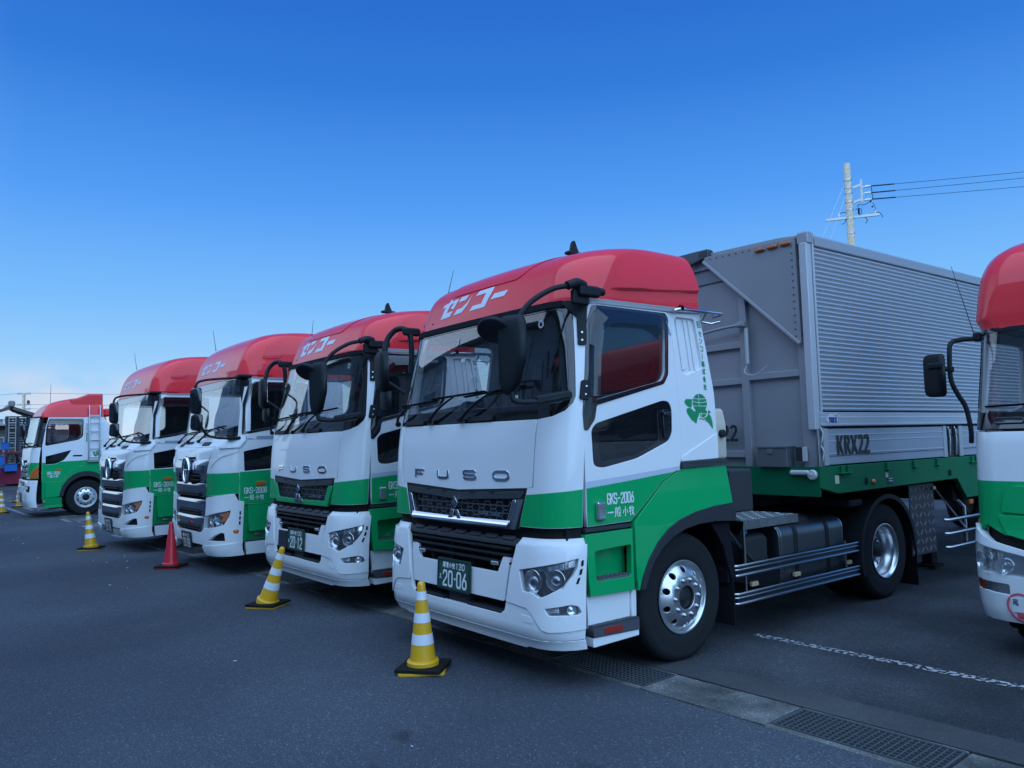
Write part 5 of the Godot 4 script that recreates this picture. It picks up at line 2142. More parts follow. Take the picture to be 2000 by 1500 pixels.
func make_chrome_tractor() -> Node3D:
	var t := thing("tractor_unit", "white", "truck", Vector3.ZERO, 0.0, "white, green and red tractor units parked in a row")
	var cab := chrome_cab()
	var F := cab.front
	var b := MB.new()
	b.panel(F, [[P([-1.40, .36, 1.40, .36, 1.40, 1.96, -1.40, 1.96]), Color(.008, .009, .011)]], [], -.06, .0, .15)
	b.col = Color(.01, .011, .013)
	b.box(Vector3(0, .8, -.6), Vector3(1.9, .8, .6))
	b.box(Vector3(0, 1.12, -.9), Vector3(2.36, .1, 1.2))
	part("inner_shell", b, M.matt, t)
	# hood panel under the windscreen
	b = MB.new()
	b.panel(F, [[P([-.86, 1.825, -.80, 1.665, -.28, 1.645, -.24, 1.69, .24, 1.69, .28, 1.645, .80, 1.665, .86, 1.825]), WHITE]], [], .004, .03, .12)
	b.panel(F, [[P([-1.02, 1.838, 1.02, 1.838, 1.10, 1.93, 1.14, 1.97, -1.14, 1.97, -1.10, 1.93]), WHITE]], [], .0, .03, .12)
	var hood := part("hood_panel", b, M.paint, t)
	b = MB.new()
	b.col = Color(.02, .022, .026)
	b.panel(F, [[rnd(rect(-.75, 1.89, -.2, 1.915), .01), b.col], [rnd(rect(.34, 1.855, .62, 1.90), .015), b.col], [rnd(rect(-.80, 1.85, -.62, 1.885), .012), b.col]], [], .012, .012, .2)
	part("cowl_vent", b, M.plastic, hood)
	# corner panels
	for s: float in [1.0, -1.0]:
		var m := func(p: PackedVector2Array) -> PackedVector2Array: return p if s > 0 else mir(p)
		var corner := P([.70, 1.115, 1.385, 1.165, 1.395, 1.6, 1.40, 2.0, 1.375, 2.3, 1.31, 2.80, 1.235, 2.80, 1.29, 2.3, 1.325, 2.06, 1.30, 2.0, 1.18, 1.97, 1.11, 1.93, 1.035, 1.84, .875, 1.82, .82, 1.62, .745, 1.34])
		b = MB.new()
		b.panel(F, two_tone(m.call(corner), [-1.6, 1.46, -.7, 1.445, .7, 1.445, 1.6, 1.46], WHITE, GREEN), [], .004, .035, .09, [[m.call(corner), WHITE]])
		var cp := part("corner_panel", b, M.paint, t)
		b = MB.new()
		b.panel(F, [[m.call(rnd(P([1.06, 1.80, 1.38, 1.815, 1.38, 1.93, 1.16, 1.92, 1.08, 1.86]), .02)), WHITE]], [], .03, .03, .1)
		b.panel(F, [[m.call(P([.93, 1.53, 1.0, 1.60, 1.12, 1.68, 1.37, 1.76, 1.37, 1.785, 1.08, 1.70, .97, 1.62])), WHITE]], [], .014, .014, .1)
		part("mirror_foot", b, M.paint, cp)
	# chrome face: four bands, each a sloping bright lip over a dark slot
	var bands := [[1.315, 1.655, .80, .70], [1.105, 1.30, .735, .70], [.83, 1.06, .73, .70], [.615, .815, .70, .62]]
	for q: Array in bands:
		var y0: float = q[0]
		var y1: float = q[1]
		var xt: float = q[2]
		var xb: float = q[3]
		var lip := func(x: float, y: float) -> Vector3:
			var p := cab.front(x, y)
			var f := clampf((y1 - y) / (y1 - y0), 0, 1)
			p.z += .024 * sin(minf(f * 5.0, 1.0) * PI * .5) - .006 * f
			return p
		b = MB.new()
		var ym := lerpf(y0, y1, .42)
		var out := P([-xt, y1, -xb - .02, ym, -xb, y0, -xb + .16, y0, -.55, y0 + (y1 - y0) * .12, -.52, ym - .01, .52, ym - .01, .55, y0 + (y1 - y0) * .12, xb - .16, y0, xb, y0, xb + .02, ym, xt, y1])
		b.panel(lip, [[out, Color(.36, .38, .43)]], [], .0, .05, .06)
		var band := part("chrome_band", b, M.chrome, t)
		b = MB.new()
		b.col = Color(.02, .022, .026)
		for k in 2:
			b.box(Vector3(0, lerpf(y0, ym, .25 + .4 * k), .005), Vector3(1.08, .018, .05), .005)
		b.box(Vector3(0, (y0 + ym) / 2, -.05), Vector3(1.3, (ym - y0), .03))
		part("slot_bar", b, M.plastic, band)
	b = MB.new()
	b.col = Color(.76, .78, .81)
	var ring := []
	for k in 33:
		var a := TAU * k / 32.0
		ring.append(Vector3(  .135 * cos(a), 1.495 + .182 * sin(a), .05))
	b.tube(ring, .03, 10)
	b.box(Vector3(0, 1.495, .05), Vector3(.25, .03, .03), .012)
	b.col = Color(.02, .022, .026)
	b.xf = Transform3D(Basis(), Vector3(0, 1.495, .012))
	b.prism(ring2(0, 0, .13, 24, .175), .0, .03, .0)
	b.xf = Transform3D()
	part("badge", b, M.chrome, t)
	# bumper
	var hl := rnd(P([.70, .655, .72, .83, 1.27, .93, 1.255, .84, 1.19, .72, 1.10, .695, .80, .655]), .012)
	var fog := rnd(P([.86, .49, 1.0, .555, 1.155, .62, 1.20, .61, 1.215, .50, 1.20, .49]), .012)
	var bum := P([-1.41, .29, -.74, .29, -.65, .42, -.45, .42, .45, .42, .65, .42, .74, .29, 1.41, .29, 1.43, .5, 1.43, 1.04, 1.35, 1.06, 1.31, 1.155, .745, 1.095, .735, .83, .70, .645, .58, .585, -.58, .585, -.70, .645, -.735, .83, -.745, 1.095, -1.31, 1.155, -1.35, 1.06, -1.43, 1.04, -1.43, .5])
	b = MB.new()
	b.panel(F, [[bum, WHITE]], [hl, mir(hl), fog, mir(fog)], .02, .06, .09)
	var bumper := part("bumper", b, M.paint, t)
	for s: float in [1.0, -1.0]:
		b = MB.new()
		var lp := P([1.41, .29, .74, .29, .66, .40, 1.41, .47])
		b.panel(F, [[lp if s > 0 else mir(lp), WHITE]], [], .032, .02, .1)
		part("bumper_lip", b, M.paint, bumper)
	for s: float in [1.0, -1.0]:
		for y: float in [.885, .815, .745]:
			b = MB.new()
			var v := rect(1.375, y - .024, 1.395, y + .024)
			b.panel(F, [[v if s > 0 else mir(v), Color(.01, .011, .013)]], [], .0215, .0, .2)
			part("bumper_vent", b, M.plastic, bumper)
		b = MB.new()
		b.panel(F, [[fog if s > 0 else mir(fog), Color(.012, .013, .016)]], [], -.03, .0, .2)
		part("bumper_duct", b, M.plastic, bumper)
	for s: float in [1.0, -1.0]:
		lamp_round(t, "turn_lamp", F, Vector2(1.345 * s, .625), .045, M.lens_orange)
		var h: PackedVector2Array = hl if s > 0 else mir(hl)
		b = MB.new()
		b.panel(F, [[h, Color(.010, .011, .014)]], [], -.035, .0, .1)
		var lamp := part("headlight", b, M.gloss, t)
		b = MB.new()
		for q: Array in [[.95, .775, .05], [1.09, .78, .055]]:
			var o := b.at(F, Vector2(q[0] * s, q[1]), -.03)
			var tx := Vector3.UP.cross(o[1]).normalized()
			b.xf = Transform3D(Basis(tx, o[1], tx.cross(o[1])), o[0])
			b.col = Color(.6, .63, .66)
			var R: float = q[2]
			b.lathe([Vector2(R, .035), Vector2(R * .8, .012), Vector2(R * .4, .0), Vector2(0, .0)], 20, 0, TAU, .6)
			b.lathe([Vector2(R * .5, .0), Vector2(R * .45, .03), Vector2(0, .04)], 16, 0, TAU, .6)
			b.xf = Transform3D()
		for q: PackedVector2Array in [P([.865, .80, .885, .80, .965, .69, .94, .69]), P([.94, .69, .965, .69, 1.03, .84, 1.01, .84]), P([1.05, .70, 1.14, .71, 1.16, .74, 1.06, .73])]:
			b.panel(F, [[q if s > 0 else mir(q), Color(.85, .88, .92)]], [], -.004, .012, .1)
		part("reflector", b, M.reflector, lamp)
		b = MB.new()
		var am := P([1.10, .87, 1.245, .905, 1.235, .84, 1.19, .77, 1.13, .76, 1.17, .83])
		b.panel(F, [[am if s > 0 else mir(am), Color.WHITE]], [], .002, .015, .1)
		part("turn_lens", b, M.lens_orange, lamp)
		b = MB.new()
		b.panel(F, [[h, Color.WHITE]], [], .016, .0, .08)
		part("lens", b, M.clear, lamp)
	# windscreen
	var ws := P([-1.32, 2.06, -1.295, 2.01, -1.17, 1.98, -1.10, 1.972, 1.10, 1.972, 1.17, 1.98, 1.295, 2.01, 1.32, 2.06, 1.285, 2.3, 1.23, 2.83, -1.23, 2.83, -1.285, 2.3])
	var ws_in := rnd(P([-1.275, 2.07, -1.22, 2.01, 1.22, 2.01, 1.275, 2.07, 1.235, 2.35, 1.12, 2.72, -1.12, 2.72, -1.235, 2.35]), .08)
	b = MB.new()
	b.panel(F, [[ws, Color(.008, .009, .011)]], [ws_in], -.004, .012, .1)
	b.panel(F, [[P([1.0, 2.835, 1.32, 2.80, 1.33, 2.72, 1.23, 2.70, 1.1, 2.78]), Color(.01, .011, .013)], [mir(P([1.0, 2.835, 1.32, 2.80, 1.33, 2.72, 1.23, 2.70, 1.1, 2.78])), Color(.01, .011, .013)]], [], .012, .012, .1)
	part("windscreen_surround", b, M.gloss, t)
	b = MB.new()
	b.panel(F, [[ws_in, Color.WHITE]], [], -.006, .0, .08)
	b.panel(F, [[ws_in, Color.WHITE]], [], -.011, .0, .08)
	part("windscreen", b, M.glass, t)
	wipers(t, F, [[-.98, 1.90, -.62, 2.06, .7, .03], [-.42, 1.90, .02, 2.08, .75, .02], [.12, 1.90, .52, 2.10, .85, .06]])
	# roof
	var rs := roof_shell("roof_fairing", t, cab, [2.835, 2.95, 3.12, 3.27, 3.38, 3.45, 3.50, 3.54, 3.57, 3.593, 3.61], 2.15, .05, 50)
	roof_sign(rs, F, -.12, 3.0, .95, Color(.62, .68, .78))
	b = MB.new()
	b.col = RED
	for s: float in [1.0, -1.0]:
		var S0: Callable = cab.side if s > 0 else cab.lside
		var blister := P([.50, 2.86, .62, 3.0, .80, 3.02, .98, 3.10, 1.04, 3.28, .98, 3.34, .86, 3.37, .80, 3.30, .62, 2.98])
		b.panel(S0, [[rnd(P([.44, 2.87, .56, 3.02, .84, 3.07, .82, 2.87]), .04) if s > 0 else mir(rnd(P([.44, 2.87, .56, 3.02, .84, 3.07, .82, 2.87]), .04)), RED]], [], .02, .03, .08)
		b.panel(S0, [[rnd(P([.68, 3.12, .95, 3.14, 1.02, 3.26, .98, 3.33, .78, 3.34]), .05) if s > 0 else mir(rnd(P([.68, 3.12, .95, 3.14, 1.02, 3.26, .98, 3.33, .78, 3.34]), .05)), RED]], [], .012, .02, .08)
	part("fairing_pressing", b, M.paint, rs)
	whip(t, "whip_aerial", Vector3(-.80, 3.45, -.65), Vector3(-.86, 3.80, -.62), .004)
	# flanks
	var door := P([.33, 1.0, .80, 1.0, .95, 1.15, 1.18, 1.34, 1.42, 1.46, 1.42, 2.75, 1.38, 2.81, .52, 2.81, .44, 2.76, .36, 2.3, .33, 2.0])
	var win := rnd(P([.405, 2.035, .80, 2.10, 1.30, 2.24, 1.34, 2.30, 1.34, 2.70, 1.30, 2.74, .60, 2.74, .50, 2.69, .43, 2.45]), .04)
	var low := rnd(P([.395, 1.47, .80, 1.49, 1.15, 1.56, 1.25, 1.80, 1.22, 1.90, .80, 1.835, .385, 1.76]), .02)
	for s: float in [1.0, -1.0]:
		var S: Callable = cab.side if s > 0 else cab.lside
		var m := func(p: PackedVector2Array) -> PackedVector2Array: return p if s > 0 else mir(p)
		b = MB.new()
		var line := [.2, 1.46, .33, 1.465, 1.5, 1.50]
		if s < 0:
			line = [-1.5, 1.50, -.33, 1.465, -.2, 1.46]
		b.panel(S, two_tone(m.call(door), line, WHITE, GREEN), [m.call(win), m.call(low)], .004, .035, .11, [[m.call(door), WHITE]])
		var d := part("door", b, M.paint, t)
		b = MB.new()
		b.panel(S, [[m.call(win), Color.WHITE]], [], -.012, .0, .12)
		b.panel(S, [[m.call(win), Color.WHITE]], [], -.017, .0, .12)
		part("door_window", b, M.glass, d)
		b = MB.new()
		b.panel(S, [[m.call(low), Color.WHITE]], [], -.006, .0, .12)
		part("lower_window", b, M.tinted, d)
		b = MB.new()
		var wo := rnd(P([.375, 2.0, .80, 2.07, 1.33, 2.22, 1.37, 2.28, 1.37, 2.74, 1.33, 2.77, .57, 2.77, .47, 2.71, .40, 2.45]), .03)
		b.panel(S, [[m.call(wo), Color(.012, .014, .018)]], [m.call(win)], .008, .012, .12)
		part("window_frame", b, M.gloss, d)
		b = MB.new()
		b.panel(S, [[m.call(rect(.42, 1.925, 1.40, 1.975)), Color(.30, .34, .42)]], [], .006, .0, .2)
		part("door_band", b, M.print, d)
		b = MB.new()
		b.panel(S, [[m.call(P([1.432, 1.47, 1.96, 1.50, 1.96, 2.80, 1.40, 2.81, 1.432, 2.75])), WHITE]], [], .0, .03, .15)
		part("quarter_panel", b, M.paint, t)
		b = MB.new()
		var SW := func(u: float, y: float) -> Vector3:
			var p: Vector3 = S.call(u, y)
			p.x = s * 1.26
			return p
		var wing := PackedVector2Array([Vector2(1.96, 1.49), Vector2(1.42, 1.45), Vector2(1.19, 1.33), Vector2(.95, 1.13), Vector2(.82, .99), Vector2(.83, .6)])
		for k in 9:
			var a := lerpf(2.75, 1.1, k / 8.0)
			wing.append(Vector2(1.42 - .64 * -cos(a) * 1.0, .50 + .66 * sin(a)))
		wing.append(Vector2(1.98, 1.2))
		b.panel(SW, [[m.call(wing), GREEN]], [], .0, .05, .1)
		part("front_wing", b, M.paint, t)
		b = MB.new()
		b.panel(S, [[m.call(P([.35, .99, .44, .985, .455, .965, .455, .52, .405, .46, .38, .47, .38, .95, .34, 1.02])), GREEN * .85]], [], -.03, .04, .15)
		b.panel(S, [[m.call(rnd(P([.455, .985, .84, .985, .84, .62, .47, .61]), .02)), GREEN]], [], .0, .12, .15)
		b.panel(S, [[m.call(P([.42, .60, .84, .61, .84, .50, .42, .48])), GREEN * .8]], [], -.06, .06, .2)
		b.panel(S, [[m.call(P([.43, .46, .84, .465, .84, .29, .43, .29])), WHITE]], [], .0, .06, .2)
		b.panel(S, [[m.call(P([.43, .465, .84, .47, .84, .495, .43, .492])), Color(.06, .065, .07)]], [], .0, .1, .2)
		part("step_box", b, M.paint, t)
		b = MB.new()
		b.panel(S, [[m.call(rnd(rect(.57, 1.265, .70, 1.315), .01)), Color.WHITE]], [], .02, .018, .2)
		part("turn_lamp", b, M.lens_orange, t)
		b = MB.new()
		b.col = Color(.6, .62, .65)
		b.box(Vector3(1.19 * s, .565, -.62), Vector3(.04, .06, .12), .012)
		part("side_lamp", b, M.reflector, t)
		b = MB.new()
		b.panel(S, [[m.call(P([.48, 2.812, 1.95, 2.822, 1.95, 2.84, .48, 2.83])), Color(.30, .32, .35)]], [], .014, .02, .2)
		part("drip_rail", b, M.paint, t)
		b = MB.new()
		var vis := P([.40, 2.40, .445, 2.46, .52, 2.66, .60, 2.70, 1.30, 2.70, 1.36, 2.66, 1.36, 2.755, .58, 2.76, .48, 2.71, .40, 2.45])
		b.panel(S, [[m.call(vis), Color.WHITE]], [], .03, .02, .12)
		part("wind_deflector", b, M.smoke, d)
		make_wheel(t, 1.225 * s, 1.42, s, 0)
		make_wheel(t, 1.20 * s, 4.8, s, 1)
		b = MB.new()
		b.panel(S, [[m.call(P([.42, 1.2, 1.8, 1.2, 1.8, 2.80, .62, 2.80, .45, 2.1])), Color(.03, .033, .038)]], [m.call(win), m.call(low)], -.06, .0, .15)
		part("door_lining", b, M.matt, t)
		if s < 0:
			continue
		# stacked mirrors on a long looped arm
		b = MB.new()
		b.col = Color(.014, .016, .02)
		b.tube(curve([Vector3(1.16 * s, 2.83, -.40), Vector3(1.17 * s, 2.81, -.15), Vector3(1.17 * s, 2.77, .16), Vector3(1.16 * s, 2.70, .25), Vector3(1.15 * s, 2.50, .26), Vector3(1.12 * s, 2.22, .20), Vector3(1.11 * s, 2.02, .10), Vector3(1.12 * s, 1.965, -.02), Vector3(1.17 * s, 1.95, -.16), Vector3(1.21 * s, 1.95, -.30)], 5), .017, 8)
		b.box(Vector3(1.14 * s, 2.85, -.42), Vector3(.2, .05, .2), .02)
		b.box(Vector3(1.2 * s, 1.95, -.26), Vector3(.12, .05, .18), .015)
		part("mirror_arm", b, M.plastic, t)
		var o1 := rnd(rect(-.09, -.185, .09, .185), .05, 5)
		var o2 := rnd(P([-.10, -.11, .09, -.13, .10, .11, -.07, .12]), .05, 5)
		var x1 := Transform3D(Basis(Vector3.UP, deg_to_rad(18 * s)), Vector3(1.17 * s, 2.48, .23))
		var x2 := Transform3D(Basis(Vector3.UP, deg_to_rad(18 * s)), Vector3(1.18 * s, 2.18, .22))
		b = MB.new()
		b.col = Color(.014, .016, .02)
		mirror_head(b, x1, o1, .08)
		mirror_glass(part("door_mirror", b, M.gloss, t), x1, o1)
		b = MB.new()
		b.col = Color(.014, .016, .02)
		mirror_head(b, x2, o2, .09)
		mirror_glass(part("lower_mirror", b, M.gloss, t), x2, o2)
	b = MB.new()
	b.col = WHITE
	b.flat(Vector3(-1.22, 1.2, -1.96), Vector3(1.22, 1.2, -1.96), Vector3(1.2, 2.84, -1.96), Vector3(-1.2, 2.84, -1.96), Vector3(0, 0, -1))
	part("cab_back", b, M.paint, t)
	interior(t, 1.25, 1.97, 2.80, .30, 1.92, -.60)
	b = MB.new()
	b.col = Color(.014, .015, .018)
	for s: float in [1.0, -1.0]:
		b.box(Vector3(.42 * s, .86, -3.1), Vector3(.09, .26, 5.2))
		b.box(Vector3(.95 * s, .62, -2.9), Vector3(.5, .5, .9), .08)
	b.box(Vector3(0, .52, -1.42), Vector3(1.7, .14, .14), .03)
	b.box(Vector3(0, .75, -1.6), Vector3(.9, .7, 1.3), .1)
	b.tube([Vector3(-.9, .515, -4.8), Vector3(.9, .515, -4.8)], .13, 12)
	part("chassis_frame", b, M.rubber, t)
	return t

func dress_chrome(t: Node3D, number: String, unit: String, kana: String) -> void:
	var cab := chrome_cab()
	var off := func(x: float, y: float) -> Vector3: return cab.front(x, y) + Vector3(0, 0, .03)
	plate_on(t, off, -.02, .44, number, kana)
	var b := MB.new()
	b.col = Color(.72, .76, .80)
	write(b, cab.side, unit, Vector2(.40, 1.155), .030, .078, .0105, .042, .006)
	b.pen(cab.side, PEN["一"], Vector2(.40, 1.06), Vector2(.06, .07), .010, .006)
	write(b, cab.side, "般", Vector2(.475, 1.055), .062, .076, .0072, .07, .006, false, false)
	write(b, cab.side, "小牧", Vector2(.56, 1.055), .055, .074, .0078, .066, .006, false, false)
	part("unit_lettering", b, M.print, t)

# ---------------------------------------------------------------- the older tractor at the far end, with a ladder on its flank
func make_ladder_tractor(label: String) -> Node3D:
	var t := thing("tractor_unit", label, "truck", Vector3.ZERO, 0.0, "white, green and red tractor units parked in a row")
	var cab := Cab.new()
	cab.T = tab
	cab.d0 = [.28, .06, .5, .0, 1.05, .03, 1.1, .05, 1.5, .05, 1.95, .09, 2.05, .13, 2.80, .27, 2.9, .31, 3.05, .38, 3.18, .48, 3.27, .62, 3.34, .85, 3.40, 1.12, 3.44, 1.38]
	cab.w = [.28, 1.235, 1.0, 1.245, 2.0, 1.245, 2.84, 1.22, 3.05, 1.18, 3.2, 1.12, 3.34, 1.02, 3.44, .8]
	cab.r = [.28, .22, 2.0, .22, 2.84, .22, 3.2, .24, 3.44, .3]
	cab.an = .98
	cab.cn = .36
	var F := cab.front
	var b := MB.new()
	b.panel(F, [[P([-1.32, .36, 1.32, .36, 1.32, 1.96, -1.32, 1.96]), Color(.008, .009, .011)]], [], -.06, .0, .2)
	b.col = Color(.01, .011, .013)
	b.box(Vector3(0, .8, -.9), Vector3(1.9, .8, 1.2))
	part("inner_shell", b, M.matt, t)
	b = MB.new()
	b.panel(F, two_tone(P([.62, 1.10, 1.33, 1.10, 1.33, 1.97, -1.33, 1.97, -1.33, 1.10, -.62, 1.10, -.62, 1.62, .62, 1.62]), [-1.4, 1.55, 1.4, 1.55], WHITE, GREEN), [], .0, .03, .12)
	part("front_panel", b, M.paint, t)
	b = MB.new()
	for k in 3:
		b.panel(F, [[P([-.60, 1.14 + k * .15, .60, 1.14 + k * .15, .60, 1.25 + k * .15, -.60, 1.25 + k * .15]), Color(.7, .72, .75)]], [], .01 , .04, .12)
	b.col = Color(.75, .77, .8)
	var ring := []
	for k in 25:
		ring.append(Vector3(.13 * cos(TAU * k / 24.0), 1.47 + .15 * sin(TAU * k / 24.0), -.01))
	b.tube(ring, .022, 8)
	part("chrome_band", b, M.chrome, t)
	b = MB.new()
	var hl := rnd(rect(.75, .72, 1.16, .90), .04)
	b.panel(F, [[P([-1.31, .30, 1.31, .30, 1.33, .5, 1.33, 1.05, -1.33, 1.05, -1.33, .5]), WHITE]], [hl, mir(hl), rect(-.6, .86, .6, 1.0)], .02, .06, .12)
	b.panel(F, [[rect(-.6, .86, .6, 1.0), Color(.02, .022, .026)], [hl, Color(.02, .022, .026)], [mir(hl), Color(.02, .022, .026)]], [], -.02, .0, .2)
	part("bumper", b, M.paint, t)
	for s: float in [1.0, -1.0]:
		lamp_round(t, "headlight", F, Vector2(.98 * s, .81), .075, M.reflector)
		b = MB.new()
		var am := rnd(P([1.06, 1.115, 1.325, 1.115, 1.325, 1.44, 1.27, 1.42, 1.16, 1.30]), .03)
		b.panel(F, [[am if s > 0 else mir(am), Color.WHITE]], [], .014, .02, .08)
		part("turn_lamp", b, M.lens_orange, t)
	var ws := rnd(P([-1.22, 2.03, 1.22, 2.03, 1.20, 2.82, -1.20, 2.82]), .05)
	var wi := rnd(P([-1.18, 2.06, 1.18, 2.06, 1.14, 2.76, -1.14, 2.76]), .06)
	b = MB.new()
	b.panel(F, [[ws, Color(.01, .011, .013)]], [wi], .0, .02, .12)
	part("windscreen_surround", b, M.gloss, t)
	b = MB.new()
	b.panel(F, [[wi, Color.WHITE]], [], -.004, .0, .1)
	b.panel(F, [[wi, Color.WHITE]], [], -.009, .0, .1)
	part("windscreen", b, M.glass, t)
	wipers(t, F, [[-.9, 1.98, -.5, 2.10, .7, .03], [-.2, 1.98, .3, 2.10, .75, .02]])
	var rs := roof_shell("roof_fairing", t, cab, [2.83, 2.9, 3.05, 3.18, 3.27, 3.33, 3.38, 3.42, 3.44], 1.91, .02, 36)
	b = MB.new()
	b.col = RED
	b.xf = Transform3D(Basis(Vector3(0, 0, -1), Vector3(0, 1, 0), Vector3(1, 0, 0)), Vector3.ZERO)
	b.prism(P([1.05, 3.36, 1.25, 3.40, 1.52, 3.52, 1.90, 3.53, 1.91, 2.9, 1.05, 2.9]), -1.12, 1.12, .05)
	b.xf = Transform3D()
	b.box(Vector3(0, 2.98, -2.05), Vector3(2.2, .22, .25), .04)
	part("deflector_crest", b, M.paint, rs)
	whip(t, "whip_aerial", Vector3(-.6, 3.2, -.75), Vector3(-.5, 3.9, -.75), .006)
	var door := P([.36, 1.0, .86, 1.0, 1.0, 1.2, 1.2, 1.38, 1.415, 1.45, 1.415, 2.82, .50, 2.82, .42, 2.4, .36, 2.0])
	var win := rnd(P([.455, 2.05, 1.25, 2.21, 1.34, 2.30, 1.35, 2.72, .53, 2.755, .48, 2.5]), .06)
	var low := rnd(P([.44, 1.48, .70, 1.50, .90, 1.60, 1.0, 1.74, 1.09, 1.89, .44, 1.72]), .02)
	for s: float in [1.0, -1.0]:
		var S: Callable = cab.side if s > 0 else cab.lside
		var m := func(p: PackedVector2Array) -> PackedVector2Array: return p if s > 0 else mir(p)
		b = MB.new()
		var line := [.2, 1.535, 1.5, 1.585, 2.2, 1.60] if s > 0 else [-2.2, 1.60, -1.5, 1.585, -.2, 1.535]
		b.panel(S, two_tone(m.call(door), line, WHITE, GREEN), [m.call(win), m.call(low)], .004, .035, .15, [[m.call(door), WHITE]])
		var d := part("door", b, M.paint, t)
		b = MB.new()
		b.panel(S, [[m.call(win), Color.WHITE]], [], -.012, .0, .2)
		b.panel(S, [[m.call(win), Color.WHITE]], [], -.017, .0, .2)
		part("door_window", b, M.glass, d)
		b = MB.new()
		b.panel(S, [[m.call(low), Color.WHITE]], [], -.006, .0, .2)
		part("lower_window", b, M.tinted, d)
		b = MB.new()
		var wo := rnd(P([.43, 2.015, 1.26, 2.18, 1.37, 2.28, 1.385, 2.75, 1.36, 2.785, .51, 2.79, .45, 2.5]), .05)
		b.panel(S, [[m.call(wo), Color(.012, .014, .018)]], [m.call(win)], .008, .012, .15)
		part("window_frame", b, M.gloss, d)
		b = MB.new()
		b.panel(S, [[m.call(rnd(rect(1.12, 1.70, 1.36, 1.735), .015)), Color(.012, .014, .018)]], [], .012, .012, .3)
		part("door_handle", b, M.gloss, d)
		b = MB.new()
		var q := P([1.425, 1.45, 2.06, 1.45, 2.07, 2.60, 1.90, 2.84, 1.425, 2.84])
		b.panel(S, two_tone(m.call(q), line, WHITE, GREEN), [], .0, .03, .15)
		b.panel(S, [[m.call(rnd(rect(1.60, 2.15, 1.92, 2.70), .05)), WHITE]], [], .01, .01, .2)
		var qp := part("quarter_panel", b, M.paint, t)
		b = MB.new()
		if s > 0:
			emblem(b, S, Vector2(1.62, 1.63), .26, .22)
			b.col = Color(.004, .26, .10)
			write(b, S, "センコ|株式会社", Vector2(1.45, 2.60), .035, .05, .009, .068, .012, true)
			part("company_marks", b, M.print, qp)
		b = MB.new()
		var wing := PackedVector2Array([Vector2(2.0, 1.45), Vector2(1.42, 1.44), Vector2(1.21, 1.37), Vector2(1.01, 1.19), Vector2(.87, .99), Vector2(.88, .6)])
		for k in 11:
			var a := lerpf(3.0, .35, k / 10.0)
			wing.append(Vector2(1.47 + .66 * cos(a), .52 + .74 * sin(a)))
		wing.append(Vector2(2.12, 1.2))
		b.panel(S, [[m.call(wing), GREEN]], [], .012, .05, .12)
		var wg := part("front_wing", b, M.paint, t)
		b = MB.new()
		var fl := PackedVector2Array()
		for k in 13:
			var a := lerpf(3.05, .25, k / 12.0)
			fl.append(Vector2(1.47 + .67 * cos(a), .52 + .75 * sin(a)))
		for k in 13:
			var a := lerpf(.25, 3.05, k / 12.0)
			fl.append(Vector2(1.47 + .585 * cos(a), .52 + .61 * sin(a)))
		b.panel(S, [[m.call(fl), Color(.032, .037, .046)]], [], .03, .06, .12)
		part("wing_flare", b, M.plastic, wg)
		b = MB.new()
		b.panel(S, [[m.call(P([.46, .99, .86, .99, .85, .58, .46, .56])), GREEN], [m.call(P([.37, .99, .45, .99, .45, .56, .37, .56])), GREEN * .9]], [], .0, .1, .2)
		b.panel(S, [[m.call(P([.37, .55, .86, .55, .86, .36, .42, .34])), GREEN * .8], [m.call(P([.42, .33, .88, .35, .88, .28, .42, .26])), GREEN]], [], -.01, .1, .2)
		part("step_box", b, M.paint, t)
		lamp_round(t, "side_marker", S, Vector2(.42 * s, .44), .03, M.lens_orange)
		b = MB.new()
		b.panel(S, [[m.call(rnd(rect(.70, 1.30, .84, 1.34), .01)), Color.WHITE]], [], .012, .015, .2)
		part("turn_lamp", b, M.lens_orange, t)
		make_wheel(t, 1.225 * s, 1.47, s, 2)
		make_wheel(t, 1.20 * s, 4.7, s, 1)
		b = MB.new()
		b.panel(S, [[m.call(P([.46, 1.2, 1.8, 1.2, 1.8, 2.80, .62, 2.80, .48, 2.1])), Color(.03, .033, .038)]], [m.call(win), m.call(low)], -.06, .0, .2)
		part("door_lining", b, M.matt, t)
		if s < 0:
			continue
		b = MB.new()
		b.col = Color(.014, .016, .02)
		b.tube(curve([Vector3(1.15 * s, 2.84, -.35), Vector3(1.2 * s, 2.80, -.0), Vector3(1.22 * s, 2.68, .10), Vector3(1.2 * s, 2.3, .10), Vector3(1.18 * s, 2.05, -.0), Vector3(1.2 * s, 1.98, -.25)], 4), .018, 8)
		part("mirror_arm", b, M.plastic, t)
		var o1 := rnd(rect(-.10, -.19, .10, .19), .05, 4)
		var x1 := Transform3D(Basis(Vector3.UP, deg_to_rad(15 * s)), Vector3(1.24 * s, 2.45, .10))
		b = MB.new()
		b.col = Color(.014, .016, .02)
		mirror_head(b, x1, o1, .08)
		mirror_glass(part("door_mirror", b, M.gloss, t), x1, o1)
	# ladder
	b = MB.new()
	b.col = Color(.45, .47, .5)
	for d: float in [1.52, 1.80]:
		b.tube([Vector3(1.30, 1.55, -d), Vector3(1.31, 3.12, -d), Vector3(1.28, 3.17, -d)], .02, 8)
		b.tube([Vector3(1.24, 1.6, -d), Vector3(1.31, 1.6, -d)], .015, 6)
	b.box(Vector3(1.30, 1.55, -1.66), Vector3(.03, .07, .36), .005)
	b.box(Vector3(1.31, 2.86, -1.66), Vector3(.04, .06, .28), .006)
	var ld := part("ladder", b, M.steel, t)
	for k in 5:
		b = MB.new()
		b.col = Color(.45, .47, .5)
		b.tube([Vector3(1.30, 1.66 + k * .25, -1.52), Vector3(1.30, 1.66 + k * .25, -1.80)], .014, 6)
		part("rung", b, M.steel, ld)
	b = MB.new()
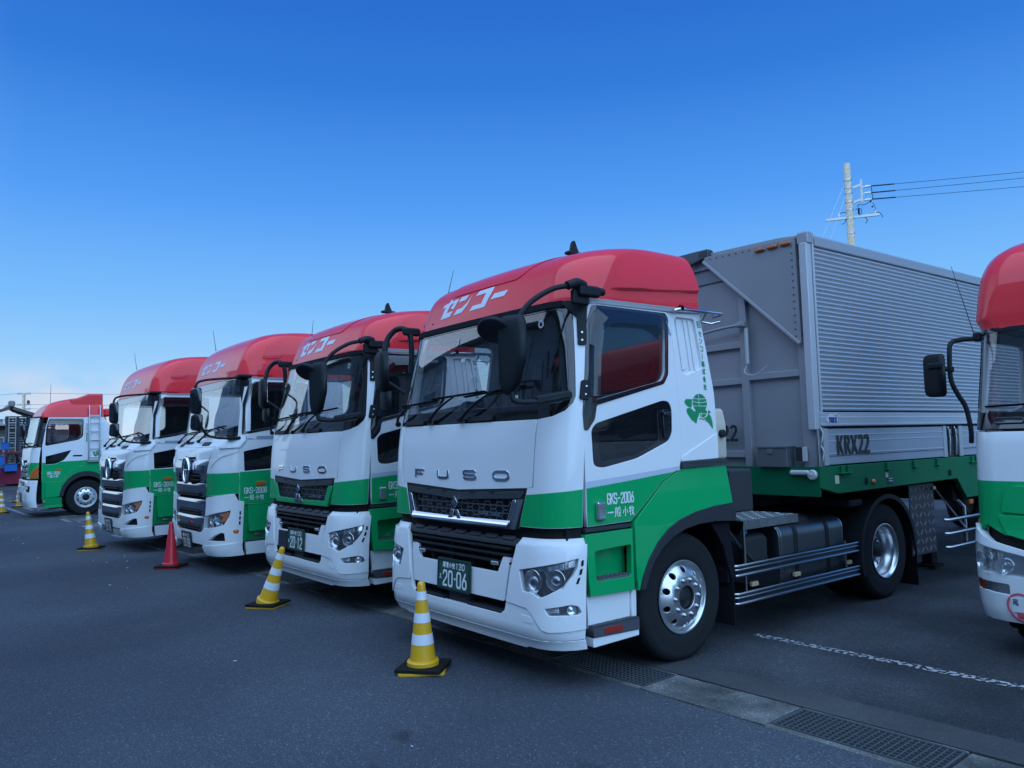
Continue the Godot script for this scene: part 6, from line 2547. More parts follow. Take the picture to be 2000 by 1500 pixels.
	b.col = WHITE
	b.flat(Vector3(-1.22, 1.2, -2.07), Vector3(1.22, 1.2, -2.07), Vector3(1.2, 2.84, -1.95), Vector3(-1.2, 2.84, -1.95), Vector3(0, 0, -1))
	part("cab_back", b, M.paint, t)
	interior(t, 1.25, 1.98, 2.80, .28, 2.0, -.60)
	b = MB.new()
	b.col = Color(.014, .015, .018)
	for s: float in [1.0, -1.0]:
		b.box(Vector3(.42 * s, .86, -3.1), Vector3(.09, .26, 5.0))
		b.box(Vector3(.95 * s, .62, -3.0), Vector3(.5, .5, .9), .08)
	b.box(Vector3(0, .75, -1.6), Vector3(.9, .7, 1.3), .1)
	b.box(Vector3(.5, .25, -.75), Vector3(.4, .1, .3), .03)
	part("chassis_frame", b, M.rubber, t)
	var off := func(x: float, y: float) -> Vector3: return cab.front(x, y) + Vector3(0, 0, .03)
	plate_on(t, off, -.02, .56, "20-02", "え")
	b = MB.new()
	b.col = Color(.72, .76, .80)
	write(b, cab.side, "GKS-2002", Vector2(.49, 1.205), .030, .075, .0105, .041, .006)
	b.pen(cab.side, PEN["一"], Vector2(.49, 1.115), Vector2(.055, .07), .010, .006)
	write(b, cab.side, "般", Vector2(.56, 1.11), .062, .076, .0085, .07, .006, false, false)
	write(b, cab.side, "小牧", Vector2(.64, 1.11), .055, .074, .0085, .066, .006, false, false)
	part("unit_lettering", b, M.print, t)
	return t

# ---------------------------------------------------------------- the older tractor at the right edge
func make_edge_tractor(label: String) -> Node3D:
	var t := thing("tractor_unit", label, "truck", Vector3.ZERO, 0.0, "white, green and red tractor units parked in a row")
	var cab := Cab.new()
	cab.T = tab
	cab.d0 = [.42, .05, .5, .02, .9, .0, 1.1, .04, 1.45, .06, 1.76, .085, 1.85, .12, 2.55, .27, 2.62, .27, 2.70, .27, 2.9, .29, 3.04, .34, 3.17, .46, 3.26, .7, 3.32, 1.0, 3.36, 1.4]
	cab.w = [.42, 1.22, .6, 1.24, 1.76, 1.24, 2.55, 1.205, 2.60, 1.22, 2.64, 1.24, 2.68, 1.235, 2.85, 1.215, 3.04, 1.18, 3.19, 1.10, 3.28, .98, 3.36, .7]
	cab.r = [.42, .24, 1.76, .22, 2.55, .2, 2.7, .2, 3.2, .24, 3.42, .3]
	cab.an = .98
	cab.cn = .36
	var F := cab.front
	var b := MB.new()
	b.panel(F, [[P([-1.32, .5, 1.32, .5, 1.32, 1.80, -1.32, 1.80]), Color(.008, .009, .011)]], [], -.06, .0, .2)
	b.col = Color(.01, .011, .013)
	b.box(Vector3(0, .9, -.9), Vector3(1.9, .9, 1.2))
	part("inner_shell", b, M.matt, t)
	for s: float in [1.0, -1.0]:
		var m := func(p: PackedVector2Array) -> PackedVector2Array: return p if s > 0 else mir(p)
		b = MB.new()
		b.panel(F, two_tone(m.call(P([1.105, 1.10, 1.33, 1.0, 1.335, 1.785, 1.09, 1.775])), [-1.4, 1.42, 1.4, 1.42], WHITE, GREEN), [], .0, .03, .1)
		part("corner_panel", b, M.paint, t)
	b = MB.new()
	var cen := P([-1.095, 1.775, -1.10, 1.105, -.96, 1.04, .96, 1.04, 1.10, 1.105, 1.095, 1.775])
	b.panel(F, two_tone(cen, [-1.4, 1.42, 1.4, 1.42], WHITE, GREEN), [], .0, .03, .1)
	var fp := part("front_panel", b, M.paint, t)
	b = MB.new()
	b.panel(F, [[rnd(P([-.94, 1.34, -.88, 1.385, .88, 1.385, .94, 1.34, .97, 1.20, .70, 1.19, -.70, 1.19, -.97, 1.20]), .02), GREEN]], [], .02, .025, .1)
	b.panel(F, [[rnd(P([-1.0, 1.17, -.72, 1.175, -.72, .99, -.94, 1.04]), .02), GREEN], [rnd(P([1.0, 1.17, .72, 1.175, .72, .99, .94, 1.04]), .02), GREEN]], [], .02, .025, .1)
	part("grille_panel", b, M.paint, fp)
	b = MB.new()
	b.panel(F, [[rect(-.70, .98, .70, 1.17), Color(.015, .017, .02)]], [], .01, .02, .15)
	part("grille", b, M.plastic, t)
	b = MB.new()
	var hl := rnd(P([.80, .745, 1.30, .77, 1.325, .955, 1.27, .975, .80, .90]), .03)
	var tl := rnd(P([.94, .62, 1.31, .64, 1.318, .715, .94, .70]), .015)
	var bum := P([-1.31, .44, 1.31, .44, 1.335, .6, 1.335, 1.06, 1.28, 1.09, 1.05, .985, .80, .93, -.80, .93, -1.05, .985, -1.28, 1.09, -1.335, 1.06, -1.335, .6])
	b.panel(F, [[bum, WHITE]], [hl, mir(hl), tl, mir(tl)], .03, .07, .1)
	part("bumper", b, M.paint, t)
	for s: float in [1.0, -1.0]:
		var m := func(p: PackedVector2Array) -> PackedVector2Array: return p if s > 0 else mir(p)
		b = MB.new()
		b.panel(F, [[m.call(hl), Color(.5, .53, .57)]], [], -.02, .0, .1)
		var lamp := part("headlight", b, M.reflector, t)
		b = MB.new()
		for q: Array in [[1.17, .84, .062], [.98, .815, .055]]:
			var o := b.at(F, Vector2(q[0] * s, q[1]), -.015)
			var tx := Vector3.UP.cross(o[1]).normalized()
			b.xf = Transform3D(Basis(tx, o[1], tx.cross(o[1])), o[0])
			b.col = Color(.75, .77, .8)
			var R: float = q[2]
			b.lathe([Vector2(R, .04), Vector2(R * .8, .014), Vector2(R * .3, .0), Vector2(.0, .0)], 20, 0, TAU, .7)
			b.lathe([Vector2(R * .3, .0), Vector2(R * .25, .035), Vector2(0, .04)], 12)
			b.xf = Transform3D()
		part("reflector", b, M.reflector, lamp)
		b = MB.new()
		b.panel(F, [[m.call(hl), Color.WHITE]], [], .032, .0, .06)
		part("lens", b, M.clear, lamp)
		b = MB.new()
		b.panel(F, [[m.call(rnd(P([1.14, .635, 1.305, .645, 1.312, .71, 1.14, .70]), .01)), Color.WHITE]], [], .026, .03, .1)
		part("turn_lamp", b, M.lens_red, t)
		b = MB.new()
		b.panel(F, [[m.call(rnd(P([.95, .625, 1.13, .633, 1.13, .70, .95, .695]), .01)), Color(.6, .62, .65)]], [], .022, .03, .1)
		part("fog_light", b, M.reflector, t)
	lamp_round(t, "side_marker", F, Vector2(-1.335, 1.10), .025, M.lens_orange)
	b = MB.new()
	b.panel(F, [[ring2(-.88, .545, .10, 30), Color(.75, .10, .14)]], [ring2(-.88, .545, .085, 30)], .034, .0, .2)
	b.panel(F, [[rect(-.945, .51, -.815, .61), Color(.75, .77, .8)]], [], .035, .0, .2)
	b.panel(F, [[rect(-.92, .475, -.84, .505), Color(.75, .10, .14)]], [], .034, .0, .2)
	b.col = Color(.12, .14, .2)
	write(b, F, "尾上", Vector2(-.93, .56), .035, .04, .006, .05, .037)
	part("round_sticker", b, M.print, t)
	b = MB.new()
	b.col = Color(.015, .016, .018)
	b.box(Vector3(0, .40, -.30), Vector3(2.1, .08, .3), .02)
	b.box(Vector3(-.98, .34, -.35), Vector3(.12, .14, .14), .03)
	b.box(Vector3(0, .75, -1.6), Vector3(.9, .7, 1.3), .1)
	for s: float in [1.0, -1.0]:
		b.box(Vector3(.42 * s, .86, -3.1), Vector3(.09, .26, 5.0))
	part("chassis_frame", b, M.rubber, t)
	var ws := rnd(P([-1.325, 1.80, 1.325, 1.80, 1.265, 2.56, -1.265, 2.56]), .04)
	var wi := rnd(P([-1.285, 1.92, 1.285, 1.92, 1.235, 2.53, -1.235, 2.53]), .07)
	b = MB.new()
	b.panel(F, [[ws, Color(.01, .011, .013)]], [wi], .0, .02, .1)
	b.panel(F, [[rnd(rect(-1.0, 1.835, -.80, 1.875), .01), Color(.02, .022, .026)]], [], .02, .02, .2)
	part("windscreen_surround", b, M.gloss, t)
	b = MB.new()
	b.panel(F, [[wi, Color.WHITE]], [], -.004, .0, .08)
	b.panel(F, [[wi, Color.WHITE]], [], -.009, .0, .08)
	part("windscreen", b, M.glass, t)
	wipers(t, F, [[-.2, 1.84, -.62, 1.97, .9, .02], [.6, 1.84, .15, 1.97, .8, .02]])
	roof_shell("roof_fairing", t, cab, [2.555, 2.60, 2.64, 2.68, 2.75, 2.92, 3.08, 3.18, 3.26, 3.32, 3.36], 1.8, .05, 50)
	whip(t, "whip_aerial", Vector3(-1.22, 2.52, -.35), Vector3(-1.33, 3.08, -.25), .0028)
	var door := P([.36, 1.0, .85, 1.0, 1.4, 1.45, 1.4, 2.55, .48, 2.55, .40, 2.2, .36, 1.8])
	var win := rnd(P([.44, 1.85, 1.3, 1.98, 1.3, 2.48, .52, 2.48]), .06)
	for s: float in [1.0, -1.0]:
		var S: Callable = cab.side if s > 0 else cab.lside
		var m := func(p: PackedVector2Array) -> PackedVector2Array: return p if s > 0 else mir(p)
		b = MB.new()
		b.panel(S, two_tone(m.call(door), [-3, 1.42, 3, 1.42], WHITE, GREEN), [m.call(win)], .0, .035, .15, [[m.call(door), WHITE]])
		b.panel(S, [[m.call(P([1.41, 1.45, 1.85, 1.45, 1.85, 2.55, 1.41, 2.55])), WHITE]], [], .0, .03, .2)
		var d := part("door", b, M.paint, t)
		b = MB.new()
		b.panel(S, [[m.call(win), Color.WHITE]], [], -.012, .0, .2)
		b.panel(S, [[m.call(win), Color.WHITE]], [], -.017, .0, .2)
		part("door_window", b, M.glass, d)
		b = MB.new()
		b.panel(S, [[m.call(P([.36, 1.0, .85, 1.0, 1.1, 1.25, 1.4, 1.44, 1.9, 1.44, 2.0, 1.1, 1.4, 1.08, 1.0, .9, .85, .55, .38, .55])), GREEN]], [], .01, .05, .15)
		part("front_wing", b, M.paint, t)
		make_wheel(t, 1.21 * s, 1.42, s, 2)
		make_wheel(t, 1.20 * s, 4.6, s, 1)
		b = MB.new()
		b.col = Color(.014, .016, .02)
		b.tube(curve([Vector3(1.19 * s, 2.50, -.34), Vector3(1.28 * s, 2.49, -.20), Vector3(1.315 * s, 2.46, -.10), Vector3(1.32 * s, 2.36, -.07), Vector3(1.32 * s, 2.18, -.07), Vector3(1.29 * s, 2.06, -.12), Vector3(1.26 * s, 1.97, -.17), Vector3(1.24 * s, 1.80, -.19), Vector3(1.255 * s, 1.70, -.22)], 5), .019, 8)
		b.box(Vector3(1.19 * s, 2.51, -.33), Vector3(.06, .07, .08), .015)
		b.tube([Vector3(1.32 * s, 2.26, -.07), Vector3(1.38 * s, 2.27, -.03)], .018, 8)
		b.box(Vector3(1.32 * s, 2.26, -.07), Vector3(.05, .05, .05), .012)
		part("mirror_arm", b, M.plastic, t)
		var o1 := rnd(rect(-.085, -.165, .085, .165), .04, 4)
		var x1 := Transform3D(Basis(Vector3.UP, deg_to_rad(-18 if s < 0 else 18)), Vector3(1.42 * s, 2.22, -.05))
		b = MB.new()
		b.col = Color(.014, .016, .02)
		mirror_head(b, x1, o1, .08)
		b.box(Vector3(1.40 * s, 2.29, .03), Vector3(.12, .05, .05), .015)
		mirror_glass(part("door_mirror", b, M.plastic, t), x1, o1)
	b = MB.new()
	b.col = WHITE
	b.flat(Vector3(-1.2, 1.2, -1.85), Vector3(1.2, 1.2, -1.85), Vector3(1.2, 2.58, -1.85), Vector3(-1.2, 2.58, -1.85), Vector3(0, 0, -1))
	part("cab_back", b, M.paint, t)
	interior(t, 1.1, 1.82, 2.56, .26, 1.8, -.60)
	# this cab stands higher on its springs than it is drawn above
	var rise := Transform3D(Basis.from_scale(Vector3(1, 1.097, 1)), Vector3(0, -.175, 0))
	for c in t.get_children():
		if not str(c.name).begins_with("wheel"):
			(c as Node3D).transform = rise * (c as Node3D).transform
	return t

# ---------------------------------------------------------------- the wing-sided semi-trailer
func make_trailer(label: String) -> Node3D:
	var t := thing("semi_trailer", label, "trailer")
	var L := 12.4
	var G := Color(.0045, .13, .055)
	var grey := Color(.27, .275, .30)
	var pale := Color(.32, .355, .42)
	var b := MB.new()
	# front wall
	b.col = grey
	b.box(Vector3(0, 2.62, -.095), Vector3(2.46, 2.30, .05))
	var wall := part("front_wall", b, M.trailer_metal, t)
	for q: Array in [[.42, .09], [-.42, .09], [1.14, .16], [-1.14, .16]]:
		b = MB.new()
		b.col = Color(.29, .295, .32)
		b.box(Vector3(q[0], 2.50, -.05), Vector3(q[1], 2.1, .07), .008)
		part("wall_post", b, M.trailer_metal, wall)
	for q: Array in [[2.41, .46, 1.06], [2.77, -.38, .38], [2.38, -.38, .38], [2.41, -1.06, -.46], [1.60, -.38, .38]]:
		b = MB.new()
		b.col = Color(.29, .295, .32)
		b.box(Vector3((q[1] + q[2]) / 2, q[0], -.055), Vector3(q[2] - q[1], .07, .06), .006)
		part("wall_rail", b, M.trailer_metal, wall)
	b = MB.new()
	b.col = Color(.22, .23, .26)
	b.box(Vector3(0, 3.60, -.09), Vector3(2.3, .2, .08), .01)
	part("head_beam", b, M.trailer_metal, wall)
	for s: float in [1.0]:
		b = MB.new()
		b.col = Color(.27, .275, .30)
		var g := P([.0, 3.79, 1.12, 3.76, 1.135, 2.69, 1.10, 2.70, -.02, 3.74])
		b.xf = Transform3D(Basis(), Vector3(0, 0, 0)) if s > 0 else Transform3D(Basis(Vector3(-1, 0, 0), Vector3(0, 1, 0), Vector3(0, 0, 1)), Vector3.ZERO)
		b.prism(g, -.02, .035, .004)
		b.col = Color(.34, .35, .38)
		b.bar(Vector3(-.02, 3.745, .035), Vector3(1.12, 2.69, .035), .03, .025, .004, Vector3(0, 0, 1))
		var gs := part("gusset_plate", b, M.trailer_metal, wall)
		b = MB.new()
		b.col = Color(.12, .125, .14)
		for k in 14:
			b.xf = Transform3D(Basis(Vector3(1 if s > 0 else -1, 0, 0), Vector3(0, 0, 1), Vector3(0, -1, 0)), Vector3(1.08 * s, 3.68 - k * .07, .035))
			b.lathe([Vector2(.011, 0), Vector2(.008, .006), Vector2(0, .008)], 8)
		for k in 12:
			b.xf = Transform3D(Basis(Vector3(1 if s > 0 else -1, 0, 0), Vector3(0, 0, 1), Vector3(0, -1, 0)), Vector3((.08 + k * .085) * s, 3.755 - .0022 * k, .035))
			b.lathe([Vector2(.011, 0), Vector2(.008, .006), Vector2(0, .008)], 8)
		var rv := part("rivet_row", b, M.trailer_metal, wall)
		rv.set_meta("kind", "stuff")
	for k in 3:
		b = MB.new()
		b.col = Color.WHITE
		b.box(Vector3(.72 + k * .15, 3.715, .05), Vector3(.125, .035, .04), .014)
		part("marker_lamp", b, M.lens_orange, t)
	b = MB.new()
	b.col = Color(.10, .105, .12)
	b.box(Vector3(-.30, 3.82, -.02), Vector3(.46, .12, .12), .01)
	b.col = Color(.05, .053, .06)
	b.box(Vector3(-.02, 3.83, -.02), Vector3(.14, .10, .12), .02)
	b.tube(curve([Vector3(-.5, 3.72, .02), Vector3(-.2, 3.74, .04), Vector3(.0, 3.79, .03)], 4), .018, 8)
	part("wing_hinge", b, M.trailer_metal, t)
	b = MB.new()
	b.col = Color(.28, .29, .32)
	b.tube(curve([Vector3(-.35, 2.90, .04), Vector3(.1, 2.955, .05), Vector3(.47, 2.97, .05)], 3), .016, 8)
	b.box(Vector3(.44, 2.975, .03), Vector3(.1, .06, .06), .01)
	b.col = Color(.42, .44, .47)
	b.tube([Vector3(.49, 2.93, .02), Vector3(.49, 2.55, .02)], .022, 8)
	b.tube(curve([Vector3(.49, 2.55, .02), Vector3(.47, 2.46, .05), Vector3(.6, 2.42, .06), Vector3(.75, 2.50, .06)], 4), .006, 6)
	part("air_line", b, M.trailer_metal, t)
	b = MB.new()
	b.col = Color(.13, .14, .15)
	b.box(Vector3(.76, 1.57, .0), Vector3(.34, .20, .14), .008)
	b.col = Color(.17, .18, .19)
	b.box(Vector3(.76, 1.675, .0), Vector3(.36, .02, .16), .004)
	b.box(Vector3(.74, 1.63, .075), Vector3(.06, .05, .01), .003)
	part("tool_box", b, M.trailer_metal, t)
	type_set(t, "fleet_number", "KRX22", .175, Vector3(.0, 1.82, -.02), Vector3(0, 0, 1), ink(Color(.015, .016, .022), "black_ink"), .82)
	b = MB.new()
	b.col = Color(.03, .032, .036)
	b.box(Vector3(1.04, 1.60, .015), Vector3(.085, .14, .02), .004)
	b.col = Color(.55, .56, .58)
	b.box(Vector3(1.10, 1.60, .02), Vector3(.05, .14, .02), .004)
	b.box(Vector3(1.05, 1.42, .05), Vector3(.22, .05, .05), .02)
	b.xf = Transform3D(Basis(Vector3(1, 0, 0), Vector3(0, 0, 1), Vector3(0, -1, 0)), Vector3(1.18, 1.40, .03))
	b.lathe([Vector2(.05, 0), Vector2(.05, .02), Vector2(.042, .03), Vector2(.012, .03), Vector2(0, .04)], 18)
	b.xf = Transform3D()
	part("front_lamps", b, M.trailer_metal, t)
	# roof and its rails
	b = MB.new()
	b.col = Color(.30, .31, .34)
	b.xf = Transform3D(Basis(), Vector3(0, 0, -L))
	b.prism(P([-1.245, 3.66, 1.245, 3.66, 1.245, 3.755, 1.215, 3.785, .9, 3.815, 0, 3.84, -.9, 3.815, -1.215, 3.785, -1.245, 3.755]), 0, L - .02, .01)
	part("roof", b, M.trailer_metal, t)
	for s: float in [1.0, -1.0]:
		b = MB.new()
		b.col = Color(.33, .345, .38)
		b.box(Vector3(1.20 * s, 3.735, -.02), Vector3(.13, .13, .12), .02)
		part("corner_cap", b, M.trailer_metal, t)
	# corrugated wings
	for s: float in [1.0, -1.0]:
		b = MB.new()
		b.col = Color(.48, .50, .53)
		b.box(Vector3(1.205 * s, 2.76, .0), Vector3(.09, 1.86, .10), .015)
		b.box(Vector3(1.252 * s, 2.82, -.06), Vector3(.016, 1.72, .03), .005)
		part("corner_post", b, M.trailer_metal, t)
		b = MB.new()
		var n := 37
		var y0 := 2.02
		var pitch := (3.655 - y0) / n
		var prof := []
		for k in n:
			for m in 10:
				var f := m / 10.0
				prof.append(Vector2(.022 * pow(sin(minf(f / .84, 1.0) * PI), .6), y0 + (k + f) * pitch))
		prof.append(Vector2(0, y0 + n * pitch))
		for i in prof.size() - 1:
			var p: Vector2 = prof[i]
			var q: Vector2 = prof[i + 1]
			var pm: Vector2 = prof[maxi(i - 1, 0)]
			var qm: Vector2 = prof[mini(i + 2, prof.size() - 1)]
			var n0 := Vector2(q.y - pm.y, -(q.x - pm.x)).normalized()
			var n1 := Vector2(qm.y - p.y, -(qm.x - p.x)).normalized()
			b.quad(Vector3((1.235 + p.x) * s, p.y, -.06), Vector3((1.235 + p.x) * s, p.y, -L), Vector3((1.235 + q.x) * s, q.y, -L), Vector3((1.235 + q.x) * s, q.y, -.06), Vector3(n0.x * s, n0.y, 0), Vector3(n0.x * s, n0.y, 0), Vector3(n1.x * s, n1.y, 0), Vector3(n1.x * s, n1.y, 0))
		part("corrugated_wing", b, M.corrugated, t)
		b = MB.new()
		b.col = Color(.33, .35, .39)
		b.box(Vector3(1.235 * s, 3.71, -L / 2 - .05), Vector3(.05, .10, L - .1), .01)
		b.col = Color(.40, .43, .48)
		b.box(Vector3(1.235 * s, 1.935, -L / 2 - .02), Vector3(.06, .14, L), .008)
		b.col = Color(.5, .53, .58)
		b.box(Vector3(1.262 * s, 1.955, -L / 2 - .02), Vector3(.012, .02, L), .004)
		b.box(Vector3(1.262 * s, 1.885, -L / 2 - .02), Vector3(.012, .02, L), .004)
		part("wing_rail", b, M.trailer_metal, t)
		b = MB.new()
		b.col = Color(.5, .52, .55)
		for k in 70:
			b.xf = Transform3D(Basis(Vector3(0, 0, 1), Vector3(s, 0, 0), Vector3(0, 1, 0)), Vector3(1.262 * s, 2.0, -.12 - k * .11))
			b.lathe([Vector2(.008, 0), Vector2(.006, .004), Vector2(0, .005)], 6)
		for c in 6:
			for k in 15:
				b.xf = Transform3D(Basis(Vector3(0, 0, 1), Vector3(s, 0, 0), Vector3(0, 1, 0)), Vector3(1.245 * s, 2.05 + k * .109, -.85 - c * 1.1))
				b.lathe([Vector2(.009, 0), Vector2(.006, .004), Vector2(0, .005)], 6)
		var rv := part("rivet_row", b, M.trailer_metal, t)
		rv.set_meta("kind", "stuff")
		# drop sides between latch posts
		for k in 4:
			var d0 := .06 + k * 2.98
			b = MB.new()
			b.col = pale
			b.box(Vector3(1.215 * s, 1.665, -(d0 + 1.34)), Vector3(.05, .36, 2.62), .008)
			b.col = Color(.46, .49, .54)
			for y: float in [1.595, 1.72, 1.78]:
				b.box(Vector3(1.241 * s, y, -(d0 + 1.34)), Vector3(.006, .012, 2.5), .002)
			b.col = Color(.03, .04, .09)
			b.box(Vector3(1.2425 * s, 1.573, -(d0 + 1.34)), Vector3(.004, .006, 2.5))
			b.col = Color(.40, .42, .46)
			for e: float in [.06, 2.62]:
				b.box(Vector3(1.235 * s, 1.665, -(d0 + e)), Vector3(.03, .37, .09), .008)
			var ds := part("drop_side", b, M.trailer_metal, t)
			for e: float in [2.73, 2.90]:
				b = MB.new()
				b.col = Color(.45, .47, .5)
				b.tube([Vector3(1.23 * s, 1.84, -(d0 + e)), Vector3(1.25 * s, 1.70, -(d0 + e)), Vector3(1.235 * s, 1.50, -(d0 + e))], .015, 8)
				b.box(Vector3(1.24 * s, 1.78, -(d0 + e)), Vector3(.05, .08, .05), .015)
				b.box(Vector3(1.235 * s, 1.58, -(d0 + e)), Vector3(.04, .10, .03), .01)
				part("latch", b, M.steel, ds)
			b = MB.new()
			b.col = Color(.05, .055, .06)
			b.box(Vector3(1.20 * s, 1.66, -(d0 + 2.815)), Vector3(.04, .38, .24), .006)
			part("latch_post", b, M.rubber, ds)
			for e: float in [.30, .42, 1.2, 1.8, 2.35]:
				b = MB.new()
				b.col = G * 1.1
				b.box(Vector3(1.262 * s, 1.43, -(d0 + e)), Vector3(.02, .09, .05), .006)
				b.box(Vector3(1.268 * s, 1.40, -(d0 + e)), Vector3(.045, .018, .14 if e < .4 else .08), .006)
				part("side_hinge", b, M.plastic, ds)
		b = MB.new()
		b.col = Color(.45, .47, .5)
		for y: float in [1.80, 1.62]:
			b.tube([Vector3(1.25 * s, y + .06, -.02), Vector3(1.27 * s, y, -.03), Vector3(1.25 * s, y - .12, -.02)], .014, 8)
		b.box(Vector3(1.24 * s, 1.66, -.0), Vector3(.03, .38, .05), .01)
		part("front_latch", b, M.steel, t)
		# green deck edge, dropping behind the king pin
		b = MB.new()
		b.xf = Transform3D(Basis(Vector3(0, 0, -1), Vector3(0, 1, 0), Vector3(1, 0, 0)), Vector3.ZERO)
		b.col = G
		var edge := P([-.02, 1.475, L, 1.475, L, .98, 3.15, .98, 2.92, 1.22, .30, 1.20, -.02, 1.27])
		b.prism(edge, 1.19 if s > 0 else -1.25, 1.25 if s > 0 else -1.19, .006)
		part("deck_edge", b, M.plastic, t)
		b = MB.new()
		b.col = Color(.6, .58, .45)
		b.box(Vector3(1.253 * s, 1.34, -.27), Vector3(.004, .08, .07))
		b.box(Vector3(1.253 * s, 1.34, -1.25), Vector3(.004, .05, .05))
		b.col = Color(.02, .03, .04)
		b.box(Vector3(1.253 * s, 1.28, -1.32), Vector3(.004, .07, .11))
		b.col = Color(.62, .65, .68)
		b.box(Vector3(1.256 * s, 1.30, -1.32), Vector3(.002, .008, .08))
		b.box(Vector3(1.256 * s, 1.275, -1.32), Vector3(.002, .008, .08))
		part("maker_plates", b, M.print, t)
		lamp_round(t, "side_marker", func(u: float, v: float) -> Vector3: return Vector3(1.252 * s, v, -u * s), Vector2(.96 * s, 1.285), .028, M.lens_orange)
		for d: float in [.82, 2.72]:
			b = MB.new()
			b.col = BLACK
			b.box(Vector3(1.255 * s, 1.30, -d), Vector3(.03, .07, .05), .015)
			part("rubber_stop", b, M.rubber, t)
		# bright chequer plate and guard bars
		b = MB.new()
		b.xf = Transform3D(Basis(Vector3(0, 1, 0), Vector3(s, 0, 0), Vector3(0, 0, 1 * -s)), Vector3(1.10 * s, 0, 0))
		b.col = Color(.10, .105, .12)
		var z0 := 2.02 if s > 0 else -2.62
		tread(b, .38, 1.18, z0, z0 + .60, 0.0, .10)
		b.xf = Transform3D()
		b.col = Color(.35, .33, .2)
		b.box(Vector3(1.16 * s, 1.13, -2.48), Vector3(.05, .05, .07), .015)
		part("chequer_guard", b, M.trailer_metal, t)
		b = MB.new()
		b.col = Color(.42, .44, .47)
		for y: float in [.42, .58, .74]:
			b.tube([Vector3(1.16 * s, y, -2.70), Vector3(1.2 * s, y, -2.74), Vector3(1.2 * s, y, -6.2)], .022, 8)
		b.tube([Vector3(1.12 * s, .40, -3.35), Vector3(1.12 * s, .85, -3.35), Vector3(.9 * s, 1.2, -3.1)], .025, 8)
		b.tube([Vector3(1.0 * s, 1.15, -2.8), Vector3(1.14 * s, .6, -3.3)], .012, 8)
		part("guard_bars", b, M.steel, t)
		b = MB.new()
		b.box(Vector3(1.22 * s, .92, -3.3), Vector3(.04, .06, .10), .012)
		part("turn_lamp", b, M.lens_orange, t)
		b = MB.new()
		b.col = Color(.02, .022, .026)
		b.box(Vector3(.55 * s, .62, -3.6), Vector3(.14, 1.1, .14), .01)
		b.box(Vector3(.55 * s, .05, -3.6), Vector3(.26, .04, .26), .01)
		part("landing_leg", b, M.rubber, t)
		for d: float in [8.6, 9.9]:
			make_wheel(t, 1.20 * s, d, s, 1)
		if s > 0:
			type_set(t, "side_number", "KRX22", .195, Vector3(1.246, 1.675, -.62), Vector3(1, 0, 0), M.black_ink, .80)
			type_set(t, "maker_lettering", "TREX", .055, Vector3(1.272, 1.928, -.22), Vector3(1, 0, 0), ink(Color(.02, .03, .25), "blue_ink"), .8)
			b = MB.new()
			var fl := func(u: float, v: float) -> Vector3: return Vector3(1.2685, v, -u)
			b.panel(fl, [[ring2(.22, 1.93, .10, 24, .045), Color(.62, .66, .72)]], [], .0, .0, .3)
			b.col = Color(.62, .66, .72)
			b.pen(fl, [[-.12, .02, -.05, .075, .08, .085, .14, .06]], Vector2(.22, 1.905), Vector2.ONE, .012, .001)
			part("maker_badge", b, M.print, t)
	# floor and frame
	b = MB.new()
	b.col = Color(.012, .014, .016)
	b.box(Vector3(0, 1.38, -L / 2), Vector3(2.38, .14, L - .1))
	b.box(Vector3(0, 2.6, -L + .05), Vector3(2.4, 2.3, .06))
	for s: float in [1.0, -1.0]:
		b.box(Vector3(.45 * s, 1.18, -L / 2), Vector3(.14, .24, L - .2))
	b.box(Vector3(0, 1.12, -1.3), Vector3(1.2, .08, 1.6))
	b.box(Vector3(0, 1.05, -7.5), Vector3(2.3, .2, 9.0))
	b.col = G * .6
	b.box(Vector3(0, 1.34, -.02), Vector3(2.44, .26, .06), .01)
	b.col = Color(.05, .052, .058)
	b.box(Vector3(.42, 1.36, .03), Vector3(.06, .06, .06), .015)
	part("trailer_frame", b, M.rubber, t)
	b = MB.new()
	b.col = G * .8
	b.box(Vector3(0, 1.33, .012), Vector3(2.48, .29, .02), .004)
	part("front_apron", b, M.plastic, t)
	return t

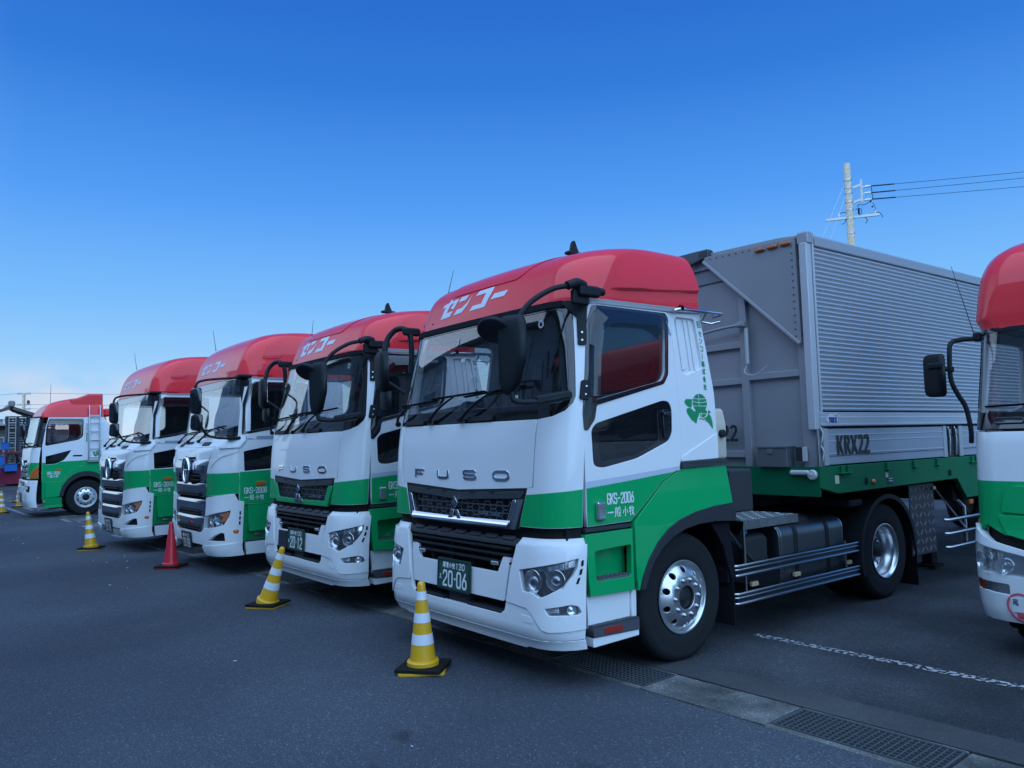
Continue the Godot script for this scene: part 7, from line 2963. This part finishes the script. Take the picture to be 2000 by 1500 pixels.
# ---------------------------------------------------------------- cones
func make_cone(label: String, body: Color, banded: bool, where: Vector3, turn: float, lean: Vector2, base_twist: float) -> Node3D:
	var t := thing("traffic_cone", label, "traffic cone", where, turn, "traffic cones standing before the lorries")
	var b := MB.new()
	b.col = body * .82
	var sq := rnd(rect(-.185, -.185, .185, .185), .035)
	b.xf = Transform3D(Basis(Vector3.UP, base_twist) * Basis(Vector3(1, 0, 0), Vector3(0, 0, -1), Vector3(0, 1, 0)), Vector3.ZERO)
	b.prism(sq, .002, .020, .006)
	part("cone_base", b, M.cone, t)
	b = MB.new()
	b.col = Color(.016, .017, .019)
	b.xf = Transform3D(Basis(Vector3(1, 0, 0), Vector3(0, 0, -1), Vector3(0, 1, 0)), Vector3(.006, 0, .004))
	b.prism(rnd(rect(-.185, -.185, .185, .185), .02), .021, .046, .005)
	part("rubber_weight", b, M.rubber, t)
	b = MB.new()
	b.col = body
	var tilt := Transform3D(Basis(Vector3(0, 0, 1), -lean.x) * Basis(Vector3(1, 0, 0), lean.y), Vector3(0, .046, 0))
	b.xf = tilt
	b.lathe([Vector2(.128, -.02), Vector2(.128, .028), Vector2(.122, .036), Vector2(.104, .040), Vector2(.0335, .60), Vector2(.032, .625), Vector2(.027, .642), Vector2(.014, .652), Vector2(.0, .654)], 40, 0, TAU, .8)
	part("cone_body", b, M.cone, t)
	if banded:
		for q: Array in [[.165, .245], [.335, .408], [.510, .575]]:
			b = MB.new()
			b.col = Color(.74, .78, .84)
			b.xf = tilt
			var r0: float = .104 - (.104 - .0335) * (q[0] - .04) / .56 + .0022
			var r1: float = .104 - (.104 - .0335) * (q[1] - .04) / .56 + .0022
			b.lathe([Vector2(r0 - .002, q[0]), Vector2(r0, q[0]), Vector2(r1, q[1]), Vector2(r1 - .002, q[1])], 40, 0, TAU, .8)
			part("reflective_band", b, M.cone, t)
	return t

# ---------------------------------------------------------------- poles and wires
func make_near_pole() -> void:
	var t := thing("utility_pole", "weathered concrete utility pole with white crossarms rising behind the silver trailer", "utility pole", Vector3(-15.05, 0, -27.5))
	var b := MB.new()
	b.col = Color.WHITE
	b.lathe([Vector2(.19, 0), Vector2(.115, 11.93), Vector2(.10, 12.0), Vector2(.0, 12.01)], 24)
	part("pole_shaft", b, M.concrete_pole, t)
	b = MB.new()
	b.col = Color(.45, .45, .44)
	for y: float in [11.35, 11.05, 10.85, 10.5, 10.2, 9.86, 9.3]:
		b.xf = Transform3D(Basis(), Vector3(0, y, 0))
		b.lathe([Vector2(.128, -.025), Vector2(.14, -.025), Vector2(.14, .025), Vector2(.128, .025)], 16)
	b.xf = Transform3D()
	part("pole_band", b, M.alu, t)
	var arm := Vector3(.61, .0, -.79)
	b = MB.new()
	b.col = Color(.62, .62, .60)
	b.bar(Vector3(.09, 11.03, -.08), Vector3(.37, 11.12, -.24), .05, .10, .01)
	b.bar(Vector3(.09, 10.47, -.08), Vector3(.37, 10.56, -.24), .05, .10, .01)
	b.bar(Vector3(.375, 11.32, -.245), Vector3(.375, 10.42, -.245), .07, .07, .01)
	part("bracket", b, M.matt, t)
	b = MB.new()
	b.col = Color(.66, .66, .64)
	b.bar(Vector3(-.62, 9.86, .62), Vector3(.72, 9.98, -.82), .075, .09, .01)
	part("crossarm", b, M.matt, t)
	for k in 3:
		b = MB.new()
		b.col = Color(.72, .72, .70)
		var y := 11.05 - k * .255
		b.tube([Vector3(.38, y - .03, -.25), Vector3(.44, y - .02, -.30), Vector3(.50, y, -.40), Vector3(.58, y + .01, -.52)], .04, 10, [.015, .02, .05, .035])
		part("insulator", b, M.gloss, t)
	for q: Vector3 in [Vector3(-.28, 9.98, .27), Vector3(.62, 10.06, -.70)]:
		b = MB.new()
		b.col = Color(.72, .72, .70)
		b.xf = Transform3D(Basis(), q)
		b.lathe([Vector2(.03, -.06), Vector2(.03, 0), Vector2(.055, .02), Vector2(.04, .06), Vector2(.05, .08), Vector2(.03, .11), Vector2(0, .12)], 12)
		b.xf = Transform3D()
		part("insulator", b, M.gloss, t)
	b = MB.new()
	b.col = Color(.02, .022, .03)
	b.tube(curve([Vector3(.58, 11.06, -.55), Vector3(.62, 10.9, -.55), Vector3(.60, 10.8, -.55), Vector3(.64, 10.65, -.55), Vector3(.6, 10.5, -.5), Vector3(.40, 10.35, -.34), Vector3(.26, 10.38, -.22), Vector3(.22, 10.28, -.18)], 4), .012, 6)
	b.tube(curve([Vector3(.62, 10.05, -.70), Vector3(.66, 10.25, -.62), Vector3(.62, 10.42, -.55)], 4), .01, 6)
	b.tube(curve([Vector3(.64, 10.08, -.72), Vector3(.74, 10.02, -.84), Vector3(.80, 9.86, -.90)], 4), .012, 6)
	b.tube(curve([Vector3(.15, 10.2, -.15), Vector3(.26, 10.25, -.28), Vector3(.30, 10.08, -.32), Vector3(.22, 9.98, -.26)], 4), .012, 6)
	b.tube(curve([Vector3(.36, 9.92, -.40), Vector3(.42, 9.78, -.46), Vector3(.36, 9.66, -.44)], 4), .012, 6)
	b.tube(curve([Vector3(-.1, 9.92, .10), Vector3(-.14, 9.72, .14), Vector3(-.24, 9.68, .2)], 4), .012, 6)
	b.tube(curve([Vector3(-.09, 10.1, .1), Vector3(-.2, 10.12, .2), Vector3(-.27, 10.05, .27)], 4), .012, 6)
	b.box(Vector3(.24, 10.12, -.22), Vector3(.06, .22, .06), .015)
	b.box(Vector3(.58, 10.46, -.48), Vector3(.07, .09, .07), .03)
	b.box(Vector3(.60, 10.27, -.55), Vector3(.07, .08, .07), .03)
	part("jumper_cable", b, M.rubber, t)
	b = MB.new()
	b.col = Color(.5, .5, .52)
	b.tube([Vector3(-.12, 11.2, .08), Vector3(-.9, 8.2, 1.25)], .008, 5)
	b.tube([Vector3(-.12, 10.7, .08), Vector3(-.75, 8.0, .95)], .008, 5)
	part("guy_wire", b, M.steel, t)
	var ends := [[Vector3(.60, 11.06, -.54), Vector3(6.1, 11.85, -7.6)], [Vector3(.62, 10.8, -.55), Vector3(6.1, 11.63, -7.6)], [Vector3(.62, 10.55, -.55), Vector3(6.1, 11.26, -7.6)]]
	var k := 0
	for e: Array in ends:
		var a: Vector3 = t.position + e[0]
		var far: Vector3 = a + (e[1] - e[0]) * 2.6 + Vector3(0, .1, 0)
		b = MB.new()
		b.col = Color(.03, .035, .045)
		var pts := []
		for m in 25:
			var f := m / 24.0
			pts.append(a.lerp(far, f) - Vector3(0, .25 * sin(f * PI), 0))
		b.tube(pts, .009, 6)
		b.tube([pts[0], pts[0].lerp(pts[1], .9)], .024, 6)
		var w := part(numbered("power_line"), b, M.rubber, self)
		tag(w, ["topmost of the three dark wires running right from the concrete pole", "middle of the three dark wires running right from the concrete pole", "lowest of the three dark wires running right from the concrete pole"][k], "power line", "wires strung from the concrete pole")
		k += 1
	b = MB.new()
	b.col = Color(.45, .55, .68)
	var p2 := []
	for m in 17:
		var f := m / 16.0
		p2.append((t.position + Vector3(.12, 9.3, -.08)).lerp(t.position + Vector3(14.5, 11.0, -20.0), f) - Vector3(0, .2 * sin(f * PI), 0))
	b.tube(p2, .004, 5)
	var w2 := part(numbered("telephone_line"), b, M.rubber, self)
	tag(w2, "thin faint wire leaving the concrete pole below its crossarm", "cable")

func make_far_pole() -> void:
	var t := thing("utility_pole", "distant white utility pole with three crossarms beyond the tiled house", "utility pole", Vector3(-124.0, 0, -9.5))
	var b := MB.new()
	b.col = Color.WHITE
	b.lathe([Vector2(.24, 0), Vector2(.18, 10.1), Vector2(.0, 10.2)], 14)
	part("pole_shaft", b, M.concrete_pole, t)
	for y: float in [10.0, 8.5, 7.9]:
		b = MB.new()
		b.col = Color(.35, .36, .38)
		b.bar(Vector3(-.45, y, .75), Vector3(.45, y, -.75), .10, .10)
		for f: float in [-.9, -.5, .5, .9]:
			b.box(Vector3(.45 * f, y + .13, -.75 * f), Vector3(.1, .18, .1), .03)
		part("crossarm", b, M.matt, t)
	b = MB.new()
	b.col = Color(.06, .065, .08)
	b.box(Vector3(.35, 8.9, -.5), Vector3(.35, .5, .35), .1)
	part("transformer", b, M.plastic, t)
	var ends := [[Vector3(-60, 9.2, 60), 10.15], [Vector3(60, 8.6, -100), 10.15], [Vector3(-50, 7.6, 60), 8.6], [Vector3(60, 7.0, -100), 8.6], [Vector3(60, 6.6, -96), 8.0]]
	var k := 0
	for e: Array in ends:
		b = MB.new()
		b.col = Color(.28, .32, .38)
		var a: Vector3 = t.position + Vector3(0, e[1], 0)
		var z := Vector3(t.position.x + e[0].x, e[0].y, t.position.z + e[0].z)
		var pts := []
		for m in 17:
			var f := m / 16.0
			pts.append(a.lerp(z, f) - Vector3(0, .8 * sin(f * PI), 0))
		b.tube(pts, .028, 5)
		var w := part(numbered("power_line"), b, M.rubber, self)
		tag(w, ["top wire running left from the distant white pole", "top wire running right from the distant white pole above the far red roof", "lower wire running left from the distant white pole", "middle wire sagging right from the distant white pole", "lowest wire sagging right from the distant white pole"][k], "power line", "wires strung from the distant pole")
		k += 1

# ---------------------------------------------------------------- what stands beyond the last lorry
func make_far_things() -> void:
	# tiled house
	var t := thing("tiled_house", "dark timber house with grey tiled gabled roof beyond the yard's far end", "house", Vector3(-78, 0, -4.9))
	var b := MB.new()
	b.col = Color(.17, .16, .15)
	b.box(Vector3(0, 1.9, 0), Vector3(6.0, 3.8, 9.0))
	b.col = Color(.12, .11, .10)
	b.box(Vector3(.2, 4.2, 0), Vector3(5.0, 1.0, 4.2))
	part("wall", b, M.matt, t)
	b = MB.new()
	b.col = Color(.36, .35, .33)
	for s: float in [1.0, -1.0]:
		for k in 8:
			var f0 := k / 8.0
			var f1 := (k + 1.12) / 8.0
			var p := func(f: float) -> Vector3: return Vector3(0, 5.75 - 1.25 * pow(f, .8), (.1 + 3.1 * f) * s)
			b.quad(p.call(f0) + Vector3(-3, .05, 0), p.call(f0) + Vector3(3, .05, 0), p.call(f1) + Vector3(3, .0, 0), p.call(f1) + Vector3(-3, .0, 0), Vector3(0, 1, .3 * s), Vector3(0, 1, .3 * s), Vector3(0, 1, .3 * s), Vector3(0, 1, .3 * s))
	b.col = Color(.22, .21, .20)
	b.box(Vector3(0, 5.85, 0), Vector3(6.2, .30, .4), .08)
	b.box(Vector3(3.1, 5.95, 0), Vector3(.25, .5, .5), .12)
	b.col = Color(.10, .09, .085)
	for s: float in [1.0, -1.0]:
		b.bar(Vector3(3.05, 5.6, .1 * s), Vector3(3.05, 4.5, 3.2 * s), .1, .25)
	var rf := part("roof", b, M.matt, t)
	b = MB.new()
	for k in 30:
		b.col = Color(.42, .41, .39)
		b.tube([Vector3(2.9, 4.62, -4.6 + k * .32), Vector3(4.1, 4.18, -4.6 + k * .32)], .09, 6)
		b.col = Color(.24, .235, .23)
		b.flat(Vector3(2.9, 4.58, -4.6 + k * .32), Vector3(2.9, 4.58, -4.28 + k * .32), Vector3(4.1, 4.14, -4.28 + k * .32), Vector3(4.1, 4.14, -4.6 + k * .32), Vector3(.3, 1, 0))
	var tl := part("eave_tiles", b, M.matt, t)
	tl.set_meta("kind", "stuff")
	for z: float in [-1.6, 1.2, 3.2]:
		b = MB.new()
		b.col = Color(.55, .56, .58)
		b.box(Vector3(3.02, 2.6, z), Vector3(.06, 1.3, 1.5), .02)
		var w := part("window", b, M.matt, t)
		b = MB.new()
		b.col = Color(.12, .14, .17)
		for s: float in [-.37, .37]:
			b.box(Vector3(3.06, 2.6, z + s), Vector3(.03, 1.15, .64), .01)
		part("pane", b, M.gloss, w)
	# hedge before the house
	var rng := RandomNumberGenerator.new()
	rng.seed = 44
	var hg := thing("hedge", "dull green hedge growing before the tiled house", "hedge", Vector3(-70, 0, -3.2))
	b = MB.new()
	for k in 1400:
		var c := Vector3(rng.randf_range(-.8, .8), rng.randf_range(.1, 2.6), rng.randf_range(-3.5, 3.5))
		var q := Basis(Vector3(rng.randf() - .5, rng.randf() - .5, rng.randf() - .5).normalized(), rng.randf() * TAU)
		b.col = Color(.05, .07, .03) * rng.randf_range(.6, 1.5)
		b.tri(c, c + q * Vector3(.22, .05, 0), c + q * Vector3(.08, .2, 0), q.z, q.z, q.z)
	part("foliage", b, M.matt, hg).set_meta("kind", "stuff")
	# towers of plastic pallets
	for k in 2:
		var tw := thing("pallet_stack", ["tall tower of dark plastic pallets behind the red cage", "second tower of dark plastic pallets nearest the far windscreen"][k], "pallet stack", Vector3(-54.6 - .4 * k, 0, -3.9 - 1.35 * k), deg_to_rad(90), "stacks of dark pallets")
		var src: MeshInstance3D = null
		for m in 27:
			var xf := Transform3D(Basis(Vector3.UP, rng.randf_range(-.03, .03)), Vector3(rng.randf_range(-.02, .02), .02 + m * .15, rng.randf_range(-.02, .02)))
			if src == null:
				b = MB.new()
				b.col = Color(.05, .065, .10)
				b.box(Vector3(0, .125, 0), Vector3(1.2, .025, 1.1), .005)
				b.box(Vector3(0, .01, 0), Vector3(1.2, .02, 1.1), .005)
				for x: float in [-.54, 0, .54]:
					for z: float in [-.49, 0, .49]:
						b.box(Vector3(x, .065, z), Vector3(.12, .10, .12), .01)
				src = part("pallet", b, M.plastic, tw)
				src.transform = xf
			else:
				again(src, "pallet", tw, xf)
	var tf := thing("post_ladder", "pale square lattice post standing against the dark pallets", "post", Vector3(-53.4, 0, -3.55))
	b = MB.new()
	b.col = Color(.36, .35, .30)
	for z: float in [-.17, .17]:
		b.box(Vector3(0, 2.0, z), Vector3(.05, 4.05, .05), .005)
	part("upright", b, M.matt, tf)
	for m in 14:
		b = MB.new()
		b.col = Color(.36, .35, .30)
		b.box(Vector3(0, .15 + m * .29, 0), Vector3(.05, .05, .34), .005)
		part("rung", b, M.matt, tf)
	# red cage pallets with blue crates
	for k in 3:
		var cg := thing("cage_pallet", ["red steel cage at the frame's left edge holding blue crates", "red steel cage just left of the far white tractor", "red steel cage hidden partly behind the far tractor's nose"][k], "cage", Vector3(-53.2, 0, -1.3 - 1.9 * k), 0.0, "red steel cages beyond the yard")
		b = MB.new()
		b.col = Color(.20, .02, .05)
		for y: float in [.15, 1.0, 1.9]:
			b.box(Vector3(0, y, 0), Vector3(1.2, .09, 1.85), .01)
		b.box(Vector3(.58, .58, 0), Vector3(.04, .8, 1.8), .0)
		part("cage_frame", b, M.plastic, cg)
		for q: Array in [[-.58, -.88], [-.58, .88], [.58, -.88], [.58, .88], [.58, .0]]:
			b = MB.new()
			b.col = Color(.20, .02, .05)
			b.box(Vector3(q[0], 1.0, q[1]), Vector3(.08, 2.0, .08), .01)
			part("cage_post", b, M.plastic, cg)
	for k in 4:
		var q: Array = [[Vector3(-52.5, 1.05, -3.45), .62, .42], [Vector3(-52.85, 1.45, -2.95), .5, .55], [Vector3(-53.2, 2.28, -3.2), .40, .42], [Vector3(-52.5, .95, -2.65), .6, .5]][k]
		b = MB.new()
		b.col = Color(.02, .13, .42)
		b.box(Vector3.ZERO, Vector3(.5, q[2], q[1]), .02)
		b.col = Color(.015, .09, .30)
		b.box(Vector3(0, q[2] * .48, 0), Vector3(.54, .05, q[1] + .04), .01)
		var cr := part(numbered("plastic_crate"), b, M.plastic, self)
		cr.position = q[0]
		tag(cr, ["wide blue crate lowest in the red cage beside the far tractor", "tall blue crate standing upright in the red cage", "small blue crate on top of the red cages beside the lattice post", "blue crate low in the red cage cut by the frame"][k], "crate", "blue plastic crates")
	# the warehouse across the yard, behind the viewer: it shades the lorries and shows in their glass
	var wh := thing("warehouse", "long grey warehouse across the yard mirrored in the windscreens", "building", Vector3(-13, 0, 14.0))
	b = MB.new()
	b.col = Color.WHITE
	b.box(Vector3(0, 7.0, 6.0), Vector3(86, 14.0, 12.0))
	part("wall", b, M.siding, wh)
	b = MB.new()
	b.col = Color(.10, .105, .11)
	b.box(Vector3(0, 14.15, 6.0), Vector3(87, .3, 13.0))
	b.box(Vector3(0, 4.6, -.9), Vector3(86, .18, 1.8))
	part("roof", b, M.matt, wh)
	var joint := MB.new()
	joint.col = Color(.08, .085, .09)
	for k in 29:
		joint.box(Vector3(-42 + k * 3.0, 7.0, -.012), Vector3(.05, 13.9, .03))
	for y: float in [5.2, 9.6]:
		joint.box(Vector3(0, y, -.012), Vector3(86, .06, .032))
	part("wall_joint", joint, M.matt, wh).set_meta("kind", "stuff")
	for k in 9:
		b = MB.new()
		b.col = Color(.20, .21, .22)
		b.box(Vector3(-36 + k * 9.0, 2.1, -.05), Vector3(4.2, 4.2, .12), .01)
		for m in 20:
			b.box(Vector3(-36 + k * 9.0, .15 + m * .2, -.12), Vector3(4.1, .14, .03), .01)
		part("shutter", b, M.matt, wh)
		b = MB.new()
		b.col = Color(.04, .05, .06)
		b.box(Vector3(-36 + k * 9.0, 11.2, -.03), Vector3(2.6, 1.3, .08), .01)
		part("window", b, M.gloss, wh)
	for k in 2:
		b = MB.new()
		b.col = Color(.07, .075, .085)
		var x0: float = [-19.0, 6.0][k]
		for z: float in [-.3, -1.3]:
			b.bar(Vector3(x0, 4.6, z), Vector3(x0 + 6.2, 9.4, z), .06, .28)
			b.bar(Vector3(x0, 5.6, z), Vector3(x0 + 6.2, 10.4, z), .05, .05)
			for m in 8:
				b.bar(Vector3(x0 + .4 + m * .8, 4.9 + m * .62, z), Vector3(x0 + .4 + m * .8, 5.95 + m * .62, z), .04, .04)
		b.box(Vector3(x0 + 8.2, 9.4, -.8), Vector3(4.0, .15, 1.2))
		b.bar(Vector3(x0 + 6.2, 10.4, -1.3), Vector3(x0 + 10.2, 10.4, -1.3), .05, .05)
		for m in 6:
			b.bar(Vector3(x0 + 6.2 + m * .8, 9.4, -1.3), Vector3(x0 + 6.2 + m * .8, 10.4, -1.3), .04, .04)
		var st := part("stair", b, M.matt, wh)
		for m in 22:
			b = MB.new()
			b.col = Color(.09, .095, .10)
			b.box(Vector3(x0 + .2 + m * .28, 4.75 + m * .216, -.8), Vector3(.28, .04, 1.0))
			part("tread", b, M.matt, st)

func make_objects() -> void:
	var f := make_flat_tractor()
	f.set_meta("label", "foremost white tractor, green band, red roof, with plate 20-06 and bright grille trim")
	var f2 := copy_of(f, "tractor_unit", "white tractor with green grille trim and plate 20-12 beside the foremost one", Vector3(-8.87, 0, -3.42), deg_to_rad(1.3))
	f.position = Vector3(-5.448, 0, -3.44)
	f.rotation.y = deg_to_rad(1.3)
	dress_flat(f, "20-06", "GKS-2006", "え", true)
	dress_flat(f2, "20-12", "GKS-2012", "あ", false)
	var c := make_chrome_tractor()
	c.set_meta("label", "chrome-faced white tractor with plate 20-08 behind the red cone")
	var c2 := copy_of(c, "tractor_unit", "chrome-faced white tractor numbered GKS-2010, fourth from the foremost lorry", Vector3(-16.15, 0, -2.65), deg_to_rad(4.5))
	c.position = Vector3(-12.44, 0, -3.12)
	c.rotation.y = deg_to_rad(2.0)
	dress_chrome(c, "20-08", "GKS-2008", "え")
	dress_chrome(c2, "20-10", "GKS-2010", "あ")
	var o := make_ladder_tractor("farthest white tractor seen side on with a steel ladder behind its door")
	o.position = Vector3(-26.62, 0, -2.03)
	o.rotation.y = deg_to_rad(1.0)
	var e := make_edge_tractor("tractor cut off by the right edge with two-lens headlights and a round sticker")
	e.position = Vector3(-1.60, 0, -6.75)
	e.rotation.y = deg_to_rad(1.5)
	var tr := make_trailer("grey wing-sided semi-trailer with corrugated silver flank coupled to the foremost tractor")
	tr.position = Vector3(-5.445, 0, -6.85)
	tr.rotation.y = deg_to_rad(.4)
	# cones
	var Y := Color(.74, .40, .012)
	make_cone("yellow banded cone standing before the foremost tractor's licence plate", Y, true, Vector3(-5.49, 0, -3.16), deg_to_rad(42), Vector2(.0, .02), .22)
	make_cone("yellow banded cone leaning hard towards the plate 20-12", Y, true, Vector3(-8.86, 0, -3.08), deg_to_rad(37), Vector2(.31, .0), .03)
	make_cone("yellow banded cone tilted slightly left before tractor GKS-2010", Y * .9, true, Vector3(-16.33, 0, -2.36), deg_to_rad(60), Vector2(-.10, .0), .05)
	make_cone("plain red cone without bands before the chrome-faced lorry 20-08", Color(.62, .02, .04), false, Vector3(-12.77, 0, -2.94), deg_to_rad(48), Vector2(.0, .0), .0)
	make_cone("yellow banded cone half out of frame at the far left", Y * .85, true, Vector3(-28.4, 0, -1.66), deg_to_rad(70), Vector2(-.03, .0), .0)
	make_cone("yellow banded cone leaning behind the front corner of GKS-2010", Y * .85, true, Vector3(-23.1, 0, -3.75), deg_to_rad(55), Vector2(.16, .0), .0)
	make_cone("yellow cone close behind the farthest tractor's bumper, nearer one", Y * .8, true, Vector3(-31.1, 0, -2.33), deg_to_rad(55), Vector2(.0, .0), .0)
	make_cone("yellow cone behind the farthest tractor's bumper, farther one", Y * .8, true, Vector3(-34.1, 0, -2.53), deg_to_rad(25), Vector2(.0, .0), .0)
	make_near_pole()
	make_far_pole()
	make_far_things()

func _ready() -> void:
	make_view()
	make_materials()
	make_ground()
	make_objects()
